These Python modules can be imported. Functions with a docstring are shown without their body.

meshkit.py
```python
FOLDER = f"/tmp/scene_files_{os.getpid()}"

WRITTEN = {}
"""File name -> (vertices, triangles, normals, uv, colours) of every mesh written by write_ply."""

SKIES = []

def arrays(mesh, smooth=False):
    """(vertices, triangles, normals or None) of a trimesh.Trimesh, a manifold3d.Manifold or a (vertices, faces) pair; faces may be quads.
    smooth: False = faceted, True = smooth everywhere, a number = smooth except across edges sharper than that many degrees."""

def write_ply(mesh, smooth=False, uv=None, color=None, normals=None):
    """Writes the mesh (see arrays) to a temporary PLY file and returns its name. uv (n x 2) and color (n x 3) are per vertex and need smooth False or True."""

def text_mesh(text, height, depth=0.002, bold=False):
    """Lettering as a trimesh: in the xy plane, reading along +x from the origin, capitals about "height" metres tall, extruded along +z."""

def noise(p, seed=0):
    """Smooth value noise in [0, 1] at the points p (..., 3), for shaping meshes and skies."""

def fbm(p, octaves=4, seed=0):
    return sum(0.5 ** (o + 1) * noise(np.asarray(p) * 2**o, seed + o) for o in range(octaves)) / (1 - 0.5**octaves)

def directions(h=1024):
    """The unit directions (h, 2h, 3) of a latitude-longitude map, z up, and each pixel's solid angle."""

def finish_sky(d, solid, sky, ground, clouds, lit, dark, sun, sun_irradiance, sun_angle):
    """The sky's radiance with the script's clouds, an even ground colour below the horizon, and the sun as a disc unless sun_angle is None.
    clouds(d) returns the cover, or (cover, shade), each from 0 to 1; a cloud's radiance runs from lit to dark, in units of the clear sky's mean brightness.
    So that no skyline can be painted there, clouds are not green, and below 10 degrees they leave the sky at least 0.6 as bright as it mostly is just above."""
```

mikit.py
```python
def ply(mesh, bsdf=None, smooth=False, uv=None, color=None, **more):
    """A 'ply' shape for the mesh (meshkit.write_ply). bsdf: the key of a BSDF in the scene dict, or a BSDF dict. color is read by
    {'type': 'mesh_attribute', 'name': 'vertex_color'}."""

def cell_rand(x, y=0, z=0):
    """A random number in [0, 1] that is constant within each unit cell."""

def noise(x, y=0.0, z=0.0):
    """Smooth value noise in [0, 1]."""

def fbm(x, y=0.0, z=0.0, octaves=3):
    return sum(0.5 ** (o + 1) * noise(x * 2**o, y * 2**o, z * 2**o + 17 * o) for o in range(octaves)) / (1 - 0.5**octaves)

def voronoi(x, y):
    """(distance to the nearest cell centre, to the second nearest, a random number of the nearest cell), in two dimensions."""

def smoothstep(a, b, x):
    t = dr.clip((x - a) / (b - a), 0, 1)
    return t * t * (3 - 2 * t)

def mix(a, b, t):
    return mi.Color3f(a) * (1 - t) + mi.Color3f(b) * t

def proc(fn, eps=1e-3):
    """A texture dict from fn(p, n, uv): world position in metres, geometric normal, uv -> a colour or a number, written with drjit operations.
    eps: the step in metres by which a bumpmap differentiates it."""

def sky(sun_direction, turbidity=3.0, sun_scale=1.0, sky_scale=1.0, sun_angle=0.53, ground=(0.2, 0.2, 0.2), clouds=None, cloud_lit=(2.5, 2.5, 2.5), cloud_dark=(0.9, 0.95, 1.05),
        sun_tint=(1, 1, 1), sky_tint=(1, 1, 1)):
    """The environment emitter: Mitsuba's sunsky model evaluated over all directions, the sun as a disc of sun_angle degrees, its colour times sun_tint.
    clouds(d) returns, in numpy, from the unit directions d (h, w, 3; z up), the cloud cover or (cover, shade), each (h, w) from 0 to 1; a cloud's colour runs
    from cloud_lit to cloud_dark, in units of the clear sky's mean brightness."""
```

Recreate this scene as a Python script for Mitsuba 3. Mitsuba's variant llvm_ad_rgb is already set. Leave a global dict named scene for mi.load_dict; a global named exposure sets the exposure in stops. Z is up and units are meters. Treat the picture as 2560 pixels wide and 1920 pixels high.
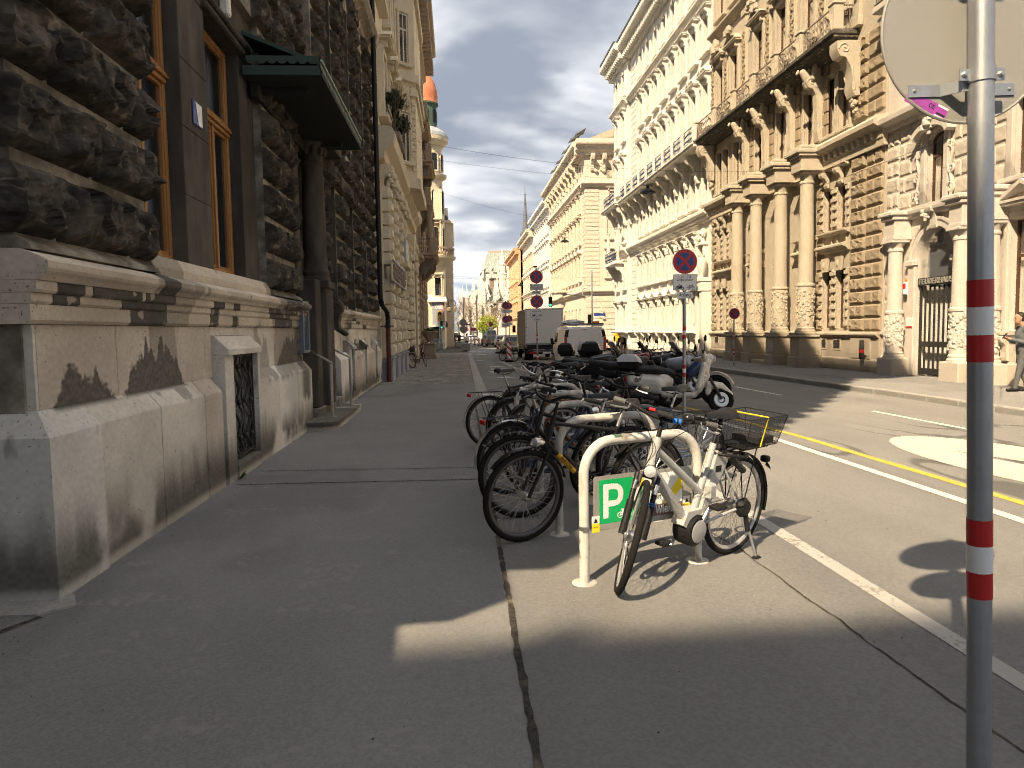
import math, random
import numpy as np
import trimesh
import manifold3d as m3
import shapely
from shapely.geometry import Polygon, box as sbox, Point, LineString
from shapely import affinity
import drjit as dr
import mitsuba as mi
import mikit
import meshkit
from mikit import proc, noise, fbm, voronoi, cell_rand, smoothstep, mix

T4 = mi.ScalarTransform4f
scene = {}
labels = {}
exposure = 2.2

# ------------------------------------------------------------------ camera (eye 1.55 m above the pavement; y runs along the street, x to the right)
def cam_basis(yaw=4.17, pitch=-4.2, roll=0.9):
    y, p, r = np.radians([yaw, pitch, roll])
    fwd = np.array([np.sin(y) * np.cos(p), np.cos(y) * np.cos(p), np.sin(p)])
    right = np.array([np.cos(y), -np.sin(y), 0.0])
    up = np.cross(right, fwd)
    return fwd, up * np.cos(r) + right * np.sin(r)
_f, _u = cam_basis()
EYE = np.array([0.0, 0.0, 1.55])
scene['camera'] = {'type': 'perspective', 'fov': 69.32, 'fov_axis': 'x', 'near_clip': 0.05, 'far_clip': 3000.0,
                   'to_world': T4().look_at(origin=EYE.tolist(), target=(EYE + _f).tolist(), up=_u.tolist())}

# ------------------------------------------------------------------ sky and sun
SUN = np.array([-0.428, -0.611, 0.665])
def clouds(d):
    el = np.arcsin(np.clip(d[..., 2], -1, 1))
    az = np.degrees(np.arctan2(d[..., 0], d[..., 1]))
    h = np.maximum(d[..., 2], 0.0) + 0.22
    q = np.stack([d[..., 0] / h, d[..., 1] / h, 0 * h], -1)
    wq = q + 0.25 * np.stack([meshkit.fbm(q * 1.7 + 5, 3, seed=31) - 0.5, meshkit.fbm(q * 1.7 + 9, 3, seed=32) - 0.5, 0 * h], -1)
    big = meshkit.fbm(wq * [0.75, 1.25, 1] + [3.1, 7.7, 0.3], 4, seed=4)
    mid = meshkit.fbm(wq * [2.0, 2.9, 1] + [1.3, 2.9, 5.0], 6, seed=9)
    fine = meshkit.fbm(wq * [5.0, 8.0, 1.0] + [8.3, 0.9, 2.0], 5, seed=21)
    t = np.clip((el - math.radians(2.0)) / math.radians(9), 0, 1)
    n = 0.45 * big + 0.38 * mid + 0.17 * fine
    cover = np.clip((n - (0.53 - 0.42 * t)) / 0.06, 0, 1)
    sun = np.clip((d @ (SUN / np.linalg.norm(SUN)) - 0.88) / 0.1, 0, 1)
    tone = 0.36 * big + 0.40 * mid + 0.24 * fine
    k = np.clip((tone - 0.395) / 0.20, 0, 1)
    shade = 1 - k * k * (3 - 2 * k)
    rim = np.clip((0.45 * mid + 0.55 * fine - 0.555) / 0.07, 0, 1)
    shade = shade * (1 - 0.8 * rim) - 0.45 * (1 - t)
    return cover * (0.97 - 0.6 * sun), np.clip(shade, 0, 1)
scene['sky'] = mikit.sky(SUN.tolist(), turbidity=3.0, sun_scale=1.42, sky_scale=0.56, clouds=clouds, cloud_lit=(4.5, 4.55, 4.65), cloud_dark=(1.62, 1.83, 2.22), sun_tint=(1.0, 0.965, 0.885), sky_tint=(0.92, 0.98, 1.05))
labels['sky'] = {'kind': 'structure', 'label': 'grey and white clouded sky with blue gaps low over the street'}

# ------------------------------------------------------------------ naming
_count = {}
def uniq(key):
    n = _count.get(key, 0)
    _count[key] = n + 1
    return key if n == 0 else f"{key}_{n:03d}"
def thing(name, label, cat, group=None, kind=None):
    key = uniq(name)
    labels[key] = {'label': label}
    if cat: labels[key]['category'] = cat
    if group: labels[key]['group'] = group
    if kind: labels[key]['kind'] = kind
    return key
def M4(a=None):
    return T4(np.asarray(a, float).tolist()) if a is not None else T4()
class Shape:
    """a ply dict of a mesh, to be placed any number of times"""
    def __init__(s, mesh, smooth=False): s.d = mikit.ply(mesh.mesh() if isinstance(mesh, MB) else mesh, None, smooth=smooth)
def put(key, mesh, mat, smooth=False, tw=None, label=None, kind=None):
    d = dict(mesh.d) if isinstance(mesh, Shape) else mikit.ply(mesh.mesh() if isinstance(mesh, MB) else mesh, None, smooth=smooth)
    d['bsdf'] = {'type': 'ref', 'id': mat}
    if tw is not None: d['to_world'] = M4(tw)
    scene[key] = d
    if label or kind:
        labels.setdefault(key, {})
        if label: labels[key]['label'] = label
        if kind: labels[key]['kind'] = kind
    return key
def part(parent, name, mesh, mat, smooth=False, tw=None, label=None, kind=None):
    return put(uniq(parent + '__' + name), mesh, mat, smooth, tw, label, kind)
def struct(name, mesh, mat, label, smooth=False):
    k = uniq(name)
    labels[k] = {'kind': 'structure', 'label': label}
    return put(k, mesh, mat, smooth)

# ------------------------------------------------------------------ mesh building
def trans(x=0, y=0, z=0):
    m = np.eye(4); m[:3, 3] = (x, y, z); return m
def rot(axis, deg):
    a = np.asarray(axis, float); a = a / np.linalg.norm(a)
    return trimesh.transformations.rotation_matrix(math.radians(deg), a)
def rz(deg): return rot((0, 0, 1), deg)
def scl(x, y=None, z=None):
    y = x if y is None else y; z = x if z is None else z
    return np.diag([x, y, z, 1.0])
def xf(m, v):
    v = np.asarray(v, float); return v @ m[:3, :3].T + m[:3, 3]
_BOXF = np.array([[0, 2, 3], [0, 3, 1], [4, 5, 7], [4, 7, 6], [0, 1, 5], [0, 5, 4], [2, 6, 7], [2, 7, 3], [0, 4, 6], [0, 6, 2], [1, 3, 7], [1, 7, 5]])
def _cb(b):
    p = []
    for sx in (-1, 1):
        for sy in (-1, 1):
            for sz in (-1, 1):
                for k in range(3): p.append((sx, sy, sz, k))
    return p
_CBP = np.array(_cb(0))
def _cbv(h, b):
    v = _CBP[:, :3] * h
    out = v.astype(float).copy()
    for k in range(3):
        m = _CBP[:, 3] == k
        for a in range(3):
            if a != k: out[m, a] -= _CBP[m, a] * b
    return out
def _fixhull(pts):
    h = trimesh.convex.convex_hull(pts)
    d = ((h.vertices[:, None] - pts[None]) ** 2).sum(-1).argmin(1)
    return d[h.faces]
_CBF = _fixhull(_cbv(np.ones(3), 0.2))
class MB:
    def __init__(s, m=None): s.v, s.f, s.n, s.m = [], [], 0, m
    def add(s, v, f, m=None):
        v = np.asarray(v, float).reshape(-1, 3); f = np.asarray(f, int)
        if f.shape[1] == 4: f = np.vstack([f[:, [0, 1, 2]], f[:, [0, 2, 3]]])
        if m is not None:
            v = xf(m, v)
            if np.linalg.det(m[:3, :3]) < 0: f = f[:, ::-1]
        s.v.append(v); s.f.append(f + s.n); s.n += len(v); return s
    def addm(s, t, m=None):
        if isinstance(t, MB): t = t.mesh()
        return s.add(t.vertices, t.faces, m)
    def box(s, a, b, c, d, e, g, m=None):
        v = np.array([[x, y, z] for x in (a, b) for y in (c, d) for z in (e, g)], float)
        return s.add(v, _BOXF, m)
    def cbox(s, a, b, c, d, e, g, bev=0.01, m=None):
        h = np.array([b - a, d - c, g - e]) / 2
        return s.add(_cbv(h, min(bev, h.min() * 0.8)) + np.array([a + b, c + d, e + g]) / 2, _CBF, m)
    def tube(s, pts, r, n=8, cap=True, m=None, closed=False):
        p = np.asarray(pts, float); k = len(p); r = np.broadcast_to(np.asarray(r, float), (k,))
        if closed: t = np.roll(p, -1, 0) - np.roll(p, 1, 0)
        else: t = np.gradient(p, axis=0)
        t /= np.linalg.norm(t, axis=1, keepdims=True) + 1e-12
        ref = np.array([0, 0, 1.0]) if abs(t[0, 2]) < 0.9 else np.array([1.0, 0, 0])
        a = np.cross(t[0], ref); a /= np.linalg.norm(a)
        A = [a]
        for i in range(1, k):
            a = A[-1] - t[i] * (A[-1] @ t[i]); a /= np.linalg.norm(a) + 1e-12; A.append(a)
        A = np.array(A); B = np.cross(t, A)
        g = np.arange(n) * 2 * np.pi / n
        v = (p[:, None] + r[:, None, None] * (np.cos(g)[None, :, None] * A[:, None] + np.sin(g)[None, :, None] * B[:, None])).reshape(-1, 3)
        kk = k if closed else k - 1
        i, j = np.meshgrid(np.arange(kk), np.arange(n), indexing='ij'); i2 = (i + 1) % k
        q = np.stack([i * n + j, i * n + (j + 1) % n, i2 * n + (j + 1) % n, i2 * n + j], -1).reshape(-1, 4)
        f = np.vstack([q[:, [0, 1, 2]], q[:, [0, 2, 3]]])
        if cap and not closed:
            c = len(v); v = np.vstack([v, p[:1], p[-1:]]); jj = np.arange(n)
            f = np.vstack([f, np.stack([np.full(n, c), (jj + 1) % n, jj], 1), np.stack([np.full(n, c + 1), (k - 1) * n + jj, (k - 1) * n + (jj + 1) % n], 1)])
        return s.add(v, f, m)
    def rod(s, a, b, r, n=8, m=None): return s.tube([a, b], r, n, True, m)
    def lathe(s, prof, n=16, m=None, a0=0.0, a1=2 * np.pi):
        p = np.asarray(prof, float); k = len(p); full = abs(a1 - a0 - 2 * np.pi) < 1e-6
        g = a0 + (a1 - a0) * np.arange(n + (0 if full else 1)) / n; nn = len(g)
        v = np.stack([p[:, None, 0] * np.cos(g), p[:, None, 0] * np.sin(g), np.broadcast_to(p[:, None, 1], (k, nn))], -1).reshape(-1, 3)
        i, j = np.meshgrid(np.arange(k - 1), np.arange(n), indexing='ij'); j2 = (j + 1) % nn
        q = np.stack([i * nn + j, i * nn + j2, (i + 1) * nn + j2, (i + 1) * nn + j], -1).reshape(-1, 4)
        return s.add(v, q, m)
    def ext(s, poly, h0, h1, m=None):
        """a shapely polygon in the first two axes, extruded along the third from h0 to h1"""
        for g in getattr(poly, 'geoms', [poly]):
            if g.area < 1e-9: continue
            t = trimesh.creation.extrude_polygon(g, h1 - h0, engine='earcut')
            v = np.array(t.vertices); v[:, 2] += h0
            s.add(v, t.faces, m)
        return s
    def sphere(s, c, r, n=10, m=None):
        t = trimesh.creation.uv_sphere(1.0, count=[n, 2 * n]); r = np.broadcast_to(np.asarray(r, float), (3,))
        return s.add(np.array(t.vertices) * r + np.asarray(c, float), t.faces, m)
    def grid(s, fn, nu, nv, m=None):
        u, v = np.meshgrid(np.linspace(0, 1, nu + 1), np.linspace(0, 1, nv + 1), indexing='ij')
        P = fn(u, v).reshape(-1, 3)
        i, j = np.meshgrid(np.arange(nu), np.arange(nv), indexing='ij'); w = nv + 1
        q = np.stack([i * w + j, (i + 1) * w + j, (i + 1) * w + j + 1, i * w + j + 1], -1).reshape(-1, 4)
        return s.add(P, q, m)
    def mesh(s):
        v = np.vstack(s.v); f = np.vstack(s.f)
        if s.m is not None:
            v = xf(s.m, v)
            if np.linalg.det(s.m[:3, :3]) < 0: f = f[:, ::-1]
        return trimesh.Trimesh(v, f, process=False)
def torus(R, r, n=40, k=8):
    g = np.arange(n) * 2 * np.pi / n
    return np.stack([R * np.cos(g), 0 * g, R * np.sin(g)], 1)
def arc(c, r, a0, a1, n, plane='xz'):
    g = np.radians(np.linspace(a0, a1, n)); x, z = r * np.cos(g), r * np.sin(g)
    o = np.zeros((n, 3)); i, j = {'xz': (0, 2), 'xy': (0, 1), 'yz': (1, 2)}[plane]
    o[:, i], o[:, j] = x, z
    return o + np.asarray(c, float)
def spline(pts, n=8):
    p = np.asarray(pts, float); P = np.vstack([2 * p[0] - p[1], p, 2 * p[-1] - p[-2]]); out = []
    for i in range(1, len(P) - 2):
        for t in np.linspace(0, 1, n, endpoint=False):
            a, b, c, d = P[i - 1:i + 3]
            out.append(0.5 * (2 * b + (c - a) * t + (2 * a - 5 * b + 4 * c - d) * t ** 2 + (3 * b - a - 3 * c + d) * t ** 3))
    out.append(p[-1]); return np.array(out)
def text(s, h, depth=0.004, bold=False): return meshkit.text_mesh(s, h, depth, bold)
def text_c(s, h, depth=0.004, bold=False, width=None):
    t = text(s, h, depth, bold); b = t.bounds
    t.apply_translation([-(b[0, 0] + b[1, 0]) / 2, -(b[0, 1] + b[1, 1]) / 2, 0])
    if width: t.apply_scale([width / (b[1, 0] - b[0, 0]), 1, 1])
    return t
def blob(chain, k=0.03, it=6):
    """union of hulls of sphere pairs [(p, r, q, s), ...], refined and smoothed: bodies, limbs"""
    parts = []
    for p, r, q, t in chain:
        a = m3.Manifold.sphere(r, 14).translate(list(map(float, p))); b = m3.Manifold.sphere(t, 14).translate(list(map(float, q)))
        parts.append(m3.Manifold.batch_hull([a, b]))
    u = m3.Manifold.batch_boolean(parts, m3.OpType.Add)
    if k: u = u.refine_to_length(k)
    mm = u.to_mesh(); t = trimesh.Trimesh(mm.vert_properties[:, :3], mm.tri_verts, process=True)
    if it: trimesh.smoothing.filter_taubin(t, iterations=it)
    return t
def hull(pts): return trimesh.convex.convex_hull(np.asarray(pts, float))

# ------------------------------------------------------------------ materials
def mat(name, d, two=True):
    scene[name] = {'type': 'twosided', 'b': d} if two else d
    return name
def rgb(c): return {'type': 'rgb', 'value': [float(x) for x in c]}
def plain(name, c, rough=0.5, metal=0.0, coat=0.0, spec=0.5):
    d = {'type': 'principled', 'base_color': rgb(c), 'roughness': rough, 'metallic': metal, 'specular': spec}
    if coat: d['clearcoat'] = coat; d['clearcoat_gloss'] = 0.9
    return mat(name, d)
def procm(name, fn, rough=0.85, bump=None, bscale=1.0, eps=2e-3, metal=0.0, spec=0.3):
    d = {'type': 'principled', 'base_color': proc(fn), 'roughness': rough, 'metallic': metal, 'specular': spec}
    if bump is not None: d = {'type': 'bumpmap', 'arbitrary': proc(bump, eps=eps), 'scale': bscale, 'b': d}
    return mat(name, d)
def stucco(name, c, dirt=0.25, dark=(0.13, 0.11, 0.09), scale=1.0, bump=0.0, rough=0.9):
    c = tuple(c)
    def fn(p, n, uv):
        a = fbm(p.x * 0.55 * scale, p.y * 0.55 * scale, p.z * 0.55 * scale, 4)
        st = fbm(p.x * 2.2, p.y * 2.2, p.z * 0.35, 3)
        fi = noise(p.x * 14, p.y * 14, p.z * 14)
        k = smoothstep(0.48, 0.80, 0.55 * a + 0.45 * st) * dirt
        base = mi.Color3f(c) * (0.86 + 0.20 * a + 0.08 * (fi - 0.5))
        return mix(base, dark, k)
    bm = (lambda p, n, uv: fbm(p.x * 9, p.y * 9, p.z * 9, 3)) if bump else None
    return procm(name, fn, rough, bm, bump or 1.0, eps=6e-3)
# ------------------------------------------------------------------ the materials of the place
def f_asphalt(p, n, uv):
    big = fbm(p.x * 0.35, p.y * 0.22, 1.5, 4); mid = fbm(p.x * 2.1, p.y * 1.6, 3.0, 3)
    g = noise(p.x * 95, p.y * 95, 2.0); g2 = noise(p.x * 240, p.y * 240, 5.0)
    sp = smoothstep(0.93, 0.97, noise(p.x * 60, p.y * 60, 9.0))
    v = 0.172 + 0.055 * (big - 0.5) + 0.028 * (mid - 0.5) + 0.040 * (g - 0.5) + 0.03 * (g2 - 0.5)
    st = smoothstep(0.60, 0.74, fbm(p.x * 0.8 + 7, p.y * 0.5 + 2, 0.0, 4)) * 0.16
    spot = smoothstep(0.80, 0.86, noise(p.x * 4.1 + 3, p.y * 4.1, 7.0)) * smoothstep(0.5, 0.7, noise(p.x * 31, p.y * 31, 1.0))
    c = mi.Color3f(v * 1.01, v * 0.995, v * 0.965) * (1 - st)
    c = mix(c, (0.26, 0.25, 0.23), sp * 0.35)
    return mix(c, (0.24, 0.23, 0.21), spot * 0.35)
def b_asphalt(p, n, uv): return noise(p.x * 95, p.y * 95, 2.0) + 0.6 * noise(p.x * 240, p.y * 240, 5.0)
procm('m_asphalt', f_asphalt, 0.9, b_asphalt, 0.0016, eps=1.5e-3)
def f_road(p, n, uv):
    big = fbm(p.x * 0.9, p.y * 0.10, 4.5, 4); mid = fbm(p.x * 1.7, p.y * 0.9, 8.0, 3); g = noise(p.x * 80, p.y * 80, 2.0)
    v = 0.155 + 0.07 * (big - 0.5) + 0.03 * (mid - 0.5) + 0.035 * (g - 0.5)
    crack = smoothstep(0.030, 0.008, dr.abs(fbm(p.x * 0.7 + 3, p.y * 0.3, 2.0, 4) - 0.5)) * smoothstep(0.45, 0.6, noise(p.x * 0.4, p.y * 0.15, 3.0))
    return mi.Color3f(v * 1.01, v * 0.995, v * 0.96) * (1 - 0.45 * crack)
procm('m_road', f_road, 0.88, lambda p, n, uv: noise(p.x * 80, p.y * 80, 2.0), 0.0016, eps=2e-3)
def f_joint(p, n, uv):
    g = noise(p.x * 60, p.y * 60, 3.0); a = fbm(p.x * 8, p.y * 8, 1.0, 3)
    return mix((0.03, 0.028, 0.026), (0.16, 0.14, 0.10), smoothstep(0.5, 0.85, a) * 0.7 + 0.3 * (g - 0.3))
procm('m_joint', f_joint, 0.95)
def f_paint(c, wear):
    c = tuple(c)
    def fn(p, n, uv):
        a = fbm(p.x * 3, p.y * 3, 2.0, 4); g = noise(p.x * 55, p.y * 55, 2.0)
        k = smoothstep(0.55, 0.8, 0.6 * a + 0.4 * g) * wear
        return mix(mi.Color3f(c) * (0.9 + 0.2 * a), (0.14, 0.135, 0.125), k)
    return fn
procm('m_line', f_paint((0.46, 0.455, 0.42), 0.5), 0.8)
procm('m_line_old', f_paint((0.34, 0.33, 0.31), 0.75), 0.85)
procm('m_line_yellow', f_paint((0.47, 0.32, 0.055), 0.5), 0.8)
procm('m_thermo', f_paint((0.44, 0.395, 0.335), 0.30), 0.8)
def f_paver(p, n, uv):
    a = fbm(p.x * 1.2, p.y * 1.2, 0.0, 3); r = cell_rand(dr.floor(p.x * 4.1), dr.floor(p.y * 4.9), 3.0); g = noise(p.x * 40, p.y * 40, 0.0)
    v = 0.17 + 0.10 * (r - 0.5) + 0.06 * (a - 0.5) + 0.03 * (g - 0.5)
    return mi.Color3f(v * 1.04, v * 0.98, v * 0.90)
procm('m_paver', f_paver, 0.9)
def f_kerb(p, n, uv):
    a = fbm(p.x * 6, p.y * 2, p.z * 6, 3); g = noise(p.x * 70, p.y * 70, p.z * 70)
    v = 0.24 + 0.10 * (a - 0.5) + 0.08 * (g - 0.5)
    return mi.Color3f(v * 1.03, v, v * 0.93)
procm('m_kerb', f_kerb, 0.9)
def f_dark(p, n, uv):
    a = fbm(p.x * 3.1, p.y * 3.1, p.z * 3.1, 4); b = fbm(p.x * 11, p.y * 11, p.z * 11, 3); c = noise(p.x * 45, p.y * 45, p.z * 45)
    v = mix((0.026, 0.024, 0.022), (0.100, 0.086, 0.070), smoothstep(0.35, 0.72, 0.55 * a + 0.45 * b))
    pale = smoothstep(0.64, 0.74, 0.5 * fbm(p.x * 5 + 9, p.y * 5, p.z * 5, 3) + 0.5 * b)
    v = mix(v, (0.26, 0.22, 0.165), pale * 0.55)
    return v * (0.75 + 0.5 * c)
procm('m_dark_rough', f_dark, 0.95, lambda p, n, uv: fbm(p.x * 26, p.y * 26, p.z * 26, 3), 0.010, eps=4e-3, spec=0.2)
def f_smooth_dark(p, n, uv):
    a = fbm(p.x * 1.4, p.y * 1.4, p.z * 0.8, 4); b = fbm(p.x * 9, p.y * 9, p.z * 2.0, 3); c = noise(p.x * 60, p.y * 60, p.z * 60)
    v = mix((0.036, 0.032, 0.028), (0.090, 0.079, 0.064), smoothstep(0.3, 0.75, 0.6 * a + 0.4 * b))
    return v * (0.88 + 0.24 * c)
procm('m_dark_smooth', f_smooth_dark, 0.85, spec=0.3)
def f_mortar(p, n, uv):
    a = fbm(p.x * 4, p.y * 4, p.z * 4, 4); b = noise(p.x * 50, p.y * 50, p.z * 50)
    return mix((0.085, 0.074, 0.06), (0.26, 0.235, 0.195), smoothstep(0.3, 0.7, a)) * (0.85 + 0.3 * b)
procm('m_mortar', f_mortar, 0.95)
def pale_stone(lo, hi, grime_lo, grime_hi, thr):
    def fn(p, n, uv):
        a = fbm(p.x * 1.1, p.y * 1.1, p.z * 1.1, 4); b = noise(p.x * 38, p.y * 38, p.z * 38)
        pit = smoothstep(0.80, 0.88, noise(p.x * 85, p.y * 85, p.z * 50)) * smoothstep(0.4, 0.7, fbm(p.x * 4, p.y * 4, p.z * 4, 2))
        base = mix(lo, hi, smoothstep(0.3, 0.7, a)) * (0.90 + 0.2 * b)
        st = fbm(p.x * 7, p.y * 7, p.z * 0.9, 4)
        top = fbm(p.y * 1.3 + 4.0, p.x * 1.3, 2.0, 3)
        rise = smoothstep(0.46 + 0.30 * top, 0.10 + 0.12 * top, p.z + 0.35 * (st - 0.5)) * smoothstep(0.30, 0.46, top * 0.6 + 0.4 * fbm(p.x * 3, p.y * 3, p.z * 3, 3)) * (0.35 + 0.65 * smoothstep(0.02, 0.10, p.z))
        streak = smoothstep(thr, thr + 0.035, 0.68 * fbm(p.y * 0.95 + 1.7, p.x * 0.95, p.z * 0.42 + 3.0, 2) + 0.32 * st) * smoothstep(0.9, 1.0, p.z + 0.3 * (st - 0.5))
        bump = lambda a, w_: dr.exp(-dr.square(dr.square((p.y - a) / w_)))
        jag = noise(p.y * 19, 3.0, p.z * 1.5) * 0.45 + noise(p.y * 6, 7.0, 1.0) * 0.55
        top_ = 1.08 + 0.34 * bump(5.15, .38) * (0.3 + 0.9 * jag) + 0.50 * bump(6.35, .52) * (0.45 + 0.75 * jag) + 0.50 * bump(11.35, .75) * (0.5 + 0.6 * jag) + 0.42 * bump(19.0, 1.2) * jag
        lich = smoothstep(top_, top_ - 0.06, p.z + 0.05 * (b - 0.5)) * smoothstep(1.07, 1.11, p.z)
        end = bump(11.85, .33) * smoothstep(0.30 + 0.25 * jag, 0.46 + 0.25 * jag, p.z)
        c = mix(base, mix(grime_lo, grime_hi, b), dr.maximum(dr.maximum(rise * 0.88, lich * 0.9), dr.maximum(end * 0.85, streak * 0.5)))
        return mix(c, (0.07, 0.062, 0.05), pit * 0.7)
    return fn
procm('m_plinth', pale_stone((0.42, 0.385, 0.33), (0.58, 0.545, 0.475), (0.040, 0.038, 0.032), (0.085, 0.08, 0.065), 0.535), 0.9,
      lambda p, n, uv: fbm(p.x * 30, p.y * 30, p.z * 30, 3), 0.004, eps=3e-3)
procm('m_plinth_grey', pale_stone((0.47, 0.45, 0.41), (0.62, 0.60, 0.55), (0.040, 0.038, 0.032), (0.085, 0.08, 0.065), 0.535), 0.9,
      lambda p, n, uv: fbm(p.x * 30, p.y * 30, p.z * 30, 3), 0.004, eps=3e-3)
procm('m_plinth_warm', pale_stone((0.39, 0.34, 0.285), (0.52, 0.46, 0.39), (0.040, 0.038, 0.032), (0.085, 0.08, 0.065), 0.535), 0.9,
      lambda p, n, uv: fbm(p.x * 30, p.y * 30, p.z * 30, 3), 0.004, eps=3e-3)
procm('m_moulding', pale_stone((0.36, 0.31, 0.25), (0.50, 0.44, 0.355), (0.045, 0.042, 0.036), (0.09, 0.082, 0.068), 0.505), 0.9,
      lambda p, n, uv: fbm(p.x * 22, p.y * 22, p.z * 22, 3), 0.006, eps=3e-3)
stucco('m_cream_left', (0.60, 0.54, 0.415), 0.35, (0.17, 0.14, 0.10), 1.0)
stucco('m_plinth_blue', (0.30, 0.31, 0.35), 0.35)
stucco('m_brown', (0.36, 0.285, 0.215), 0.45, (0.12, 0.095, 0.075))
stucco('m_brown_dark', (0.22, 0.18, 0.15), 0.4, (0.08, 0.07, 0.06))
stucco('m_beige', (0.435, 0.385, 0.305), 0.30, (0.19, 0.15, 0.10), 0.8)
stucco('m_beige_block', (0.30, 0.245, 0.175), 0.35, (0.15, 0.115, 0.075), 0.9)
stucco('m_beige_plinth', (0.36, 0.315, 0.25), 0.55, (0.13, 0.11, 0.085), 1.6)
stucco('m_rose', (0.545, 0.505, 0.455), 0.18, (0.25, 0.20, 0.15))
stucco('m_rose_block', (0.51, 0.46, 0.395), 0.25, (0.25, 0.20, 0.15))
stucco('m_cream', (0.635, 0.615, 0.56), 0.14, (0.36, 0.30, 0.21))
stucco('m_yellow', (0.585, 0.525, 0.435), 0.14, (0.36, 0.27, 0.17))
stucco('m_white', (0.63, 0.62, 0.59), 0.12, (0.34, 0.30, 0.24))
stucco('m_orange', (0.56, 0.36, 0.215), 0.2, (0.28, 0.17, 0.10))
stucco('m_church', (0.60, 0.57, 0.51), 0.35, (0.21, 0.185, 0.15), 0.4)
def f_roof(p, n, uv):
    a = fbm(p.x * 0.25, p.y * 0.25, p.z * 0.25, 4); b = noise(p.x * 1.7, p.y * 1.7, p.z * 3.1)
    return mix((0.205, 0.245, 0.225), (0.32, 0.345, 0.30), 0.6 * a + 0.4 * b)
procm('m_church_roof', f_roof, 0.8)
stucco('m_roof_tile', (0.28, 0.235, 0.17), 0.3)
plain('m_red_tile', (0.42, 0.16, 0.09), 0.9)
plain('m_slate', (0.10, 0.11, 0.125), 0.6)
plain('m_zinc', (0.36, 0.385, 0.40), 0.5, 0.2)
plain('m_sheet', (0.30, 0.34, 0.35), 0.5, 0.2)
def f_copper(p, n, uv):
    a = fbm(p.x * 1.5, p.y * 1.5, p.z * 1.5, 4)
    return mix((0.42, 0.13, 0.065), (0.56, 0.22, 0.12), a)
procm('m_copper', f_copper, 0.65)
stucco('m_verdigris', (0.075, 0.125, 0.095), 0.4, (0.02, 0.03, 0.025))
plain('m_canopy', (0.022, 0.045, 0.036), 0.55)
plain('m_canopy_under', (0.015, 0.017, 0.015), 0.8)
plain('m_canopy_edge', (0.30, 0.40, 0.36), 0.55)
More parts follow.
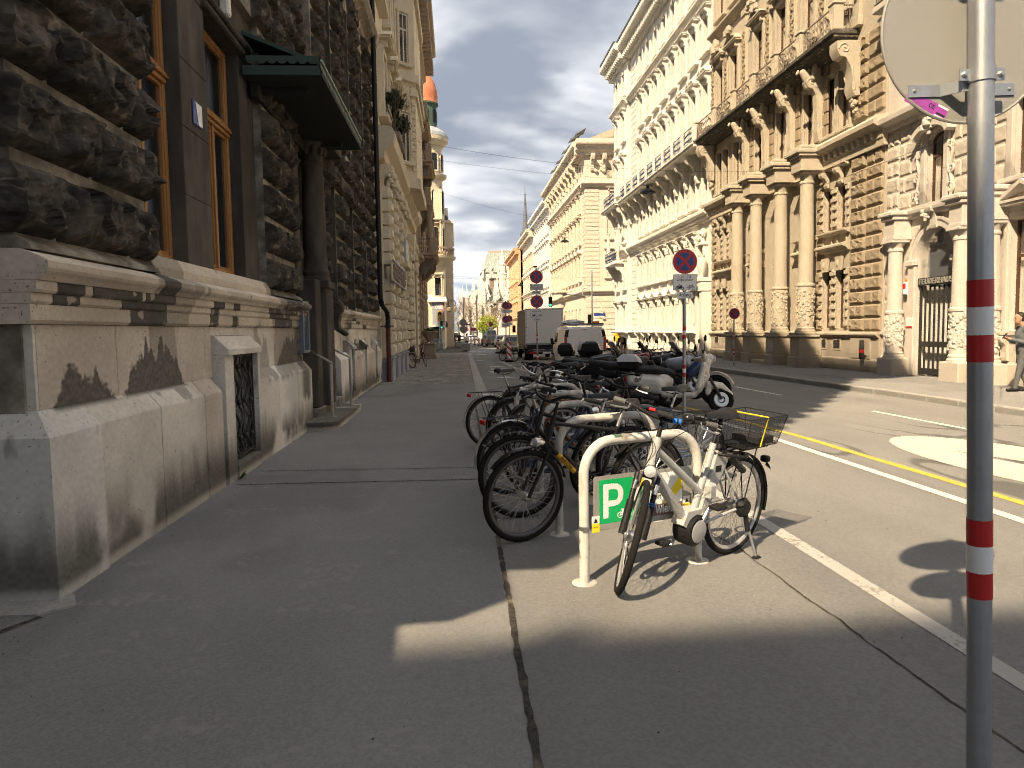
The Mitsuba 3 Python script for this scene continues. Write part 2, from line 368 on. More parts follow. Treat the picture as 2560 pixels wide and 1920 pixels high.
plain('m_black', (0.010, 0.010, 0.011), 0.5, 0, 0, 0.3)
plain('m_black_gloss', (0.012, 0.012, 0.014), 0.18, 0, 0.6)
plain('m_rubber', (0.014, 0.0135, 0.013), 0.9, 0, 0, 0.15)
plain('m_iron', (0.024, 0.023, 0.022), 0.6)
def f_wood(p, n, uv):
    a = fbm(p.x * 30, p.y * 30, p.z * 1.6, 3)
    return mix((0.19, 0.085, 0.026), (0.34, 0.175, 0.062), a)
procm('m_wood', f_wood, 0.45)
plain('m_wood_dark', (0.075, 0.038, 0.022), 0.5)
plain('m_wood_white', (0.55, 0.53, 0.47), 0.55)
plain('m_door_red', (0.30, 0.085, 0.03), 0.5)
plain('m_room', (0.020, 0.019, 0.018), 0.95)
plain('m_curtain', (0.62, 0.60, 0.54), 0.95)
plain('m_curtain_grey', (0.155, 0.175, 0.205), 0.95)
mat('m_glass', {'type': 'thindielectric', 'int_ior': 1.52}, two=False)
mat('m_clear', {'type': 'dielectric', 'int_ior': 1.5}, two=False)
plain('m_dark_glass', (0.012, 0.014, 0.017), 0.06, 0, 0, 0.8)
def f_galv(p, n, uv):
    a, b, c = voronoi(p.x * 45 + p.y * 45, p.z * 30)
    g = noise(p.x * 9 + p.y * 9, p.z * 2.5, 1.0)
    v = 0.40 + 0.035 * (c - 0.5) + 0.12 * (g - 0.5)
    return mi.Color3f(v * 0.93, v * 0.98, v * 1.04)
procm('m_galv', f_galv, 0.42, metal=0.75)
plain('m_steel', (0.50, 0.49, 0.47), 0.32, 0.9)
plain('m_steel_blue', (0.16, 0.185, 0.225), 0.45, 0.5)
plain('m_chrome', (0.72, 0.72, 0.72), 0.14, 1.0)
plain('m_alu', (0.50, 0.50, 0.50), 0.3, 0.9)
plain('m_alu_plate', (0.34, 0.335, 0.31), 0.45, 0.35)
plain('m_sign_grey', (0.235, 0.23, 0.215), 0.55, 0.05)
plain('m_sign_white', (0.70, 0.70, 0.70), 0.4)
plain('m_sign_red', (0.42, 0.014, 0.016), 0.35)
plain('m_sign_blue', (0.018, 0.048, 0.21), 0.35)
plain('m_sign_black', (0.012, 0.012, 0.013), 0.5)
plain('m_green', (0.006, 0.36, 0.105), 0.4)
plain('m_bright_yellow', (0.78, 0.60, 0.03), 0.45)
plain('m_mauve', (0.145, 0.085, 0.085), 0.5)
plain('m_purple', (0.28, 0.05, 0.30), 0.4)
plain('m_post_yellow', (0.75, 0.47, 0.02), 0.4)
def f_rack(p, n, uv):
    rust = smoothstep(0.70, 0.80, fbm(p.x * 16, p.y * 16, p.z * 9, 4) + 0.20 * smoothstep(0.30, 0.02, p.z))
    sc = smoothstep(0.66, 0.72, fbm(p.x * 28 + 3, p.y * 28, p.z * 5, 3))
    c = mix((0.50, 0.49, 0.455), (0.33, 0.32, 0.29), sc * 0.5)
    return mix(c, (0.20, 0.10, 0.035), rust * 0.75)
procm('m_rack', f_rack, 0.4)
def f_rack_grey(p, n, uv):
    sc = smoothstep(0.45, 0.62, fbm(p.x * 9 + 3, p.y * 9, p.z * 4, 4))
    return mix((0.36, 0.355, 0.33), (0.55, 0.52, 0.45), sc)
procm('m_rack_grey', f_rack_grey, 0.4)
plain('m_bike_white', (0.36, 0.365, 0.355), 0.32, 0, 0.5)
plain('m_bike_grey', (0.34, 0.345, 0.35), 0.3, 0.3, 0.5)
plain('m_bike_black', (0.010, 0.010, 0.011), 0.30, 0, 0.25, 0.3)
plain('m_bike_blue', (0.015, 0.03, 0.07), 0.25, 0, 0.7)
plain('m_bike_brown', (0.20, 0.075, 0.03), 0.3, 0, 0.6)
plain('m_bike_silver', (0.42, 0.42, 0.43), 0.28, 0.7)
plain('m_fender_silver', (0.55, 0.57, 0.60), 0.22, 0.85)
plain('m_grip', (0.014, 0.014, 0.015), 0.75, 0, 0, 0.2)
plain('m_grip_grey', (0.085, 0.085, 0.085), 0.7)
plain('m_saddle', (0.012, 0.012, 0.013), 0.5, 0, 0, 0.3)
plain('m_band', (0.62, 0.33, 0.015), 0.4)
plain('m_amber', (0.80, 0.22, 0.015), 0.25)
plain('m_red_lens', (0.40, 0.008, 0.010), 0.18)
plain('m_tie_blue', (0.02, 0.16, 0.55), 0.35)
plain('m_scooter', (0.60, 0.575, 0.515), 0.24, 0, 0.9)
plain('m_moto_blue', (0.03, 0.055, 0.15), 0.2, 0, 0.9)
plain('m_moto_grey', (0.26, 0.28, 0.33), 0.25, 0.4, 0.8)
plain('m_moto_red', (0.35, 0.012, 0.016), 0.2, 0, 0.9)
plain('m_engine', (0.055, 0.055, 0.056), 0.45, 0.5)
plain('m_case_light', (0.52, 0.53, 0.55), 0.3, 0.1, 0.5)
plain('m_case_alu', (0.28, 0.26, 0.235), 0.4, 0.5)
plain('m_plate', (0.62, 0.62, 0.60), 0.5)
plain('m_van', (0.74, 0.74, 0.72), 0.3, 0, 0.8)
plain('m_van_side', (0.42, 0.40, 0.345), 0.35, 0, 0.6)
def f_tarp(p, n, uv):
    a = fbm(p.x * 0.9, p.y * 0.9, p.z * 0.25, 3)
    return mi.Color3f(0.74, 0.75, 0.77) * (0.9 + 0.2 * a)
procm('m_tarp', f_tarp, 0.6)
stucco('m_tarp_side', (0.40, 0.37, 0.32), 0.2)
plain('m_car_white', (0.68, 0.68, 0.67), 0.25, 0, 0.9)
plain('m_car_dark', (0.05, 0.045, 0.045), 0.25, 0.2, 0.9)
plain('m_car_brown', (0.12, 0.085, 0.06), 0.3, 0.3, 0.9)
plain('m_car_sand', (0.30, 0.27, 0.20), 0.3, 0.3, 0.9)
plain('m_car_red', (0.13, 0.02, 0.03), 0.25, 0.1, 0.9)
plain('m_skin', (0.42, 0.25, 0.17), 0.6)
plain('m_hair', (0.022, 0.014, 0.010), 0.6)
stucco('m_suit', (0.135, 0.145, 0.165), 0.2, (0.05, 0.05, 0.06), 6.0)
stucco('m_trousers', (0.115, 0.117, 0.12), 0.2, (0.05, 0.05, 0.05), 6.0)
plain('m_cloth_black', (0.018, 0.018, 0.02), 0.9)
plain('m_cloth_sand', (0.42, 0.35, 0.24), 0.9)
plain('m_cloth_white', (0.62, 0.62, 0.62), 0.9)
plain('m_bark', (0.10, 0.075, 0.055), 0.95)
plain('m_twig', (0.155, 0.115, 0.085), 0.95)
def leafm(name, c):
    mat(name, {'type': 'twosided', 'b': {'type': 'principled', 'base_color': rgb(c), 'roughness': 0.6}}, two=False)
leafm('m_leaf_spring', (0.22, 0.27, 0.03)); leafm('m_leaf_spring2', (0.33, 0.34, 0.05)); leafm('m_leaf_dark', (0.030, 0.050, 0.022)); leafm('m_leaf_weed', (0.06, 0.15, 0.02))
scene['m_lamp_green'] = {'type': 'twosided', 'b': {'type': 'principled', 'base_color': rgb((0.02, 0.5, 0.3)), 'roughness': 0.2}}
def f_mesh_black(p, n, uv): return mi.Color3f(0.012, 0.012, 0.013)

plain('m_pipe_red', (0.085, 0.018, 0.016), 0.6)
plain('m_grit', (0.035, 0.033, 0.03), 0.95)
plain('m_rim_dark', (0.10, 0.10, 0.105), 0.35, 0.7)
def f_soot(p, n, uv):
    a = fbm(p.x * 6, p.y * 6, p.z * 6, 4); b = noise(p.x * 50, p.y * 50, p.z * 50)
    c = mix((0.045, 0.042, 0.037), (0.105, 0.096, 0.082), a) * (0.85 + 0.3 * b)
    return mix(c, (0.36, 0.32, 0.26), smoothstep(0.66, 0.72, fbm(p.x * 9, p.y * 9, p.z * 14, 3)) * 0.7)
procm('m_soot', f_soot, 0.95)
# ------------------------------------------------------------------ ground, carriageway, pavements
def zs(y): return -0.0065 * np.maximum(np.asarray(y, float) - 16.0, 0.0)
def sst(a, b, x):
    t = np.clip((np.asarray(x, float) - a) / (b - a), 0, 1); return t * t * (3 - 2 * t)
def zroad(x, y): return zs(y) - 0.12 * np.maximum(sst(2.6, 7.5, x), sst(15.0, 23.0, y))
def xk(y): return 0.46 + 0.0088 * (np.asarray(y, float) - 20.0)
def sheet(xa, xb, ya, yb, nx, ny, zf, dz=0.0, power=1.0):
    """xa, xb may be functions of y"""
    fa = xa if callable(xa) else (lambda y: xa + 0 * y); fb = xb if callable(xb) else (lambda y: xb + 0 * y)
    def fn(u, v):
        y = ya + (yb - ya) * v ** power; x = fa(y) * (1 - u) + fb(y) * u
        return np.stack([x, y, zf(x, y) + dz + 0 * x], -1)
    return MB().grid(fn, nx, ny)
zwalk = lambda x, y: zs(y)
struct('ground', sheet(-1500, 1500, -900, 1800, 8, 60, lambda x, y: zs(y) - 0.45), 'm_asphalt', 'wide grey ground under the whole street')
struct('pavement_left', sheet(-14.0, lambda y: 0.262 + (xk(y) + 0.03 - 0.262) * sst(12.5, 15.4, y), -20.0, 22.2, 30, 120, zwalk), 'm_asphalt', 'smooth grey asphalt pavement along the dark stone building')
road = struct('road', sheet(0.262, 9.96, -40.0, 420.0, 40, 400, zroad, 0.0, 1.25), 'm_road', 'grey asphalt carriageway and flush parking bay', smooth=True)
walk = struct('paved_pavement', sheet(-2.6, lambda y: xk(y) + 0.02, 22.2, 420, 6, 200, zwalk, -0.012), 'm_joint', 'pavement of small grey stone setts in front of the cream building')
right = struct('pavement_right', sheet(10.1, 30.0, -60, 62.0, 10, 60, lambda x, y: zs(y) * 0.4 + 0.012 * (x - 10) / 3), 'm_asphalt', 'grey asphalt pavement on the sunny side of the street')
struct('side_street', sheet(10.1, 120.0, 62.0, 78.0, 10, 4, lambda x, y: zs(y) - 0.1), 'm_road', 'side street between the cream and the yellow corner building')
struct('pavement_right_far', sheet(10.1, 40.0, 78.0, 420.0, 10, 60, lambda x, y: zs(y)), 'm_asphalt', 'far pavement in front of the yellow building')
rr = random.Random(5)
# setts: the 300 largest in the picture each a part, the rest one mesh
rest = MB(); cnt = 0; y = 22.22; row = 0
while y < 62:
    dy = 0.235; x = -2.42 - (row % 2) * 0.13
    while x < xk(y) - 0.04:
        w = 0.26 * rr.uniform(0.8, 1.2); x2 = min(x + w, xk(y) - 0.005)
        if x2 - x > 0.06:
            z = float(zs(y)); m = MB().cbox(x + 0.006, x2 - 0.006, y + 0.006, y + dy - 0.006, z - 0.06, z + rr.uniform(-0.002, 0.004), 0.012)
            if cnt < 300: part(walk, 'sett', m, 'm_paver'); cnt += 1
            else: rest.add(m.v[0], m.f[0])
        x = x2
    y += dy; row += 1
part(walk, 'far_setts', rest, 'm_paver', kind='stuff')
for k in range(44):
    y0 = 15.6 + k * 1.0; z = float(zs(y0 + 0.5))
    m = MB().cbox(float(xk(y0)) , float(xk(y0)) + 0.30, y0 + 0.005, y0 + 0.995, z - 0.25, z + 0.004 + rr.uniform(-.002, .002), 0.02)
    part(walk, 'kerb_stone', m, 'm_kerb')
for k in range(58):
    y0 = 3.0 + k * 1.0; z = float(zs(y0 + 0.5)) * 0.4
    part(right, 'kerb_stone', MB().cbox(9.93, 10.12, y0 + 0.005, y0 + 0.995, z - 0.25, z + 0.004 + rr.uniform(-.003, .003), 0.02), 'm_kerb')
# painted markings: thin sheets on the road, each 4 mm up
def strip(pts, w, dz=0.004, n=None):
    p = np.asarray(pts, float); seg = np.concatenate([[0], np.cumsum(np.linalg.norm(np.diff(p, axis=0), axis=1))])
    t = np.linspace(0, seg[-1], n or max(2, int(seg[-1] / 0.4)))
    c = np.stack([np.interp(t, seg, p[:, i]) for i in range(2)], 1); d = np.gradient(c, axis=0); d /= np.linalg.norm(d, axis=1, keepdims=True)
    nrm = np.stack([d[:, 1], -d[:, 0]], 1) * w / 2
    a, b = c - nrm, c + nrm
    v = np.concatenate([np.column_stack([a, zroad(*a.T) + dz]), np.column_stack([b, zroad(*b.T) + dz])]); k = len(c); i = np.arange(k - 1)
    return v, np.stack([i, i + k, i + k + 1, i + 1], -1)
def line(name, pts, w, mat_, label, dz=0.004):
    return struct(name, MB().add(*strip(pts, w, dz)), mat_, label)
line('bay_line', [(2.40, 1.2), (2.385, 5.3), (2.36, 11.2)], 0.115, 'm_line_old', 'worn white line of the parking bay beside the white bicycle')
line('edge_line', [(4.52, -6), (4.47, 6.2), (4.42, 10.0), (4.30, 12.4), (3.95, 14.4)], 0.13, 'm_line', 'white line along the edge of the parking bay')
line('yellow_line', [(5.02, -6), (4.97, 6.8), (4.90, 10.4), (4.72, 12.6), (4.3, 15.4)], 0.13, 'm_line_yellow', 'yellow no parking line on the carriageway')
for k, (x, y0, y1) in enumerate([(8.05, 4.2, 7.9), (7.95, 10.6, 13.6), (7.75, 17.2, 20.2), (7.6, 23.4, 26.4), (7.5, 30, 33)]):
    line('lane_dash', [(x, y0), (x - 0.02, y1)], 0.10, 'm_line', 'thin white dash of the lane line on the carriageway', 0.004)
    labels[f'lane_dash_{k:03d}' if k else 'lane_dash']['group'] = 'white dashes of the lane line'
# big thermoplastic oval with the tip of a pictogram, right of the yellow line
ov = affinity.scale(Point(0, 0).buffer(1, 40), 1.0, 2.3); ov = affinity.translate(ov, 6.62, 8.05)
tri = Polygon([(6.35, 9.05), (6.75, 6.6), (7.15, 6.4), (6.7, 8.2)])
def flat(poly, dz):
    m = MB()
    for g in getattr(poly, 'geoms', [poly]):
        v, f = trimesh.creation.triangulate_polygon(g, engine='earcut')
        m.add(np.column_stack([v, zroad(*np.asarray(v).T) + dz]), f)
    return m
struct('road_emblem', flat(ov.difference(tri), 0.005), 'm_thermo', 'large cream oval road marking right of the yellow line')
# bike lane: short dashes, pictogram, hatching and manhole covers
for k, (x, y) in enumerate([(1.75, 30.5), (1.85, 33.5), (1.9, 36.0), (1.35, 70.5), (2.3, 70.5), (1.9, 58.0)]):
    line('bike_lane_mark', [(x, y), (x + 0.05, y + (1.0 if k > 2 else 0.5))], 0.75, 'm_line', 'white block marking on the bike lane')
    labels[f'bike_lane_mark_{k:03d}' if k else 'bike_lane_mark']['group'] = 'white block markings on the bike lane'
line('hatch_border', [(2.55, 44), (2.65, 36), (2.9, 30), (3.2, 26)], 0.12, 'm_line_old', 'white border line of the hatched strip beside the bike lane')
for k in range(7):
    y = 27.5 + 2.0 * k
    line('hatch_bar', [(2.75 + 0.25 * (k < 3), y), (3.7, y + 0.5)], 0.14, 'm_line_old', 'white bar of the hatched strip beside the bike lane')
    labels[f'hatch_bar_{k:03d}' if k else 'hatch_bar']['group'] = 'white bars of the hatched strip'
for k, (x, y, lab) in enumerate([(1.35, 45.0, 'pale round cover in the bike lane, farther one'), (1.62, 31.5, 'pale round cover in the bike lane, middle one'), (1.72, 27.0, 'pale round cover in the bike lane, nearest one')]):
    c = thing('manhole_cover', lab, 'manhole cover'); z = float(zroad(x, y))
    put(c, MB().lathe([(0, z + .006), (0.27, z + .006), (0.30, z + .003), (0.32, z - .05)], 24, trans(x, y, 0)), 'm_sheet')
    part(c, 'rim', MB().lathe([(0.32, z + .004), (0.37, z + .004), (0.38, z - .03)], 24, trans(x, y, 0)), 'm_kerb')
# sealed joints in the asphalt
def wig(pts, w, seed, amp=0.006):
    r = np.random.default_rng(seed); p = np.asarray(pts, float)
    seg = np.concatenate([[0], np.cumsum(np.linalg.norm(np.diff(p, axis=0), axis=1))]); t = np.arange(0, seg[-1], 0.06)
    c = np.stack([np.interp(t, seg, p[:, i]) for i in range(2)], 1)
    c += np.column_stack([np.convolve(r.normal(0, 1, len(t)), np.ones(5) / 5, 'same')] * 2) * amp
    d = np.gradient(c, axis=0); d /= np.linalg.norm(d, axis=1, keepdims=True) + 1e-9
    ww = w * (0.7 + 0.6 * r.random(len(t)))[:, None] / 2; nrm = np.stack([d[:, 1], -d[:, 0]], 1) * ww
    a, b = c - nrm, c + nrm; k = len(c); i = np.arange(k - 1)
    v = np.concatenate([np.column_stack([a, zs(a[:, 1]) + .004]), np.column_stack([b, zs(b[:, 1]) + .004])])
    return v, np.stack([i, i + k, i + k + 1, i + 1], -1)
struct('kerb_joint', MB().add(*wig([(0.245, 1.2), (0.272, 4.9), (0.30, 9.0), (0.36, 16.0)], 0.032, 3)), 'm_joint', 'dark gritty joint along the old kerb line in the asphalt')
struct('cross_joint', MB().add(*wig([(-2.3, 7.72), (0.25, 7.62)], 0.022, 4)).add(*wig([(-2.25, 8.45), (0.25, 8.30)], 0.016, 5)), 'm_joint', 'two thin dark joints across the asphalt pavement')
struct('corner_joint', MB().add(*wig([(-3.2, 3.05), (-2.66, 3.62), (-2.45, 3.95), (-2.33, 4.2)], 0.045, 6)).add(*wig([(-2.45, 3.95), (-2.7, 4.12), (-3.2, 4.2)], 0.012, 7)), 'm_joint', 'dark tar joint in the asphalt at the building corner')
struct('bay_joint', MB().add(*wig([(2.02, 1.6), (1.98, 3.2), (1.93, 4.9), (1.80, 6.0)], 0.010, 8, 0.012)), 'm_joint', 'thin dark crack between pavement and parking bay')
struct('corner_patch', MB().ext(Polygon([(-3.4, 4.22), (-2.36, 4.20), (-2.22, 4.34), (-2.32, 4.52), (-3.4, 4.6)]), 0.0, 0.012), 'm_kerb', 'rough mortar patch at the foot of the building corner')

# ------------------------------------------------------------------ the dark rusticated building on the left
XZ = np.array([[1, 0, 0, 0], [0, 0, 1, 0], [0, 1, 0, 0], [0, 0, 0, 1.0]])       # polygon in (x, z), extruded along y
A = thing('dark_stone_building', 'soot dark rusticated stone building with pale plinth on the left', 'building')
def xzb(prof, y0, y1): return MB().ext(Polygon(prof), y0, y1, XZ)
PL = [(-2.75, 0), (-2.38, 0), (-2.38, 0.965), (-2.385, 0.98), (-2.495, 1.11), (-2.75, 1.11)]
def plinth(y0, y1, dx=0.0, label=None): part(A, 'plinth_stone', MB().ext(Polygon([(x + dx + (rr.uniform(-.006, .006) if dx == 0 else 0) * 0 if x > -2.6 else x, z) for x, z in PL]), y0 + 0.006, y1 - 0.006, XZ), rr.choice(['m_plinth', 'm_plinth_grey', 'm_plinth_warm']), label=label)
# corner stone with bevel on both sides
c = MB(); x0, x1, y0 = -2.40, -2.36, 4.43
c.addm(hull([(x, y, z) for x in (-2.95, -2.36) for y in (4.43, 5.06) for z in (0, 0.965)] + [(x, y, 1.11) for x in (-2.95, -2.49) for y in (4.56, 5.06)]))
part(A, 'plinth_stone', c, 'm_plinth_grey')
for a, b in [(5.065, 6.10), (6.10, 7.14), (7.14, 7.66), (9.10, 10.06), (10.06, 11.2), (11.2, 12.15)]: plinth(a, b)
for a, b in [(15.35, 16.85), (17.45, 19.2), (19.8, 21.7), (22.3, 23.55)]: plinth(a, b)
# end block by the door, rounded off
part(A, 'plinth_stone', MB().addm(hull([(x, y, z) for x, y in ((-2.9, 12.16), (-2.38, 12.16), (-2.38, 12.28), (-2.46, 12.42), (-2.9, 12.42)) for z in (0, .95)] + [(x, y, 1.1) for x, y in ((-2.9, 12.16), (-2.5, 12.16), (-2.52, 12.36), (-2.9, 12.36))])), 'm_plinth')
def grille_opening(y0, y1, first):
    # stone frame round a cellar window: two jambs, a sloped cap of three stones, a sill
    o = 0.30 if first else 0.12
    zt = 1.33 if first else 1.16; zb = 0.19 if first else 0.24
    for a, b in ((y0 - o, y0), (y1, y1 + (0.10 if first else 0.08))):
        part(A, 'window_jamb', xzb([(-2.85, 0), (-2.372, 0), (-2.372, zt), (-2.85, zt)], a + .003, b - .003), 'm_plinth')
    n = 3 if first else 1; ya, yb = y0 - (o if first else .05), y1 + 0.05
    for k in range(n):
        a, b = ya + (yb - ya) * k / n, ya + (yb - ya) * (k + 1) / n
        part(A, 'window_cap', xzb([(-2.7, zt + .002), (-2.33, zt + .002), (-2.33, zt + 0.06), (-2.47, zt + 0.20), (-2.7, zt + 0.20)], a + .003, b - .003), 'm_plinth')
    part(A, 'window_sill', xzb([(-2.85, 0.0), (-2.36, 0.0), (-2.36, zb - .05), (-2.80, zb), (-2.85, zb)], y0 + .002, y1 - .002), 'm_plinth')
    g = part(A, 'cellar_grille', MB().box(-2.47, -2.43, y0, y0 + .03, zb, zt).box(-2.47, -2.43, y1 - .03, y1, zb, zt).box(-2.47, -2.43, y0 + .03, y1 - .03, zb, zb + .035).box(-2.47, -2.43, y0 + .03, y1 - .03, zt - .035, zt), 'm_iron')
    bars = MB(); w = y1 - y0 - .06
    for k in range(4):
        yc = y0 + .03 + w * (k + .5) / 4
        for s in (-1, 1):
            zz = np.linspace(zb + .03, zt - .03, 26); ph = (zz - zb) / 0.40 * 2 * np.pi
            bars.tube(np.stack([-2.445 + 0.02 * np.cos(ph), yc + s * w / 9 * np.sin(ph / 2 + k) ** 2 * 1.2 - s * .01, zz], 1), 0.009 + 0.004 * (k % 2), 5)
        for zz in np.arange(zb + .2, zt - .1, .40): bars.sphere((-2.43, yc, zz), (.022, .03, .035), 5)
    part(g, 'scrollwork', bars, 'm_iron')
    part(A, 'cellar_dark', MB().box(-3.2, -2.86, y0 - .3, y1 + .3, 0.0, 1.6).box(-2.85, -2.52, y0 + .002, y1 - .002, zb + .01, zb + .02), 'm_room')
grille_opening(8.05, 9.0, True); grille_opening(16.92, 17.35, False); grille_opening(19.28, 19.7, False); grille_opening(21.78, 22.2, False)
# dado panels and moulded courses; the wall behind
part(A, 'dado_panel', xzb([(-3.0, 1.112), (-2.498, 1.112), (-2.498, 1.625), (-3.0, 1.625)], 4.57, 4.6), 'm_plinth')
for a, b in [(4.60, 5.64), (5.64, 7.55), (7.55, 7.75), (9.06, 10.3), (10.3, 11.3), (11.3, 12.2)]:
    part(A, 'dado_panel', xzb([(-2.75, 1.112), (-2.497, 1.112), (-2.497, 1.625), (-2.75, 1.625)], a + .004, b - .004), rr.choice(['m_plinth', 'm_plinth_warm', 'm_plinth_warm']))
part(A, 'dado_panel', xzb([(-2.75, 1.535), (-2.497, 1.535), (-2.497, 1.625), (-2.75, 1.625)], 7.753, 9.057), 'm_plinth')
for a, b in [(15.2, 16.8), (16.8, 18.6), (18.6, 20.6), (20.6, 22.4), (22.4, 23.6)]:
    part(A, 'dado_panel', xzb([(-2.75, 1.37), (-2.497, 1.37), (-2.497, 1.625), (-2.75, 1.625)], a + .003, b - .003), 'm_plinth')
    part(A, 'dado_panel', xzb([(-2.75, 1.112), (-2.50, 1.112), (-2.50, 1.369), (-2.75, 1.369)], a + .003, b - .35), 'm_plinth')
# moulded string in four courses; soot still blackens some stones of it
COURSES = [([(-2.75, 1.628), (-2.475, 1.628), (-2.452, 1.65), (-2.452, 1.742), (-2.75, 1.742)], [(5.80, 6.50), (7.62, 7.88), (8.35, 8.56), (10.25, 11.3), (16.9, 17.5), (19.6, 20.3)]),
           ([(-2.75, 1.744), (-2.445, 1.744), (-2.430, 1.76), (-2.430, 1.808), (-2.75, 1.808)], [(4.70, 5.02), (5.62, 6.46), (7.6, 7.86), (9.9, 11.1), (18.2, 18.9)]),
           ([(-2.75, 1.810), (-2.420, 1.810), (-2.408, 1.825), (-2.408, 1.878), (-2.75, 1.878)], [(4.70, 5.05), (5.15, 5.92), (5.98, 6.60), (7.62, 7.95), (8.28, 8.52), (9.8, 10.6), (10.64, 11.5), (17.4, 18.1)]),
           ([(-2.75, 1.880), (-2.395, 1.880), (-2.372, 1.91), (-2.345, 1.932), (-2.335, 1.95), (-2.335, 1.99), (-2.38, 2.018), (-2.44, 2.042), (-2.50, 2.06), (-2.75, 2.06)], [(6.2, 6.55), (10.5, 11.7)])]
for prof_, soot in COURSES:
    for lo, hi in ((4.47, 12.2), (15.2, 23.6)):
        cuts = sorted({lo, hi, *[c for iv in soot for c in iv if lo < c < hi]}); y = lo + rr.uniform(.5, 1.2)
        while y < hi:
            if min(abs(y - c) for c in cuts) > .35 and not any(p < y < q for p, q in soot): cuts.append(y)
            y += rr.uniform(.9, 1.9)
        cuts = sorted(cuts)
        for p, q in zip(cuts[:-1], cuts[1:]):
            dk = any(u - .01 <= p and q <= v + .01 for u, v in soot); dx = rr.uniform(-.006, .006)
            part(A, 'moulding_stone', MB().ext(Polygon([(x + (dx if x > -2.6 else (0 if p > 4.5 else -.25)), z) for x, z in prof_]), p + .0015, q - .0015, XZ), 'm_soot' if dk else 'm_moulding')
for a, b in [(4.52, 6.40), (10.30, 12.1)]:
    part(A, 'base_course', xzb([(-2.75, 2.062), (-2.44, 2.062), (-2.46, 2.10), (-2.53, 2.14), (-2.75, 2.14)], a, b), 'm_mortar')
part(A, 'sill_course', xzb([(-2.95, 2.063), (-2.50, 2.063), (-2.50, 2.13), (-2.56, 2.235), (-2.95, 2.25)], 6.41, 10.29), 'm_moulding')
# wall behind the blocks, with openings (y, z), face at x = -2.55
YZ = np.array([[0, 0, 1, 0], [1, 0, 0, 0], [0, 1, 0, 0], [0, 0, 0, 1.0]])       # polygon in (y, z), extruded along x
SPAN = [(16.35 - 1.25 + 2.72 * k, 16.35 + 2.72 * k) for k in range(3)]           # window bays beyond the door
ops = [sbox(6.40, 2.2, 10.31, 5.6), sbox(12.1, 0, 14.9, 5.3)]
for a, b in SPAN: ops += [sbox(a, 2.1, b, 4.65), sbox(a, 5.75, b, 9.3)]
ops += [sbox(12.9, 5.75, 14.1, 9.3), sbox(6.6, 6.7, 9.8, 9.3)]
w = sbox(4.55, 1.0, 23.7, 9.95)
for o in ops: w = w.difference(o)
part(A, 'wall', MB().ext(w, -3.0, -2.55, YZ), 'm_mortar')
part(A, 'core', MB().box(-14, -3.6, 0.2, 23.7, 0, 24.0), 'm_room')
part(A, 'recessed_wall', MB().box(-3.59, -2.92, 0.3, 4.54, 0, 23.5), 'm_mortar')
part(A, 'upper_wall', MB().box(-3.58, -2.62, 4.55, 23.72, 10.6, 23.6), 'm_dark_smooth')
part(A, 'string_cornice', xzb([(-2.9, 9.95), (-2.55, 9.95), (-2.50, 10.0), (-2.50, 10.12), (-2.40, 10.2), (-2.28, 10.26), (-2.20, 10.40), (-2.20, 10.52), (-2.6, 10.62), (-2.9, 10.62)], 4.5, 23.72), 'm_moulding')
part(A, 'roof_cornice', xzb([(-3.4, 23.3), (-2.6, 23.3), (-2.2, 23.7), (-1.9, 23.75), (-1.9, 24.1), (-3.4, 24.6)], -1.2, 23.7), 'm_moulding')
part(A, 'return_cornice', MB().box(-14, -3.41, -1.2, 0.19, 23.5, 24.3), 'm_moulding')
for y in (6.6, 9.8, 13.0, 16.2, 19.4, 22.0):
    part(A, 'upper_window', MB().box(-2.64, -2.56, y - .6, y + .6, 12.2, 15.2), 'm_wood_dark')
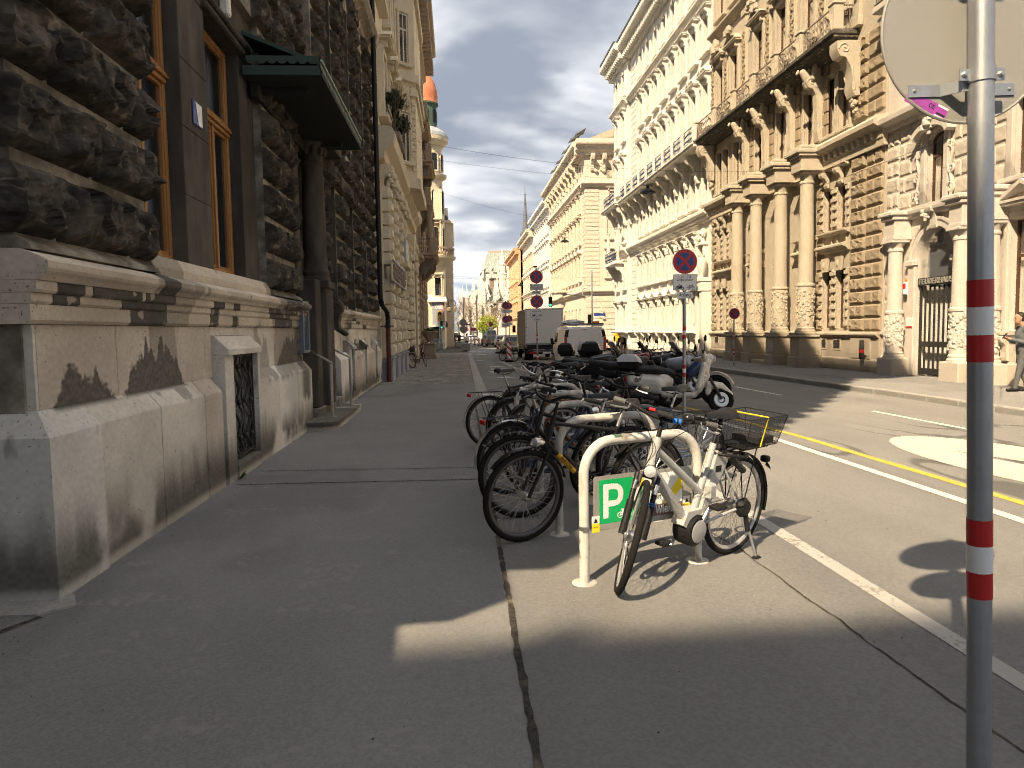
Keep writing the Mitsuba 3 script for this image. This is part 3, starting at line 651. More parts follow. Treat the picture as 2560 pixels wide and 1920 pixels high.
# the rock-faced blocks
def rough(y0, y1, z0, z1, amp, seed, res, corner=False, x0=-2.55):
    ny, nz = max(4, int((y1 - y0) / res)), max(4, int((z1 - z0) / res))
    rg_ = np.random.default_rng(seed); ns = int((y1 - y0) * (z1 - z0) * 46) + 5
    sy, sz, sh = rg_.uniform(y0, y1, ns), rg_.uniform(z0, z1, ns), rg_.uniform(-.30, .40, ns); sg_ = rg_.normal(0, 2.6, (ns, 2))
    def nz_(P):
        wp = 0.10 * np.stack([meshkit.fbm(P * 7 + seed, 3, seed=seed) - .5, meshkit.fbm(P * 7 + seed + 40, 3, seed=seed + 1) - .5], -1)
        a, b = P[..., 1] + (P[..., 0] - x0) + wp[..., 0], P[..., 2] + wp[..., 1]
        d2 = ((a[..., None] - sy) * .8) ** 2 + (b[..., None] - sz) ** 2; i = d2.argmin(-1)
        pl_ = sh[i] + sg_[i, 0] * (a - sy[i]) + sg_[i, 1] * (b - sz[i])
        big = meshkit.fbm(P * [1.5, 1.9, 2.6] + seed * 1.9, 2, seed=seed + 50); fine = meshkit.fbm(P * 21.0 + seed, 3, seed=seed + 3); md = meshkit.fbm(P * 8.0 + seed, 3, seed=seed + 6)
        return 0.20 + 0.40 * big + 0.55 * np.clip(pl_, -.7, .9) + 0.45 * (md - 0.5) + 0.30 * (fine - 0.5)
    def front(u, v):
        y = y0 + (y1 - y0) * u; z = z0 + (z1 - z0) * v
        dy = (y1 - y) if corner else np.minimum(y - y0, y1 - y); dz = np.minimum(z - z0, z1 - z)
        d = np.minimum(dy, dz); e = 1 - (1 - np.clip(d / 0.095, 0, 1)) ** 2.2
        P = np.stack([0 * y + x0, y, z], -1); h = np.clip(amp * e * (0.45 + nz_(P)), 0.0, None)
        wv = np.clip(1 - (y - y0) / 0.16, 0, 1) if corner else 0 * y
        jit = 0.018 * (meshkit.fbm(P * 9 + seed, 2, seed=7) - 0.5) * (e > 0)
        return np.stack([x0 + h, y - h * wv * 0.6 + jit, z + jit], -1)
    m = MB().grid(front, ny, nz)
    if corner:
        def side(u, v):
            x = x0 - 0.45 * u; z = z0 + (z1 - z0) * v; dz = np.minimum(z - z0, z1 - z); e = 1 - (1 - np.clip(dz / 0.095, 0, 1)) ** 2.2
            P = np.stack([x, 0 * x + y0, z], -1); h = np.clip(amp * e * (0.45 + nz_(P)), 0.0, None); wv = np.clip(1 - u / 0.35, 0, 1)
            return np.stack([x + h * wv, y0 - h * (wv * 0.6 + (1 - wv) * 0.8), z], -1)
        m.grid(side, int(0.45 / res), nz)
    return m
sd = 100
def course_blocks(k, spans, res, amp, corner_first=False, dark_label=None):
    global sd
    z0, z1 = 2.160 + 0.49 * k, 2.160 + 0.49 * k + 0.412
    for i, (a, b) in enumerate(spans):
        sd += 1
        part(A, 'rock_face_block', rough(a + .022, b - .022, z0, z1, amp, sd, res, corner_first and i == 0), 'm_dark_rough', smooth=16)
for k in range(16):
    ev = k % 2 == 0
    if k < 5: course_blocks(k, [(4.50, 4.98), (4.98, 6.05), (6.05, 6.46)] if ev else [(4.50, 5.5), (5.5, 6.46)], 0.019, 0.165, True)
    if k < 8: course_blocks(k, [(10.29, 11.2), (11.2, 12.12)] if ev else [(10.29, 10.75), (10.75, 12.12)], 0.028, 0.150)
    if 7 <= k: course_blocks(k, [(10.0, 11.3), (11.3, 12.85)] if ev else [(10.0, 10.7), (10.7, 12.1), (12.1, 12.85)], 0.05, 0.16)
    if k == 6: course_blocks(k, [(11.5, 13.2), (13.2, 14.9)], 0.05, 0.15)
    if k == 7: course_blocks(k, [(14.1, 15.1)], 0.05, 0.15)
    bays = [14.15 if k > 7 else 14.75] + [v for s in SPAN for v in s] + [23.6]
    if k in (5, 6):
        course_blocks(k, [(14.9, 16.6), (16.6, 18.3), (18.3, 20.2), (20.2, 22.0), (22.0, 23.6)] if ev else [(14.9, 15.7), (15.7, 17.4), (17.4, 19.3), (19.3, 21.1), (21.1, 23.6)], 0.06, 0.15)
    else:
        for q in range(0, len(bays), 2):
            a, b = bays[q], bays[q + 1]
            if b - a > 0.25:
                mid = a + (b - a) * (0.5 if ev else 0.36)
                course_blocks(k, [(a, mid), (mid, b)] if b - a > 1.2 else [(a, b)], 0.06, 0.15)
# rough quoin of the true corner behind the viewer's left: its outline draws the shade's edge on the pavement
for k in range(24):
    z0 = 0.2 + 0.95 * k; sd += 1
    part(A, 'quoin_block', MB().addm(hull(np.array([(-3.4, -0.9, 0), (-2.80 + .16 * rr.random(), -0.9 - .1 * rr.random(), 0.1), (-2.74 + .2 * rr.random(), -0.95, .45), (-2.80, -0.9, .8), (-3.4, -0.9, .85), (-3.4, 0.0, 0), (-2.9, 0.0, 0), (-2.9, 0, .85), (-3.4, 0, .85)]) + [0, 1.02, z0])), 'm_dark_rough')
# the pair of ground floor windows with a smooth pier
part(A, 'window_pier', MB().box(-2.94, -2.65, 7.64, 8.43, 2.24, 5.02), 'm_dark_smooth')
for z0, z1 in [(2.26, 2.93), (2.94, 3.60), (3.61, 4.26), (4.27, 5.0)]:
    part(A, 'pier_stone', MB().cbox(-2.66, -2.642, 7.648, 8.422, z0, z1, .004), 'm_dark_smooth')
part(A, 'lintel', MB().box(-2.94, -2.64, 6.41, 10.3, 5.02, 5.60).cbox(-2.70, -2.54, 8.35, 9.75, 5.10, 5.17, .02).cbox(-2.70, -2.57, 8.33, 9.77, 5.02, 5.10, .02), 'm_dark_smooth')
part(A, 'window_jamb_stone', MB().box(-2.94, -2.65, 9.67, 10.32, 2.24, 5.02), 'm_dark_smooth')
part(A, 'window_jamb_stone', MB().box(-2.93, -2.66, 6.36, 6.45, 2.24, 5.02), 'm_dark_smooth')
def wood_window(y0, y1, z0, z1, zt, x, par, curtain, fm='m_wood'):
    f = MB(); t = .065
    f.cbox(x - .05, x + .012, y0, y0 + t, z0, z1, .008); f.cbox(x - .05, x + .012, y1 - t, y1, z0, z1, .008)
    f.cbox(x - .05, x + .012, y0 + t, y1 - t, z1 - t, z1, .008); f.cbox(x - .05, x + .012, y0 + t, y1 - t, z0, z0 + t, .008)
    for k, (dx, h) in enumerate([(.03, .05), (.055, .03), (.04, .03), (.02, .03)]):
        zz = zt - .07 + sum(v[1] for v in [(.03, .05), (.055, .03), (.04, .03), (.02, .03)][:k]); f.cbox(x - .05, x + dx, y0 + .01, y1 - .01, zz, zz + h - .001, .006)
    yc = (y0 + y1) / 2
    f.cbox(x - .045, x + .02, yc - .03, yc + .03, z0 + t, zt - .07, .006)
    for a, b, c_, d in [(y0 + t, yc - .03, z0 + t, zt - .07), (yc + .03, y1 - t, z0 + t, zt - .07), (y0 + t, y1 - t, zt + .07, z1 - t)]:
        s = .035
        f.box(x - .04, x - .005, a, a + s, c_, d).box(x - .04, x - .005, b - s, b, c_, d).box(x - .04, x - .005, a + s, b - s, c_, c_ + s).box(x - .04, x - .005, a + s, b - s, d - s, d)
    wn = part(par, 'window', f, fm)
    part(wn, 'pane', MB().add([(x - .03, y0, z0), (x - .03, y1, z0), (x - .03, y1, z1), (x - .03, y0, z1)], [[0, 1, 2, 3]]), 'm_glass')
    cu = MB().grid(lambda u, v: np.stack([x - .16 + .012 * np.sin(u * 70), y0 - .05 + (y1 - y0 + .1) * u, z0 - .05 + (z1 - z0 + .1) * v], -1), 60, 2)
    part(wn, 'curtain', cu, curtain, smooth=True)
wood_window(6.42, 7.64, 2.26, 5.0, 4.05, -2.80, A, 'm_curtain_grey')
wood_window(8.43, 9.67, 2.26, 5.0, 4.05, -2.80, A, 'm_curtain_grey')
part(A, 'dark_room', MB().box(-3.58, -3.0, 6.3, 10.4, 2.0, 5.6), 'm_room')
for a, b in SPAN:
    part(A, 'jamb', MB().box(-3.0, -2.56, b - .001, b + .04, 2.06, 4.65).box(-3.0, -2.56, b - .001, b + .04, 5.75, 9.3), 'm_dark_smooth')
    wood_window(a, b, 2.12, 4.65, 3.9, -2.82, A, 'm_curtain_grey', 'm_wood_dark'); wood_window(a, b, 5.77, 9.3, 7.9, -2.82, A, 'm_curtain_grey', 'm_wood_dark')
wood_window(12.9, 14.1, 5.77, 9.3, 7.9, -2.82, A, 'm_curtain_grey', 'm_wood_dark')
# entrance: recess, door, pilaster, column on its pedestal, volute, steps, canopy
part(A, 'entrance_recess', MB().box(-3.59, -3.5, 12.1, 14.9, 0.2, 5.3).box(-3.49, -2.58, 12.04, 12.11, 0.3, 5.3).box(-3.49, -2.58, 14.9, 14.96, 0.3, 5.3).box(-3.49, -2.56, 12.12, 14.9, 5.24, 5.3), 'm_dark_smooth')
d = part(A, 'door', MB().cbox(-3.49, -3.43, 12.2, 13.0, 0.44, 3.2, .01).cbox(-3.49, -3.43, 13.02, 13.85, 0.44, 3.2, .01), 'm_wood_dark')
part(d, 'panel', MB().cbox(-3.43, -3.41, 12.32, 12.88, .7, 1.6, .01).cbox(-3.43, -3.41, 12.32, 12.88, 1.8, 3.0, .01).cbox(-3.43, -3.41, 13.14, 13.73, .7, 1.6, .01).cbox(-3.43, -3.41, 13.14, 13.73, 1.8, 3.0, .01), 'm_wood_dark')
part(A, 'pilaster', MB().cbox(-2.9, -2.58, 12.42, 12.78, 2.44, 5.24, .02), 'm_dark_smooth')
col = part(A, 'column', MB().lathe([(0, 2.44), (.25, 2.44), (.25, 2.50), (.22, 2.52), (.24, 2.56), (.24, 2.60), (.205, 2.64), (.20, 2.70), (.197, 3.4), (.178, 4.40), (.20, 4.42), (.20, 4.46), (.178, 4.48)], 28, trans(-2.43, 13.22, 0)), 'm_dark_smooth', smooth=40)
cap = MB().lathe([(.178, 4.48), (.19, 4.62), (.26, 4.76), (.28, 4.80)], 24, trans(-2.43, 13.22, 0)).cbox(-2.72, -2.14, 12.93, 13.51, 4.80, 4.88, .02)
for k in range(10):
    g = k * .628; cap.sphere((-2.43 + .21 * math.cos(g), 13.22 + .21 * math.sin(g), 4.66), (.05, .05, .10), 5)
part(col, 'capital', cap, 'm_dark_smooth')
part(A, 'impost', MB().cbox(-2.75, -2.16, 12.9, 14.85, 4.89, 5.23, .02), 'm_dark_smooth')
part(A, 'column_pedestal', MB().cbox(-2.75, -2.20, 12.9, 13.56, 0.3, 2.44, .02).cbox(-2.78, -2.16, 12.87, 13.6, 2.30, 2.435, .02).cbox(-2.6, -2.30, 12.45, 12.88, .3, 2.435, .02), 'm_dark_smooth')
fl = Polygon([(13.57, 0.02), (14.98, 0.02), (14.98, 0.35), (14.92, .8), (14.78, 1.15), (14.62, 1.4), (14.62, 2.06), (13.57, 2.06)])
part(A, 'door_jamb_stone', MB().ext(fl, -2.9, -2.42, YZ), 'm_dark_smooth')
vol = MB()
sp = np.array([[.12 * math.exp(-.16 * t) * math.cos(t), .12 * math.exp(-.16 * t) * math.sin(t)] for t in np.linspace(0, 11, 60)])
vol.ext(Polygon(np.vstack([arc((0, 0, 0), .155, -60, 210, 20)[:, [0, 2]], [(-.12, -.2), (-.05, -.42), (.10, -.46), (.06, -.30), (.10, -.16)]])), -.14, .14, trans(-2.36, 14.78, 2.03) @ XZ)
for yy in (-.145, .145): vol.tube(np.column_stack([sp[:, 0] - 2.36, np.full(60, 14.78 + yy), sp[:, 1] + 2.03]), .022, 5)
for k in range(5): vol.sphere((-2.30 + .03 * k, 14.72 + .05 * (k % 3), 1.60 - .02 * k), (.06, .06, .05), 6)
part(A, 'volute', vol, 'm_dark_smooth', smooth=30, label='scrolled stone volute beside the entrance')
def rounded(x0, x1, y0, y1, r):
    return Polygon([(x0, y0), (x1 - r, y0), *[(x1 - r + r * math.cos(a), y0 + r + r * math.sin(a)) for a in np.linspace(-1.57, 0, 7)], (x1, y1 - .04), (x1 - .04, y1), (x0, y1)])
st = rounded(-3.0, -1.93, 11.75, 14.78, .25)
part(A, 'step', MB().ext(st, 0.0, .10).ext(st.buffer(.025), .10, .145), 'm_plinth')
part(A, 'step', MB().ext(rounded(-3.3, -2.30, 12.43, 14.75, .05), .145, .27).ext(rounded(-3.3, -2.27, 12.43, 14.75, .05), .27, .30), 'm_plinth')
part(A, 'step', MB().ext(rounded(-3.5, -2.66, 12.44, 14.75, .03), .30, .44), 'm_plinth')
h1 = thing('handrail', 'grey steel handrail at the near edge of the entrance steps', 'handrail')
put(h1, MB().cbox(-2.115, -2.075, 12.45, 12.49, .145, 1.03, .004), 'm_steel')
part(h1, 'rail', MB().addm(hull([(x, y, z + dz) for x, z in ((-2.075, 1.03), (-2.52, 1.30)) for y in (12.45, 12.49) for dz in (0, .03)])), 'm_steel'); part(h1, 'foot_plate', MB().cbox(-2.15, -2.04, 12.41, 12.53, .146, .155, .002), 'm_steel')
h2 = thing('handrail', 'grey steel handrail at the far edge of the entrance steps', 'handrail')
put(h2, MB().cbox(-2.115, -2.075, 14.58, 14.62, .145, 1.03, .004), 'm_steel')
part(h2, 'inner_post', MB().cbox(-2.80, -2.76, 14.58, 14.62, .44, 1.42, .004), 'm_steel')
part(h2, 'rail', MB().addm(hull([(x, y, z + dz) for x, z in ((-2.075, 1.03), (-2.80, 1.43)) for y in (14.58, 14.62) for dz in (0, .03)])), 'm_steel'); part(h2, 'foot_plate', MB().cbox(-2.15, -2.04, 14.54, 14.66, .146, .155, .002), 'm_steel')
nf = thing('notice_holder', 'slim blue grey steel frame standing off the wall beside the entrance', 'frame')
put(nf, MB().cbox(-2.46, -2.38, 11.78, 11.83, 1.23, 2.05, .006).cbox(-2.46, -2.38, 12.20, 12.25, 1.23, 2.05, .006).cbox(-2.46, -2.38, 11.83, 12.20, 1.23, 1.275, .006).cbox(-2.46, -2.38, 11.83, 12.20, 2.005, 2.05, .006), 'm_steel_blue')
part(nf, 'bracket', MB().box(-2.50, -2.46, 11.79, 11.82, 1.4, 1.44).box(-2.50, -2.46, 12.21, 12.24, 1.4, 1.44), 'm_steel_blue')
cn = thing('entrance_canopy', 'dark green metal canopy with scalloped edge over the entrance', 'canopy')
cy0, cy1, cx, cz = 9.72, 13.62, -1.66, 4.90
put(cn, MB().addm(hull([(-2.6, cy0, 5.32), (-2.6, cy1, 5.32), (cx, cy0, cz + .05), (cx, cy1, cz + .05), (-2.6, cy0, 5.27), (-2.6, cy1, 5.27), (cx, cy0, cz), (cx, cy1, cz)])), 'm_canopy')
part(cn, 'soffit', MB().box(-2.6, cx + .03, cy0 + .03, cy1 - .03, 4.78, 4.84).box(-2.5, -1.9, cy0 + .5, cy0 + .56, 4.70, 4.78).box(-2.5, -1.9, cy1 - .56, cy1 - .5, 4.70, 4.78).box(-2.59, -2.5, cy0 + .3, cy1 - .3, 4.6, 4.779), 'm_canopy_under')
sc = MB()
for k in range(26):
    y = cy0 + (cy1 - cy0) * (k + .5) / 26; sc.ext(Point(0, 0).buffer(.082, 6).intersection(sbox(-.1, -.1, .1, .03)), 0, .008, trans(cx + .012, y, cz + .02) @ YZ)
for k in range(7):
    x = -2.55 + .88 * (k + .5) / 7; sc.ext(Point(0, 0).buffer(.07, 6).intersection(sbox(-.1, -.1, .1, .03)), -.008, 0, trans(x, cy0 - .002, cz + .08) @ XZ)
part(cn, 'scalloped_trim', sc, 'm_canopy', kind='stuff')
part(cn, 'gutter_edge', MB().tube([(cx + .03, cy0, cz + .062), (cx + .03, cy1, cz + .062)], .016, 6), 'm_canopy_edge')
part(cn, 'fascia', MB().box(cx - .02, cx + .004, cy0, cy1, 4.78, 4.895).box(-2.6, cx - .021, cy0, cy0 + .024, 4.78, 4.895).box(-2.6, cx - .021, cy1 - .024, cy1, 4.78, 4.895), 'm_canopy')
dp = thing('downpipe', 'black rain pipe at the far corner of the dark building with red lower end', 'pipe')
put(dp, MB().tube(np.vstack([[(-2.30, 22.9, 11.5), (-2.30, 22.9, 2.75)], spline([(-2.30, 22.9, 2.55), (-2.27, 23.15, 2.35), (-2.2, 23.55, 2.2), (-2.18, 23.75, 2.0), (-2.18, 23.75, 1.75)], 5)]), .075, 12), 'm_black')
part(dp, 'cast_foot', MB().tube([(-2.18, 23.75, 1.7), (-2.18, 23.75, -.05)], .072, 12), 'm_pipe_red'); part(dp, 'collar', MB().tube([(-2.18, 23.75, 1.68), (-2.18, 23.75, 1.76)], .10, 12).box(-2.4, -2.0, 23.6, 23.66, 1.7, 1.74), 'm_iron')
# plaque and small lamp box on the windows' pier and lintel
pq = thing('wall_plaque', 'small blue and white enamel plaque on the pier between two windows', 'plaque')
put(pq, MB().cbox(-2.64, -2.627, 7.93, 8.19, 3.70, 3.94, .004), 'm_sign_blue')
part(pq, 'white_field', MB().ext(Polygon([(8.0, 3.93), (8.18, 3.93), (8.18, 3.71), (8.07, 3.71)]), -2.626, -2.622, YZ), 'm_sign_white')
lb = thing('wall_lamp', 'cream box lamp on the lintel above the second window', 'lamp')
put(lb, MB().cbox(-2.64, -2.53, 8.98, 9.10, 5.2, 5.5, .02), 'm_cream'); part(lb, 'conduit', MB().rod((-2.62, 9.04, 5.5), (-2.62, 9.04, 7.2), .008, 6), 'm_iron')
wd = thing('weed', 'small green weed growing at the foot of the plinth below the grille', 'plant')
r_ = np.random.default_rng(3); wm = MB()
for k in range(26):
    a = r_.uniform(-1.2, 1.2); l = r_.uniform(.05, .12); b = np.array([-2.355, 8.02, 0.0]) + [0, r_.uniform(-.05, .05), 0]
    t = b + [abs(math.cos(a)) * l * .7 + .01, math.sin(a) * l * .8, l * r_.uniform(.5, 1.1)]; s_ = np.array([.0, .016, .008])
    wm.add([b, (b + t) / 2 + s_, t, (b + t) / 2 - s_], [[0, 1, 2, 3]])
put(wd, wm, 'm_leaf_weed')

# ------------------------------------------------------------------ the block across the side street behind the viewer, whose roof line shades the foreground
Bb = thing('corner_building_behind', 'pale town block across the side street behind the viewer', 'building')
ed = [(-26, -16.2), (-12.6, -15.2), (-9.7, -15.1), (-3.2, -14.9)]
put(Bb, MB().ext(Polygon([*ed, (-3.2, -36), (-26, -36)]), -0.2, 19.6), 'm_cream_left')
part(Bb, 'cornice', MB().ext(Polygon([(x, y + .45) for x, y in ed] + [(x, y - .3) for x, y in ed[::-1]]), 19.6, 20.0), 'm_moulding')
fin = MB()
for (xa, ya), (xb_, yb_) in zip(ed[:-1], ed[1:]):
    for t in np.arange(0, 1, 2.9 / math.hypot(xb_ - xa, yb_ - ya)):
        x, y = xa + (xb_ - xa) * t, ya + (yb_ - ya) * t; fin.lathe([(.2, 20.0), (.1, 20.1), (.22, 20.3), (.16, 20.5), (0, 20.55)], 12, trans(x, y, 0))
part(Bb, 'roof_vases', fin, 'm_moulding', kind='stuff')
bw = MB()
for k in range(7):
    for z in (2, 6, 10, 14):
        x = -24 + 3.1 * k; y = float(np.interp(x, [e[0] for e in ed], [e[1] for e in ed])); bw.box(x - .6, x + .6, y - .2, y + .05, z, z + 2.2)
part(Bb, 'windows', bw, 'm_dark_glass', kind='stuff')

gr_ = np.random.default_rng(17); gm = MB(); gw = MB()
for k in range(420):
    x = gr_.uniform(-2.3, 4.2); y = gr_.uniform(2.2, 13) ; 
    if gr_.random() < .45: x = -2.34 + abs(gr_.normal(0, .07))
    r = gr_.uniform(.002, .0065); z = float(zroad(x, y)) if x > .262 else 0.0
    v_ = gr_.normal(size=(8, 3)); v_ = v_ / np.linalg.norm(v_, axis=1, keepdims=True) * r * [1, 1, .6] + [x, y, z + r * .4]
    (gm if gr_.random() < .6 else gw).addm(hull(v_))
k_ = thing('grit', 'fine dark grit scattered over the pavement', None, kind='stuff'); put(k_, gm, 'm_grit')
k_ = thing('pale_grit', 'pale crumbs and pebbles scattered over the pavement', None, kind='stuff'); put(k_, gw, 'm_kerb')
# ------------------------------------------------------------------ facades: local axes u (along the wall), w (out of it), v (up)
def FR(X, z=0.0): return np.array([[0, -1, 0, X], [1, 0, 0, 0], [0, 0, 1, z], [0, 0, 0, 1.0]])      # sunny side, u = y
def FL(X, z=0.0): return np.array([[0, 1, 0, X], [-1, 0, 0, 0], [0, 0, 1, z], [0, 0, 0, 1.0]])      # shaded side, u = -y
def FN(Y, z=0.0): return np.array([[1, 0, 0, 0], [0, -1, 0, Y], [0, 0, 1, z], [0, 0, 0, 1.0]])      # facing the viewer, u = x (mirrored w)
def uv(poly, w0, w1): return MB().ext(poly, w0, w1, XZ)
def prof(p, u0, u1): return MB().ext(Polygon(p), u0, u1, YZ)
def fput(par, name, F, m, mt, **k):
    if np.linalg.det(F[:3, :3]) < 0:
        m.m = F; return part(par, name, m, mt, **k)
    return part(par, name, m, mt, tw=F, **k)
_sh = {}
def shape(key, fn, smooth=False):
    if key not in _sh: _sh[key] = Shape(fn(), smooth)
    return _sh[key]
def ocut(kind, u, v, w, h):
    if kind == 'arch': return shapely.union_all([sbox(u - w / 2, v, u + w / 2, v + h - w / 2), Point(u, v + h - w / 2).buffer(w / 2, 10)])
    if kind == 'seg': return Polygon([(u - w / 2, v), (u + w / 2, v), *[(u + w / 2 * math.cos(a), v + h - .25 * w + .25 * w * math.sin(a)) for a in np.linspace(0, math.pi, 9)]])
    return sbox(u - w / 2, v, u + w / 2, v + h)
def w_frame(kind, w, h):
    o = ocut(kind, 0, 0, w, h); m = uv(o.difference(o.buffer(-.06)), -.06, 0)
    t = h * .66
    m.box(-w / 2 + .06, w / 2 - .06, -.05, .015, t, t + .07).box(-.03, .03, -.05, .008, .06, t)
    if h > 1.9: m.box(-.02, .02, -.05, .0, t + .07, h - .06 - (.0 if kind == 'rect' else .1 * w))
    return m
def w_pane(kind, w, h):
    o = ocut(kind, 0, 0, w - .1, h - .05); v, f = trimesh.creation.triangulate_polygon(o, engine='earcut')
    return MB().add(np.column_stack([v[:, 0], np.full(len(v), -.03), v[:, 1]]), f)
wr = random.Random(11)
def win(par, F, u, v, w, h, rec=.28, kind='rect', fm='m_wood_dark', curtain=None):
    tw = F @ trans(u, -rec, v); kk = (kind, round(w, 2), round(h, 2))
    x = part(par, 'window', shape(('f',) + kk, lambda: w_frame(*kk)), fm, tw=tw)
    part(x, 'pane', shape(('p',) + kk, lambda: w_pane(*kk)), 'm_glass', tw=tw)
    c = wr.choice([.45, .6, .66, .66, .9, .3]) if curtain is None else curtain
    if c:
        q = (round(w, 2), round(h * c, 2)); part(x, 'blind', shape(('c',) + q, lambda: MB().grid(lambda a, b: np.stack([(a - .5) * (q[0] + .1), -.14 + .01 * np.sin(a * 50), -.05 + b * q[1]], -1), 24, 1), True), 'm_curtain', tw=tw)
def ornament(n, ru, rv, dw, seed, r0=.03):
    """a low relief of little swelling forms"""
    g = random.Random(seed); m = MB()
    for k in range(n):
        a = g.uniform(0, 6.28); q = math.sqrt(g.random()); s_ = r0 * g.uniform(.6, 1.5)
        m.sphere((ru * q * math.cos(a), dw * g.uniform(.3, 1), rv * q * math.sin(a)), (s_ * g.uniform(.8, 1.6), s_, s_ * g.uniform(.8, 1.6)), 4)
    return m
def scroll(H, D, W):
    """S-shaped console: foot at v=0, volute at the top, depth D, height H, width W"""
    a = arc((0, 0, 0), D * .42, -30, 200, 14)[:, [0, 2]] + [D * .58, H - D * .42]
    p = [(0, H), (D * .5, H)] + [tuple(q) for q in a[::-1][:0]] + [(D, H - .02), (D, H - D * .35), (D * .86, H - D * .62), (D * .62, H - D * .66), (D * .42, H - D * 1.0), (D * .30, H * .35), (D * .34, H * .14), (D * .22, 0), (0, 0)]
    m = prof(p, -W / 2, W / 2)
    for s_ in (-1, 1):
        t = np.linspace(0, 9, 34); e = D * .26 * np.exp(-.18 * t)
        m.tube(np.column_stack([np.full(34, s_ * W / 2), D * .66 + e * np.cos(t), H - D * .34 + e * np.sin(t)]), D * .045, 4)
        m.tube(np.column_stack([np.full(12, s_ * W / 2), np.linspace(D * .3, D * .25, 12) + .05 * D * np.sin(np.linspace(0, 6, 12)), np.linspace(H * .55, H * .1, 12)]), D * .04, 4)
    return m
def sur(style, w, h, s=.15, d=.08):
    """window surround: jambs, sill, header; style none / hood / tri / seg / key"""
    m = MB(); a = w / 2
    m.cbox(-a - s, -a, 0.001, d, -.02, h + .02, .012).cbox(a, a + s, 0.001, d, -.02, h + .02, .012)
    m.cbox(-a - s * 1.7, a + s * 1.7, .001, d + .10, -.14, -.021, .015).cbox(-a - s, a + s, .001, d, h + .021, h + s, .012)
    b = a + s * 1.75; t = h + s
    if style in ('hood', 'tri', 'seg'):
        m.box(-a - s * .9, a + s * .9, .001, d * .8, t + .001, t + .16)
        for q in (-1, 1): m.box(q * (a + s * .55) - .06, q * (a + s * .55) + .06, d * .8, d + .13, t - .08, t + .16)
        m.box(-b, b, .001, d + .20, t + .161, t + .23)
        if style == 'hood': m.box(-b - .03, b + .03, .001, d + .25, t + .231, t + .28)
        else:
            hh = b * .50
            pts = [(-b, 0), (b, 0), (0, hh)] if style == 'tri' else [(-b, 0), (b, 0)] + [(b * math.cos(x), hh * .9 * math.sin(x)) for x in np.linspace(.15, math.pi - .15, 12)]
            pg = affinity.translate(Polygon(pts), 0, t + .231)
            m.ext(pg, .001, d * .6, XZ); m.ext(pg.buffer(.03, join_style=2).difference(pg.buffer(-.06, join_style=2)).intersection(sbox(-9, t + .231, 9, 99)), d * .6 + .001, d + .24, XZ)
            m.sphere((0, d * .7, t + .231 + hh * .36), (.10, .06, .12), 5)
    if style == 'key':
        m.ext(Polygon([(-.10, h - .03), (.10, h - .03), (.16, t + .12), (-.16, t + .12)]), d, d + .07, XZ)
    return m
def surround(par, F, u, v, w, h, style, mt, s=.15, d=.08):
    return part(par, 'window_surround', shape(('s', style, round(w, 2), round(h, 2), s, d), lambda: sur(style, w, h, s, d)), mt, tw=F @ trans(u, 0, v))
def walls(par, F, u0, u1, v0, v1, holes, mt, d=.42, name='wall'):
    p = sbox(u0, v0, u1, v1)
    if holes: p = p.difference(shapely.union_all(holes))
    return fput(par, name, F, uv(p, -d, 0), mt)
def dentils(par, F, u0, u1, v0, v1, w0, w1, step, mt, name='dentils', wd=.5):
    m = MB(); n = int((u1 - u0) / step)
    for k in range(n): m.box(u0 + k * step, u0 + (k + wd) * step, w0, w1, v0, v1)
    return part(par, name, m, mt, tw=F, kind='stuff')
def blocks(par, F, u0, u1, v0, v1, rows, cuts, mt, d=.06, gap=.035, seed=1, face='plain', w0=0.001):
    """rusticated courses; each block a part"""
    g = np.random.default_rng(seed); hgt = (v1 - v0) / rows
    for r in range(rows):
        cs = [u0] + [u0 + (u1 - u0) * c for c in (cuts[r % len(cuts)] or [])] + [u1]
        for a, b in zip(cs[:-1], cs[1:]):
            z0, z1 = v0 + r * hgt + gap / 2, v0 + (r + 1) * hgt - gap / 2
            if face == 'rough':
                s_ = int(g.integers(1, 9999))
                def fn(p, q, a=a, b=b, z0=z0, z1=z1, s_=s_):
                    P = np.stack([a + (b - a) * p, 0 * p, z0 + (z1 - z0) * q], -1); e = np.minimum(np.minimum(p, 1 - p) * (b - a), np.minimum(q, 1 - q) * (z1 - z0))
                    h_ = np.clip(e / .045, 0, 1); nn = meshkit.fbm(P * 8.5 + s_, 3, seed=s_ % 50)
                    return np.stack([P[..., 0], w0 + d * h_ * (.75 + .9 * (nn - .5) * (e > .06)), P[..., 2]], -1)
                m = MB().grid(fn, max(4, int((b - a) / .055)), max(4, int((z1 - z0) / .055)))
                part(par, 'rusticated_block', m, mt, smooth=25, tw=F)
            else:
                part(par, 'rusticated_block', MB().cbox(a, b, w0, d, z0, z1, .02), mt, tw=F)
def railing(L, H, dens=.26, seed=1):
    """ornate iron railing, one bay: rails, bars and scrolls"""
    m = MB(); m.box(-L / 2, L / 2, -.02, .02, H - .04, H).box(-L / 2, L / 2, -.015, .015, .06, .09)
    n = max(2, int(L / dens)); st = L / n
    for k in range(n + 1): m.box(-L / 2 + k * st - .008, -L / 2 + k * st + .008, -.008, .008, .09, H - .04)
    for k in range(n):
        c = -L / 2 + (k + .5) * st
        for zc, sg in ((H * .32, 1), (H * .68, -1)):
            t = np.linspace(0, 8.5, 20); e = st * .40 * np.exp(-.17 * t)
            m.tube(np.column_stack([c + e * np.cos(t * sg + k), 0 * t, zc + e * 1.15 * np.sin(t * sg + k)]), .012, 4, cap=False)
    return m
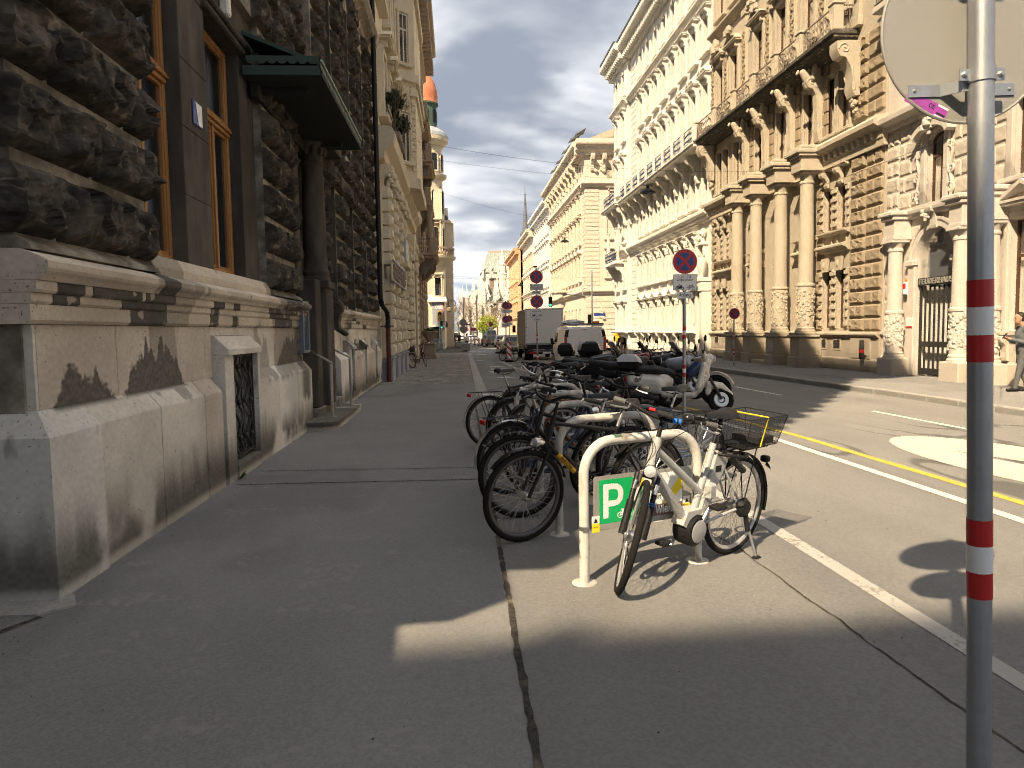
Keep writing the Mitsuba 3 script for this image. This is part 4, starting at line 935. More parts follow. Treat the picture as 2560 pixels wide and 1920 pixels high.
def bar_rail(L, H, st=.12):
    m = MB().box(-L / 2, L / 2, -.025, .025, H - .04, H).box(-L / 2, L / 2, -.02, .02, .05, .08)
    for k in range(int(L / st) + 1): m.box(-L / 2 + k * st - .008, -L / 2 + k * st + .008, -.008, .008, .08, H - .04)
    return m
CORN = lambda w, h: [(-.3, 0), (w * .25, 0), (w * .30, h * .2), (w * .55, h * .3), (w * .60, h * .5), (w * .95, h * .62), (w, h * .70), (w, h * .93), (w * .92, h), (-.3, h)]
def cornice(par, F, u0, u1, v, w, h, mt, name='cornice'): return part(par, name, prof([(a, b + v) for a, b in CORN(w, h)], u0, u1), mt, tw=F)
def column(par, F, u, w, v0, v1, r, mt, drum=None, seed=3, cap=.34, name='column'):
    tw = F @ trans(u, w, 0)
    p = [(0, v0), (r * 1.38, v0), (r * 1.38, v0 + .07), (r * 1.2, v0 + .10), (r * 1.28, v0 + .15), (r * 1.1, v0 + .2)]
    if drum: p += [(r * 1.12, v0 + .22), (r * 1.12, drum - .08), (r * 1.25, drum - .07), (r * 1.25, drum), (r * 1.02, drum + .03)]
    p += [(r, (drum or v0) + .25), (r * .98, v0 + (v1 - v0) * .6), (r * .88, v1 - cap - .08), (r * 1.0, v1 - cap - .06), (r * 1.0, v1 - cap), (r * .88, v1 - cap + .02), (r * .92, v1 - .18), (r * 1.2, v1 - .08), (0, v1 - .08)]
    c = part(par, name, MB().lathe(p, 28), mt, smooth=35, tw=tw)
    part(c, 'abacus', MB().cbox(-r * 1.3, r * 1.3, -r * 1.3, r * 1.3, v1 - .079, v1, .015), mt, tw=tw)
    if drum:
        g = random.Random(seed); m = MB()
        for k in range(130):
            a = g.uniform(0, 6.28); z = g.uniform(v0 + .30, drum - .14); s_ = g.uniform(.025, .06)
            m.sphere((r * 1.13 * math.cos(a), r * 1.13 * math.sin(a), z), (s_, s_, s_ * g.uniform(.8, 1.7)), 4)
        for k in range(9):
            a0 = k * .7; z0 = v0 + .45 + (k % 3) * (drum - v0 - .8) / 2.4; t = np.linspace(0, 7.5, 22); e = .15 * np.exp(-.16 * t)
            m.tube(np.column_stack([r * 1.14 * np.cos(a0 + e / r * np.cos(t)), r * 1.14 * np.sin(a0 + e / r * np.cos(t)), z0 + e * np.sin(t)]), .024, 5)
        part(c, 'carved_relief', m, mt, tw=tw, smooth=40)
    return c

# ------------------------------------------------------------------ beige building with giant columns (sunny side, nearest whole facade)
BG = thing('beige_column_building', 'beige stone building with four giant columns under a long balcony', 'building')
F = FR(13.45); COLS = [33.5, 31.36, 28.92, 26.72]
wins = []                                                                     # (u, v, w, h, kind)
for u in (25.16, 26.14, 27.75, 32.4, 35.0, 36.4, 37.3):
    wins += [(u, 1.42, .62, 2.08, 'rect'), (u, 4.92, .62, 1.45, 'rect'), (u, 8.30, .72, 2.0, 'rect')]
wins += [(30.14, 4.85, .8, 1.75, 'seg'), (30.14, 8.30, .8, 2.0, 'rect'), (30.14, .12, 1.15, 3.6, 'arch')]
for u in (25.4, 27.82, 30.14, 32.43, 35.3, 37.2): wins += [(u, 12.2, .95, 2.3, 'rect'), (u, 16.9, .95, 2.3, 'rect')]
walls(BG, F, 22.66, 38.36, 0, 22.0, [ocut(k, u, v, w, h) for u, v, w, h, k in wins], 'm_beige')
part(BG, 'dark_rooms', MB().box(22.8, 38.3, -1.2, -.95, 0, 21.8), 'm_room', tw=F)
part(BG, 'roof', prof([(.9, 22.8), (-12, 27.0), (-12, 21.0), (.2, 21.0)], 22.66, 38.36), 'm_slate', tw=F)
cornice(BG, F, 22.66, 38.36, 21.4, 1.0, 1.3, 'm_beige')

for u, v, w, h, k in wins:
    if v < 1: continue
    win(BG, F, u, v, w, h, .15, k, 'm_wood_dark')
    if v > 16: surround(BG, F, u, v, w, h, 'hood', 'm_beige')
    elif v > 12: surround(BG, F, u, v, w, h, 'seg' if int(u) % 2 else 'tri', 'm_beige', .17, .12)
    elif v > 8: surround(BG, F, u, v, w, h, 'none', 'm_beige', .12, .07)
# door in the arch
d = part(BG, 'door', MB().cbox(29.6, 30.68, -.42, -.36, .12, 3.1, .01), 'm_wood_dark', tw=F)
part(d, 'panel', MB().cbox(29.7, 30.08, -.36, -.34, .4, 1.5, .01).cbox(30.2, 30.58, -.36, -.34, .4, 1.5, .01).cbox(29.7, 30.08, -.36, -.34, 1.7, 2.9, .01).cbox(30.2, 30.58, -.36, -.34, 1.7, 2.9, .01), 'm_wood_dark', tw=F)
part(BG, 'arch_mask', ornament(26, .22, .36, .22, 5, .07), 'm_beige', tw=F @ trans(30.14, 0, 4.0), smooth=40)
# lower window jambs with small quoins, keystones, ledges
for u in (25.16, 26.14, 27.75, 32.4, 35.0, 36.4, 37.3):
    for v, n, h in ((1.42, 7, 2.08), (4.92, 5, 1.45)):
        m = MB()
        for q in (-1, 1):
            m.cbox(u + q * .39 - .065, u + q * .39 + .065, .001, .05, v, v + h, .01)
            for k in range(n): m.cbox(u + q * .40 - .105, u + q * .40 + .105, .05, .105, v + h * (k + .25) / n, v + h * (k + .72) / n, .012)
        part(BG, 'window_jamb', m, 'm_beige', tw=F)
    m = MB().ext(Polygon([(u - .13, 3.44), (u + .13, 3.44), (u + .2, 3.92), (u - .2, 3.92)]), .05, .17, XZ).sphere((u, .17, 3.68), (.08, .05, .13), 5)
    part(BG, 'keystone', m, 'm_beige', tw=F)
    part(BG, 'hood_console', shape('bg_con', lambda: scroll(.55, .30, .24)), 'm_beige', tw=F @ trans(u, .06, 6.42))
for a, b in ((24.62, 26.62), (26.98, 28.62), (31.68, 33.2), (33.85, 37.75)):
    part(BG, 'window_ledge', prof([(0, 4.10), (.10, 4.12), (.16, 4.2), (.30, 4.26), (.30, 4.33), (.16, 4.38), (0, 4.40)], a, b), 'm_beige', tw=F)
    part(BG, 'window_ledge', prof([(0, 4.70), (.10, 4.72), (.24, 4.78), (.24, 4.84), (0, 4.90)], a, b), 'm_beige', tw=F)
    part(BG, 'hood_ledge', prof([(0, 6.97), (.20, 6.99), (.28, 7.05), (0, 7.09)], a, b), 'm_beige', tw=F)
    m = MB(); n = max(1, round((b - a) / .98))
    for k in range(n):
        c = a + (b - a) * (k + .5) / n; m.cbox(c - .32, c - .28, .001, .07, 4.40, 4.70, .01).cbox(c + .28, c + .32, .001, .07, 4.40, 4.70, .01)
    part(BG, 'parapet_panel', m, 'm_beige', tw=F)
# rusticated piers
blocks(BG, F, 23.66, 24.52, 1.32, 7.12, 13, [None, [.45]], 'm_beige_block', .15, .045, 3, 'rough')
blocks(BG, F, 22.70, 23.62, 1.32, 7.12, 13, [[.5], None], 'm_beige_block', .10, .045, 4, 'rough')
blocks(BG, F, 26.50, 26.98, 1.32, 7.0, 13, [None], 'm_beige_block', .09, .04, 5, 'rough')
blocks(BG, F, 37.78, 38.34, 1.32, 7.12, 13, [None, [.5]], 'm_beige_block', .11, .045, 6, 'rough')
blocks(BG, F, 22.70, 23.62, 8.25, 10.95, 6, [[.5], None], 'm_beige_block', .10, .045, 7, 'rough'); blocks(BG, F, 23.66, 24.42, 8.25, 10.95, 6, [None, [.45]], 'm_beige_block', .15, .045, 8, 'rough')
for k, u in enumerate(COLS): blocks(BG, F, u - .5, u + .5, 8.25, 10.95, 6, [None, [.5]], 'm_beige_block', .08, .04, 20 + k, 'plain')
# plinth and pedestals
part(BG, 'plinth', prof([(0, 0), (.14, 0), (.14, .36), (.08, .42), (.08, 1.10), (0, 1.10)], 22.66, 38.36).ext(Polygon([(23.1, .42), (24.3, .42), (24.3, 1.1), (23.1, 1.1)]), .08, .13, XZ), 'm_beige_plinth', tw=F)
part(BG, 'plinth_ledge', prof([(0, 1.10), (.10, 1.10), (.20, 1.19), (.20, 1.24), (.10, 1.30), (0, 1.30)], 22.66, 38.36), 'm_beige_plinth', tw=F)
part(BG, 'entrance_step', MB().cbox(29.4, 30.9, .14, .95, -.2, .12, .02), 'm_beige_plinth', tw=F)
for u in (25.26, 26.26, 37.4):
    g = part(BG, 'vent_grille', MB().box(u - .27, u + .27, .081, .10, .66, 1.06).box(u - .22, u + .22, .10, .104, .71, 1.01), 'm_beige_plinth', tw=F)
    m = MB()
    for q in range(7):
        t = np.linspace(0, 8, 16); e = .07 * np.exp(-.15 * t); m.tube(np.column_stack([u - .15 + .15 * (q % 3) + e * np.cos(t + q), np.full(16, .112), .78 + .15 * (q // 3) * .8 + e * np.sin(t + q)]), .010, 4)
    part(g, 'scrollwork', m, 'm_iron', tw=F); part(g, 'shade_hole', MB().box(u - .215, u + .215, .1041, .1055, .715, 1.005), 'm_room', tw=F)
for k, u in enumerate(COLS):
    part(BG, 'column_pedestal', MB().cbox(u - .46, u + .46, .14, 1.02, -.25, .40, .03).cbox(u - .39, u + .39, .085, .95, .40, 1.10, .02).cbox(u - .47, u + .47, .20, 1.03, 1.10, 1.19, .02).cbox(u - .43, u + .43, .20, .99, 1.191, 1.28, .02), 'm_beige_plinth', tw=F)
    column(BG, F, u, .55, 1.28, 7.10, .262, 'm_beige', 3.05, 30 + k)
    part(BG, 'entablature_block', MB().cbox(u - .42, u + .42, .001, .98, 7.10, 7.60, .02), 'm_beige', tw=F)
    part(BG, 'cornice_block', MB().cbox(u - .52, u + .52, .001, 1.10, 7.601, 7.70, .02).cbox(u - .58, u + .58, .001, 1.18, 7.701, 7.86, .03).cbox(u - .5, u + .5, .001, 1.05, 7.861, 8.0, .03), 'm_beige', tw=F)
    dentils(BG, F, u - .40, u + .42, 7.50, 7.58, .98, 1.03, .09, 'm_beige')
    # term-like console figure: scrolled pedestal shape, shoulders and head carrying the balcony
    part(BG, 'scroll_console', shape('bg_scroll', lambda: scroll(2.3, .66, .30)), 'm_beige', tw=F @ trans(u, .05, 8.22), smooth=30)
    hd = shape('bg_herm', lambda: blob([((0, .56, 10.18), .12, (0, .62, 10.45), .13), ((0, .62, 10.45), .15, (0, .76, 10.66), .12), ((-.2, .46, 10.42), .09, (.2, .46, 10.42), .09), ((-.21, .46, 10.42), .08, (-.23, .40, 10.85), .07), ((.21, .46, 10.42), .08, (.23, .40, 10.85), .07), ((0, .3, 10.2), .2, (0, .25, 10.9), .16), ((0, .98, 10.62), .05, (0, .94, 10.7), .05)], .06, 4), True)
    part(BG, 'carved_head', hd, 'm_beige', tw=F @ trans(u, 0, 0))
part(BG, 'entablature', prof([(0, 7.10), (.16, 7.10), (.16, 7.32), (.20, 7.34), (.20, 7.58), (.30, 7.62), (.42, 7.70), (.50, 7.74), (.50, 7.88), (.36, 8.0), (0, 8.05)], 22.5, 38.36), 'm_beige', tw=F)
m = MB()
for k in range(40): m.ext(Polygon([(0, 0), (.07, .02), (.12, .20), (0, .22)]), -.05, .05, trans(23.0 + k * .38, .20, 7.36) @ YZ)
part(BG, 'frieze_brackets', m, 'm_beige', tw=F, kind='stuff')
# balcony
part(BG, 'balcony_slab', MB().cbox(24.33, 39.0, .001, .86, 11.02, 11.10, .01).cbox(24.28, 39.05, .001, .93, 11.101, 11.26, .03), 'm_soot', tw=F)
part(BG, 'balcony_soffit', prof([(0, 10.80), (.30, 10.80), (.42, 10.90), (.72, 11.019), (0, 11.019)], 24.4, 38.9), 'm_soot', tw=F)
for u in (24.02, 38.1):
    part(BG, 'corner_corbel', shape('bg_corb', lambda: scroll(1.75, .80, .5), 30), 'm_beige', tw=F @ trans(u + .25 * (u < 30), .10, 9.05))
    part(BG, 'corbel_drop', ornament(16, .16, .3, .18, 9, .07), 'm_beige', tw=F @ trans(u + .25 * (u < 30), .06, 8.85), smooth=40)
post = [24.5, 26.95, 29.05, 31.25, 33.45, 36.0, 38.7]
for k, u in enumerate(post):
    part(BG, 'railing_post', MB().cbox(u - .17, u + .17, .52, .86, 11.261, 12.08, .015).cbox(u - .22, u + .22, .48, .90, 12.081, 12.17, .02).cbox(u - .2, u + .2, .5, .88, 11.262, 11.36, .01), 'm_beige', tw=F)
    part(BG, 'post_volute', shape('bg_pv', lambda: scroll(.5, .22, .14)), 'm_beige', tw=F @ trans(u, .86, 11.27) )
    if k < len(post) - 1:
        L = post[k + 1] - u - .36
        part(BG, 'railing_panel', shape(('bgr', round(L, 2)), lambda: railing(L, .84, .2)), 'm_brown_dark', tw=F @ trans((u + post[k + 1]) / 2, .72, 11.27))
part(BG, 'railing_end', railing(.5, .84, .2), 'm_brown_dark', tw=F @ trans(24.45, .26, 11.27) @ rz(90))
for u in (26.6, 29.0, 31.3, 33.9, 36.2, 38.0, 24.3): part(BG, 'pilaster', MB().cbox(u - .2, u + .2, .001, .14, 11.3, 15.6, .015).cbox(u - .26, u + .26, .001, .2, 15.601, 15.9, .02).cbox(u - .25, u + .25, .001, .19, 11.3, 11.6, .02), 'm_beige', tw=F)
for u in (26.6, 29.0, 31.3, 33.9, 36.2, 38.0, 24.3): part(BG, 'pilaster_relief', shape('bg_rel', lambda: ornament(60, .12, 1.5, .05, 3, .05), 40), 'm_beige_block', tw=F @ trans(u, .13, 13.6))
cornice(BG, F, 22.66, 38.36, 16.0, .35, .35, 'm_beige', 'string_course')
for u in (25.4, 27.82, 30.14, 32.43, 35.3, 37.2): part(BG, 'pediment_figure', ornament(22, .3, .3, .3, int(u), .10), 'm_beige', tw=F @ trans(u, .15, 15.45), smooth=40)
pl = thing('info_panel', 'grey information panel on a column pedestal of the beige building', 'panel')
put(pl, MB().cbox(30.55, 30.60, 0, .01, 0, .01, .001) if False else MB().cbox(28.55, 29.2, .952, .97, .50, 1.05, .005), 'm_alu_plate', tw=F); part(pl, 'printed_lines', MB().box(28.62, 29.12, .971, .973, .92, .95).box(28.62, 29.1, .971, .973, .84, .86).box(28.62, 29.12, .971, .973, .76, .78).box(28.62, 29.0, .971, .973, .68, .70), 'm_bike_grey', tw=F, kind='stuff')
ah = thing('wall_ashtray', 'slim dark cylinder with red band on the plinth of the beige building', 'ashtray')
put(ah, MB().lathe([(0, .42), (.07, .42), (.07, 1.0), (.06, 1.04), (0, 1.04)], 14), 'm_iron', tw=F @ trans(23.32, .28, 0)); part(ah, 'red_band', MB().lathe([(.071, .62), (.074, .62), (.074, .72), (.071, .72)], 14), 'm_sign_red', tw=F @ trans(23.32, .28, 0)); part(ah, 'bracket', MB().box(23.28, 23.36, .12, .21, .5, .54), 'm_iron', tw=F)

# ------------------------------------------------------------------ rose building with the arched gate, right edge
RS = thing('rose_arch_building', 'pale rose stone building with arched gateway at the right', 'building')
F = FR(13.5)
rw = [(20.2, 4.95, .80, 1.95, 'seg'), (16.65, 1.36, 1.25, 2.65, 'rect'), (16.65, 5.05, 1.2, 1.9, 'rect'), (20.2, 8.5, .9, 2.1, 'rect'), (16.65, 8.5, 1.0, 2.1, 'rect'), (12.8, 1.36, 1.25, 2.65, 'rect'), (12.8, 5.05, 1.2, 1.9, 'rect'), (20.2, 12.4, .9, 2.2, 'rect'), (16.65, 12.4, .9, 2.2, 'rect')]
gate = ocut('arch', 20.16, .0, 1.68, 4.26)
walls(RS, F, 4.0, 22.62, 0, 20.0, [gate] + [ocut(k, u, v, w, h) for u, v, w, h, k in rw], 'm_rose')
part(RS, 'dark_rooms', MB().box(4.0, 22.5, -1.6, -1.4, 0, 19.5), 'm_room', tw=F)
for u, v, w, h, k in rw:
    win(RS, F, u, v, w, h, .15, k, 'm_wood_dark', .75)
    surround(RS, F, u, v, w, h, 'tri' if v == 1.36 else ('none' if k == 'seg' else 'hood'), 'm_rose', .2 if v > 4 else .16, .10)
    if 4 < v < 6:
        part(RS, 'glass_guard', MB().box(u - w / 2 - .1, u + w / 2 + .1, .19, .20, v - .02, v + .5), 'm_glass', tw=F)
sg = [(20.2 + .78 * math.cos(a), 6.72 + .38 * math.sin(a)) for a in np.linspace(.1, math.pi - .1, 14)]
part(RS, 'segment_hood', MB().ext(LineString(sg).buffer(.07, cap_style=2), .001, .30, XZ), 'm_rose', tw=F)
part(RS, 'hood_mask', ornament(22, .17, .24, .24, 4, .075), 'm_rose', tw=F @ trans(20.2, .15, 7.08), smooth=40)
for q in (-1, 1):
    m = MB()
    for zc, r_, sgn in ((6.35, .13, 1), (5.75, .15, -1), (5.2, .2, 1)):
        t = np.linspace(0, 9, 26); e = r_ * np.exp(-.16 * t); m.tube(np.column_stack([20.2 + q * .74 + e * np.cos(t), np.full(26, .08), zc + e * np.sin(t) * sgn]), .035, 5)
    m.tube(np.column_stack([20.2 + q * (.72 + .05 * np.sin(np.linspace(0, 9, 20))), np.full(20, .07), np.linspace(5.0, 6.5, 20)]), .05, 5)
    part(RS, 'side_scroll', m, 'm_rose', tw=F, smooth=40)
# gateway: archivolt, imposts, lintel with letters, gate leaves, light doors behind
ring = Point(20.16, 3.42).buffer(1.10, 24).difference(Point(20.16, 3.42).buffer(.85, 24)).intersection(sbox(18, 3.40, 23, 5))
part(RS, 'archivolt', MB().ext(ring, .001, .05, XZ).ext(Point(20.16, 3.42).buffer(1.12, 24).difference(Point(20.16, 3.42).buffer(1.04, 24)).intersection(sbox(18, 3.40, 23, 5)), .05, .08, XZ), 'm_rose', tw=F)
for q in (-1, 1): part(RS, 'impost', MB().cbox(20.13 + q * 1.0 - .17, 20.13 + q * 1.0 + .17, .001, .10, .0, 3.22, .02).cbox(20.13 + q * 1.0 - .21, 20.13 + q * 1.0 + .21, .001, .17, 3.221, 3.40, .03), 'm_rose', tw=F)
part(RS, 'keystone', shape('rs_key', lambda: scroll(.62, .26, .26), 30), 'm_rose', tw=F @ trans(20.16, .02, 4.22)); part(RS, 'keystone_mask', ornament(14, .12, .18, .14, 14, .055), 'm_rose', tw=F @ trans(20.36, .10, 4.62), smooth=40)
lt = part(RS, 'gate_lintel', MB().cbox(19.32, 20.99, -.14, -.03, 2.64, 2.86, .01), 'm_iron', tw=F)
tl = text_c('FEUDERHAUS', .15, .03, True, 1.5)
m = MB(); m.addm(tl, trans(20.13, -.025, 2.75) @ np.array([[-1, 0, 0, 0], [0, 0, 1, 0], [0, 1, 0, 0], [0, 0, 0, 1.0]]))
part(lt, 'letters', m, 'm_alu_plate', tw=F)
g = part(RS, 'gate', MB().box(19.33, 19.40, -.14, -.09, .06, 2.63).box(20.90, 20.97, -.14, -.09, .06, 2.63).box(19.40, 20.90, -.14, -.09, .06, .24).box(19.40, 20.90, -.14, -.09, .86, 1.02), 'm_iron', tw=F)
for k in range(7): part(g, 'bar', MB().box(19.50 + k * .205 - .02, 19.50 + k * .205 + .02, -.135, -.10, .24, 2.63), 'm_iron', tw=F)
part(RS, 'gate_back_door', MB().box(19.3, 20.1, -.40, -.36, .05, 2.6).box(20.12, 20.99, -.40, -.36, .05, 2.6), 'm_white', tw=F)
part(RS, 'fanlight_pane', MB().ext(ocut('arch', 20.16, 2.87, 1.66, 1.38), -.105, -.10, XZ), 'm_glass', tw=F)
part(RS, 'fanlight_screen', MB().ext(ocut('arch', 20.16, 2.87, 1.66, 1.38), -.34, -.33, XZ), 'm_curtain_grey', tw=F)
part(RS, 'passage_vault', MB().box(19.0, 21.2, -1.39, -1.36, 0, 4.5), 'm_rose', tw=F)
for k, (u, hi) in enumerate([(21.55, 1), (18.60, 1), (17.55, 0), (15.6, 0)]):
    part(RS, 'pedestal', MB().cbox(u - .40, u + .40, .001, .62, -.1, .52, .03), 'm_rose_block', tw=F)
    column(RS, F, u, .32, .52, 4.02, .215, 'm_rose', 1.92, 60 + k, .26)
    part(RS, 'entablature_block', MB().cbox(u - .30, u + .30, .001, .58, 4.021, 4.12, .01).cbox(u - .26, u + .26, .001, .53, 4.121, 4.60, .01).cbox(u - .32, u + .32, .001, .62, 4.601, 4.72, .02).cbox(u - .38, u + .38, .001, .70, 4.721, 4.86, .03), 'm_rose', tw=F)
part(RS, 'string_course', prof([(0, 4.62), (.14, 4.64), (.22, 4.74), (.24, 4.82), (0, 4.88)], 15.3, 21.9), 'm_rose', tw=F)
blocks(RS, F, 21.96, 22.60, 1.34, 7.42, 13, [[.5], None], 'm_rose_block', .05, .04, 31, 'rough')
blocks(RS, F, 20.98, 21.92, 4.95, 7.42, 5, [[.4], [.7]], 'm_rose_block', .05, .04, 32, 'rough')
blocks(RS, F, 17.5, 19.45, 4.95, 7.42, 5, [[.33, .66], [.2, .55, .85]], 'm_rose_block', .05, .04, 33, 'rough')
blocks(RS, F, 19.5, 20.95, 7.16, 7.42, 1, [[.33, .66]], 'm_rose_block', .04, .04, 34, 'rough')
part(RS, 'storey_cornice', prof([(0, 7.44), (.12, 7.46), (.16, 7.58), (.40, 7.66), (.42, 7.80), (.30, 7.86), (0, 7.90)], 4.0, 22.62), 'm_rose', tw=F)
part(RS, 'plinth', prof([(0, 0), (.10, 0), (.10, .5), (.05, .56), (.05, 1.16), (.14, 1.22), (.14, 1.28), (0, 1.32)], 4.0, 17.2), 'm_rose_block', tw=F)
part(RS, 'plinth', prof([(0, 0), (.10, 0), (.10, .5), (.05, .56), (.05, 1.16), (.14, 1.22), (.14, 1.28), (0, 1.32)], 21.96, 22.62), 'm_rose_block', tw=F)
g = part(RS, 'cellar_grille', MB().box(16.2, 16.95, .051, .075, .52, 1.06), 'm_rose_block', tw=F); m = MB()
for q in range(12):
    t = np.linspace(0, 8, 16); e = .075 * np.exp(-.15 * t); m.tube(np.column_stack([16.32 + .17 * (q % 4) + e * np.cos(t + q), np.full(16, .088), .63 + .16 * (q // 4) + e * np.sin(t + q)]), .011, 4)
part(g, 'hole', MB().box(16.25, 16.9, .0751, .077, .56, 1.02), 'm_room', tw=F); part(g, 'scrollwork', m, 'm_iron', tw=F)
part(RS, 'plinth_volute', shape('rs_vol', lambda: scroll(.6, .24, .2)), 'm_rose_block', tw=F @ trans(17.25, .06, .60))
part(RS, 'upper_balcony', MB().cbox(18.0, 22.4, .001, .72, 10.9, 11.1, .03), 'm_rose', tw=F); part(RS, 'balcony_rail', bar_rail(4.3, .95), 'm_iron', tw=F @ trans(20.2, .66, 11.1)); part(RS, 'balcony_bracket', MB().cbox(21.6, 21.95, .001, .6, 10.3, 10.899, .04), 'm_rose', tw=F)
ps = thing('door_plate', 'small white plate with red edge beside the arched gate', 'plate')
put(ps, MB().cbox(20.98, 21.28, .101, .115, 1.42, 1.72, .004), 'm_sign_white', tw=F); part(ps, 'red_edge', MB().box(20.98, 21.28, .1155, .117, 1.42, 1.47), 'm_sign_red', tw=F)
al = thing('wall_beacon', 'white and red alarm box high beside the arched gate', 'alarm')
put(al, MB().cbox(21.25, 21.42, .02, .16, 2.40, 2.78, .03), 'm_sign_white', tw=F); part(al, 'red_field', MB().box(21.26, 21.41, .161, .164, 2.58, 2.74), 'm_sign_red', tw=F); part(al, 'red_cap', MB().sphere((21.33, .1, 2.84), (.05, .05, .05), 6), 'm_amber', tw=F)

# ------------------------------------------------------------------ cream palace with two tiers of balconies
CR = thing('cream_balcony_building', 'long cream stucco palace with iron balconies and rows of pedimented windows', 'building')
F = FR(13.45, -.1)
ax_ = [41.35 + 1.96 * k for k in range(7)]; ax2 = [39.35] + ax_; corner = [57.6, 59.9]
W = []
for u in ax_: W += [(u, .55, .55, .5, 'rect', None), (u, 1.50, .78, 1.75, 'rect', 'tri'), (u, 4.70, .78, 1.75, 'rect', 'hood')]
for u in ax2: W += [(u, 8.25, .85, 1.9, 'rect', 'none'), (u, 12.2, .9, 2.3, 'rect', 'seg'), (u, 16.05, .85, 1.85, 'rect', 'hood'), (u, 19.45, .8, 1.6, 'rect', 'key')]
for u in corner: W += [(u, 1.5, .8, 1.8, 'rect', 'hood'), (u, 4.7, .8, 1.8, 'rect', 'hood'), (u, 8.3, .8, 1.9, 'rect', 'none'), (u, 12.3, .85, 2.2, 'rect', 'seg'), (u, 16.0, .8, 1.9, 'rect', 'hood'), (u, 19.4, .8, 1.6, 'rect', 'key')]
dr_ = ocut('arch', 39.55, 0, 1.3, 3.75)
walls(CR, F, 38.38, 56.5, 0, 22.0, [dr_] + [ocut('rect', *q[:4]) for q in W if q[0] < 57], 'm_cream')
walls(CR, F @ trans(0, .25, 0), 56.5, 61.4, 0, 22.0, [ocut('rect', *q[:4]) for q in W if q[0] > 57], 'm_cream', .65)
part(CR, 'gable_end', MB().box(61.0, 61.4, -18, -.45, 0, 22.0), 'm_cream', tw=F); part(CR, 'dark_rooms', MB().box(38.5, 60.9, -1.3, -1.1, 0, 21.5), 'm_room', tw=F)
part(CR, 'roof', prof([(.95, 22.95), (.2, 23.5), (-3.5, 28.5), (-14, 29.0), (-14, 22.0), (0, 22.0)], 38.4, 61.4), 'm_zinc', tw=F)
for u, v, w, h, k, st in W:
    G = F @ trans(0, .25, 0) if u > 57 else F
    win(CR, G, u, v, w, h, .26, k, 'm_wood_dark', 0 if v < 1 else None)
    if st: surround(CR, G, u, v, w, h, st, 'm_cream', .17, .12)
    if st in ('hood', 'seg') and v > 4: 
        for q in (-1, 1): part(CR, 'window_console', shape('cr_wc', lambda: scroll(.45, .24, .13)), 'm_cream', tw=G @ trans(u + q * (w / 2 + .1), .10, v + h - .22))
    if st == 'seg': part(CR, 'pediment_relief', shape('cr_pr', lambda: ornament(16, .3, .14, .16, 8, .08), 40), 'm_cream', tw=G @ trans(u, .18, v + h + .62))
    if v == 1.5 and u < 57: part(CR, 'plinth_console', shape('cr_pc', lambda: scroll(.85, .32, .20)), 'm_cream', tw=G @ trans(u + .98, .06, .44))
    if v in (1.5, 4.7) and u < 57: part(CR, 'pilaster', MB().cbox(u + .98 - .17, u + .98 + .17, .001, .16, v - .14, v + 1.75, .02).cbox(u + .98 - .22, u + .98 + .22, .001, .2, v + 1.5, v + 1.78, .03), 'm_cream', tw=G)
for a, b, w0 in ((40.4, 56.5, 0), (56.4, 61.5, .25)):
    G = F @ trans(0, w0, 0)
    part(CR, 'plinth', prof([(0, 0), (.12, 0), (.12, .40), (.05, .45), (0, .45)], a, b), 'm_cream', tw=G)
    part(CR, 'plinth_ledge', prof([(0, 1.22), (.28, 1.25), (.36, 1.32), (.30, 1.38), (0, 1.40)], a, b), 'm_cream', tw=G)
    cornice(CR, G, a - (2 if a < 50 else 0), b, 7.25, .48, .55, 'm_cream', 'string_cornice')
    cornice(CR, G, a - (2 if a < 50 else 0), b, 18.55, .42, .42, 'm_cream', 'string_cornice')
    cornice(CR, G, a - (2 if a < 50 else 0), b + (.5 if a > 50 else 0), 21.75, 1.05, 1.2, 'm_cream')
    dentils(CR, G, a - (2 if a < 50 else 0), b, 21.85, 22.2, .3, .72, .42, 'm_cream', 'modillions', .45)
    part(CR, 'gutter', prof([(.9, 22.951), (1.08, 22.951), (1.10, 23.06), (.9, 23.06)], a - (2 if a < 50 else 0), b + .2), 'm_slate', tw=G)
    part(CR, 'balcony_slab', MB().cbox(a + (.2 if a > 50 else -1.9), b + (.4 if a > 50 else 0), .001, 1.0, 11.0, 11.12, .02).cbox(a + (.15 if a > 50 else -1.9), b + (.45 if a > 50 else 0), .001, 1.08, 11.121, 11.26, .03), 'm_cream', tw=G)
for k, u in enumerate(np.arange(38.5, 56.6, 1.96)):
    part(CR, 'balcony_console', shape('cr_bc', lambda: scroll(1.5, .80, .26), 30), 'm_cream', tw=F @ trans(u + .0, .02, 9.5))
    if u < 55: part(CR, 'railing_panel', shape('cr_rl', lambda: railing(1.6, .85, .2)), 'm_bike_blue', tw=F @ trans(u + .98, .95, 11.26)); part(CR, 'railing_post', MB().cbox(u - .14, u + .14, .85, 1.04, 11.261, 12.1, .02), 'm_cream', tw=F)
G = F @ trans(0, .25, 0)
for u in (56.9, 58.75, 60.7): part(CR, 'balcony_console', shape('cr_bc', lambda: scroll(1.5, .80, .26), 30), 'm_cream', tw=G @ trans(u, .02, 9.5))
part(CR, 'railing_panel', railing(3.9, .85, .2), 'm_bike_blue', tw=G @ trans(59.0, .98, 11.26)); part(CR, 'lower_balcony', MB().cbox(57.0, 61.4, .001, .9, 6.6, 6.85, .04), 'm_cream', tw=G); part(CR, 'railing_panel', railing(4.2, .85, .2), 'm_bike_blue', tw=G @ trans(59.2, .82, 6.85))
for u in (57.4, 60.9): part(CR, 'balcony_console', shape('cr_bc2', lambda: scroll(1.4, .75, .3), 30), 'm_cream', tw=G @ trans(u, .02, 5.2)); column(CR, G, u, .62, 6.86, 9.4, .13, 'm_cream', None, 3, .2)
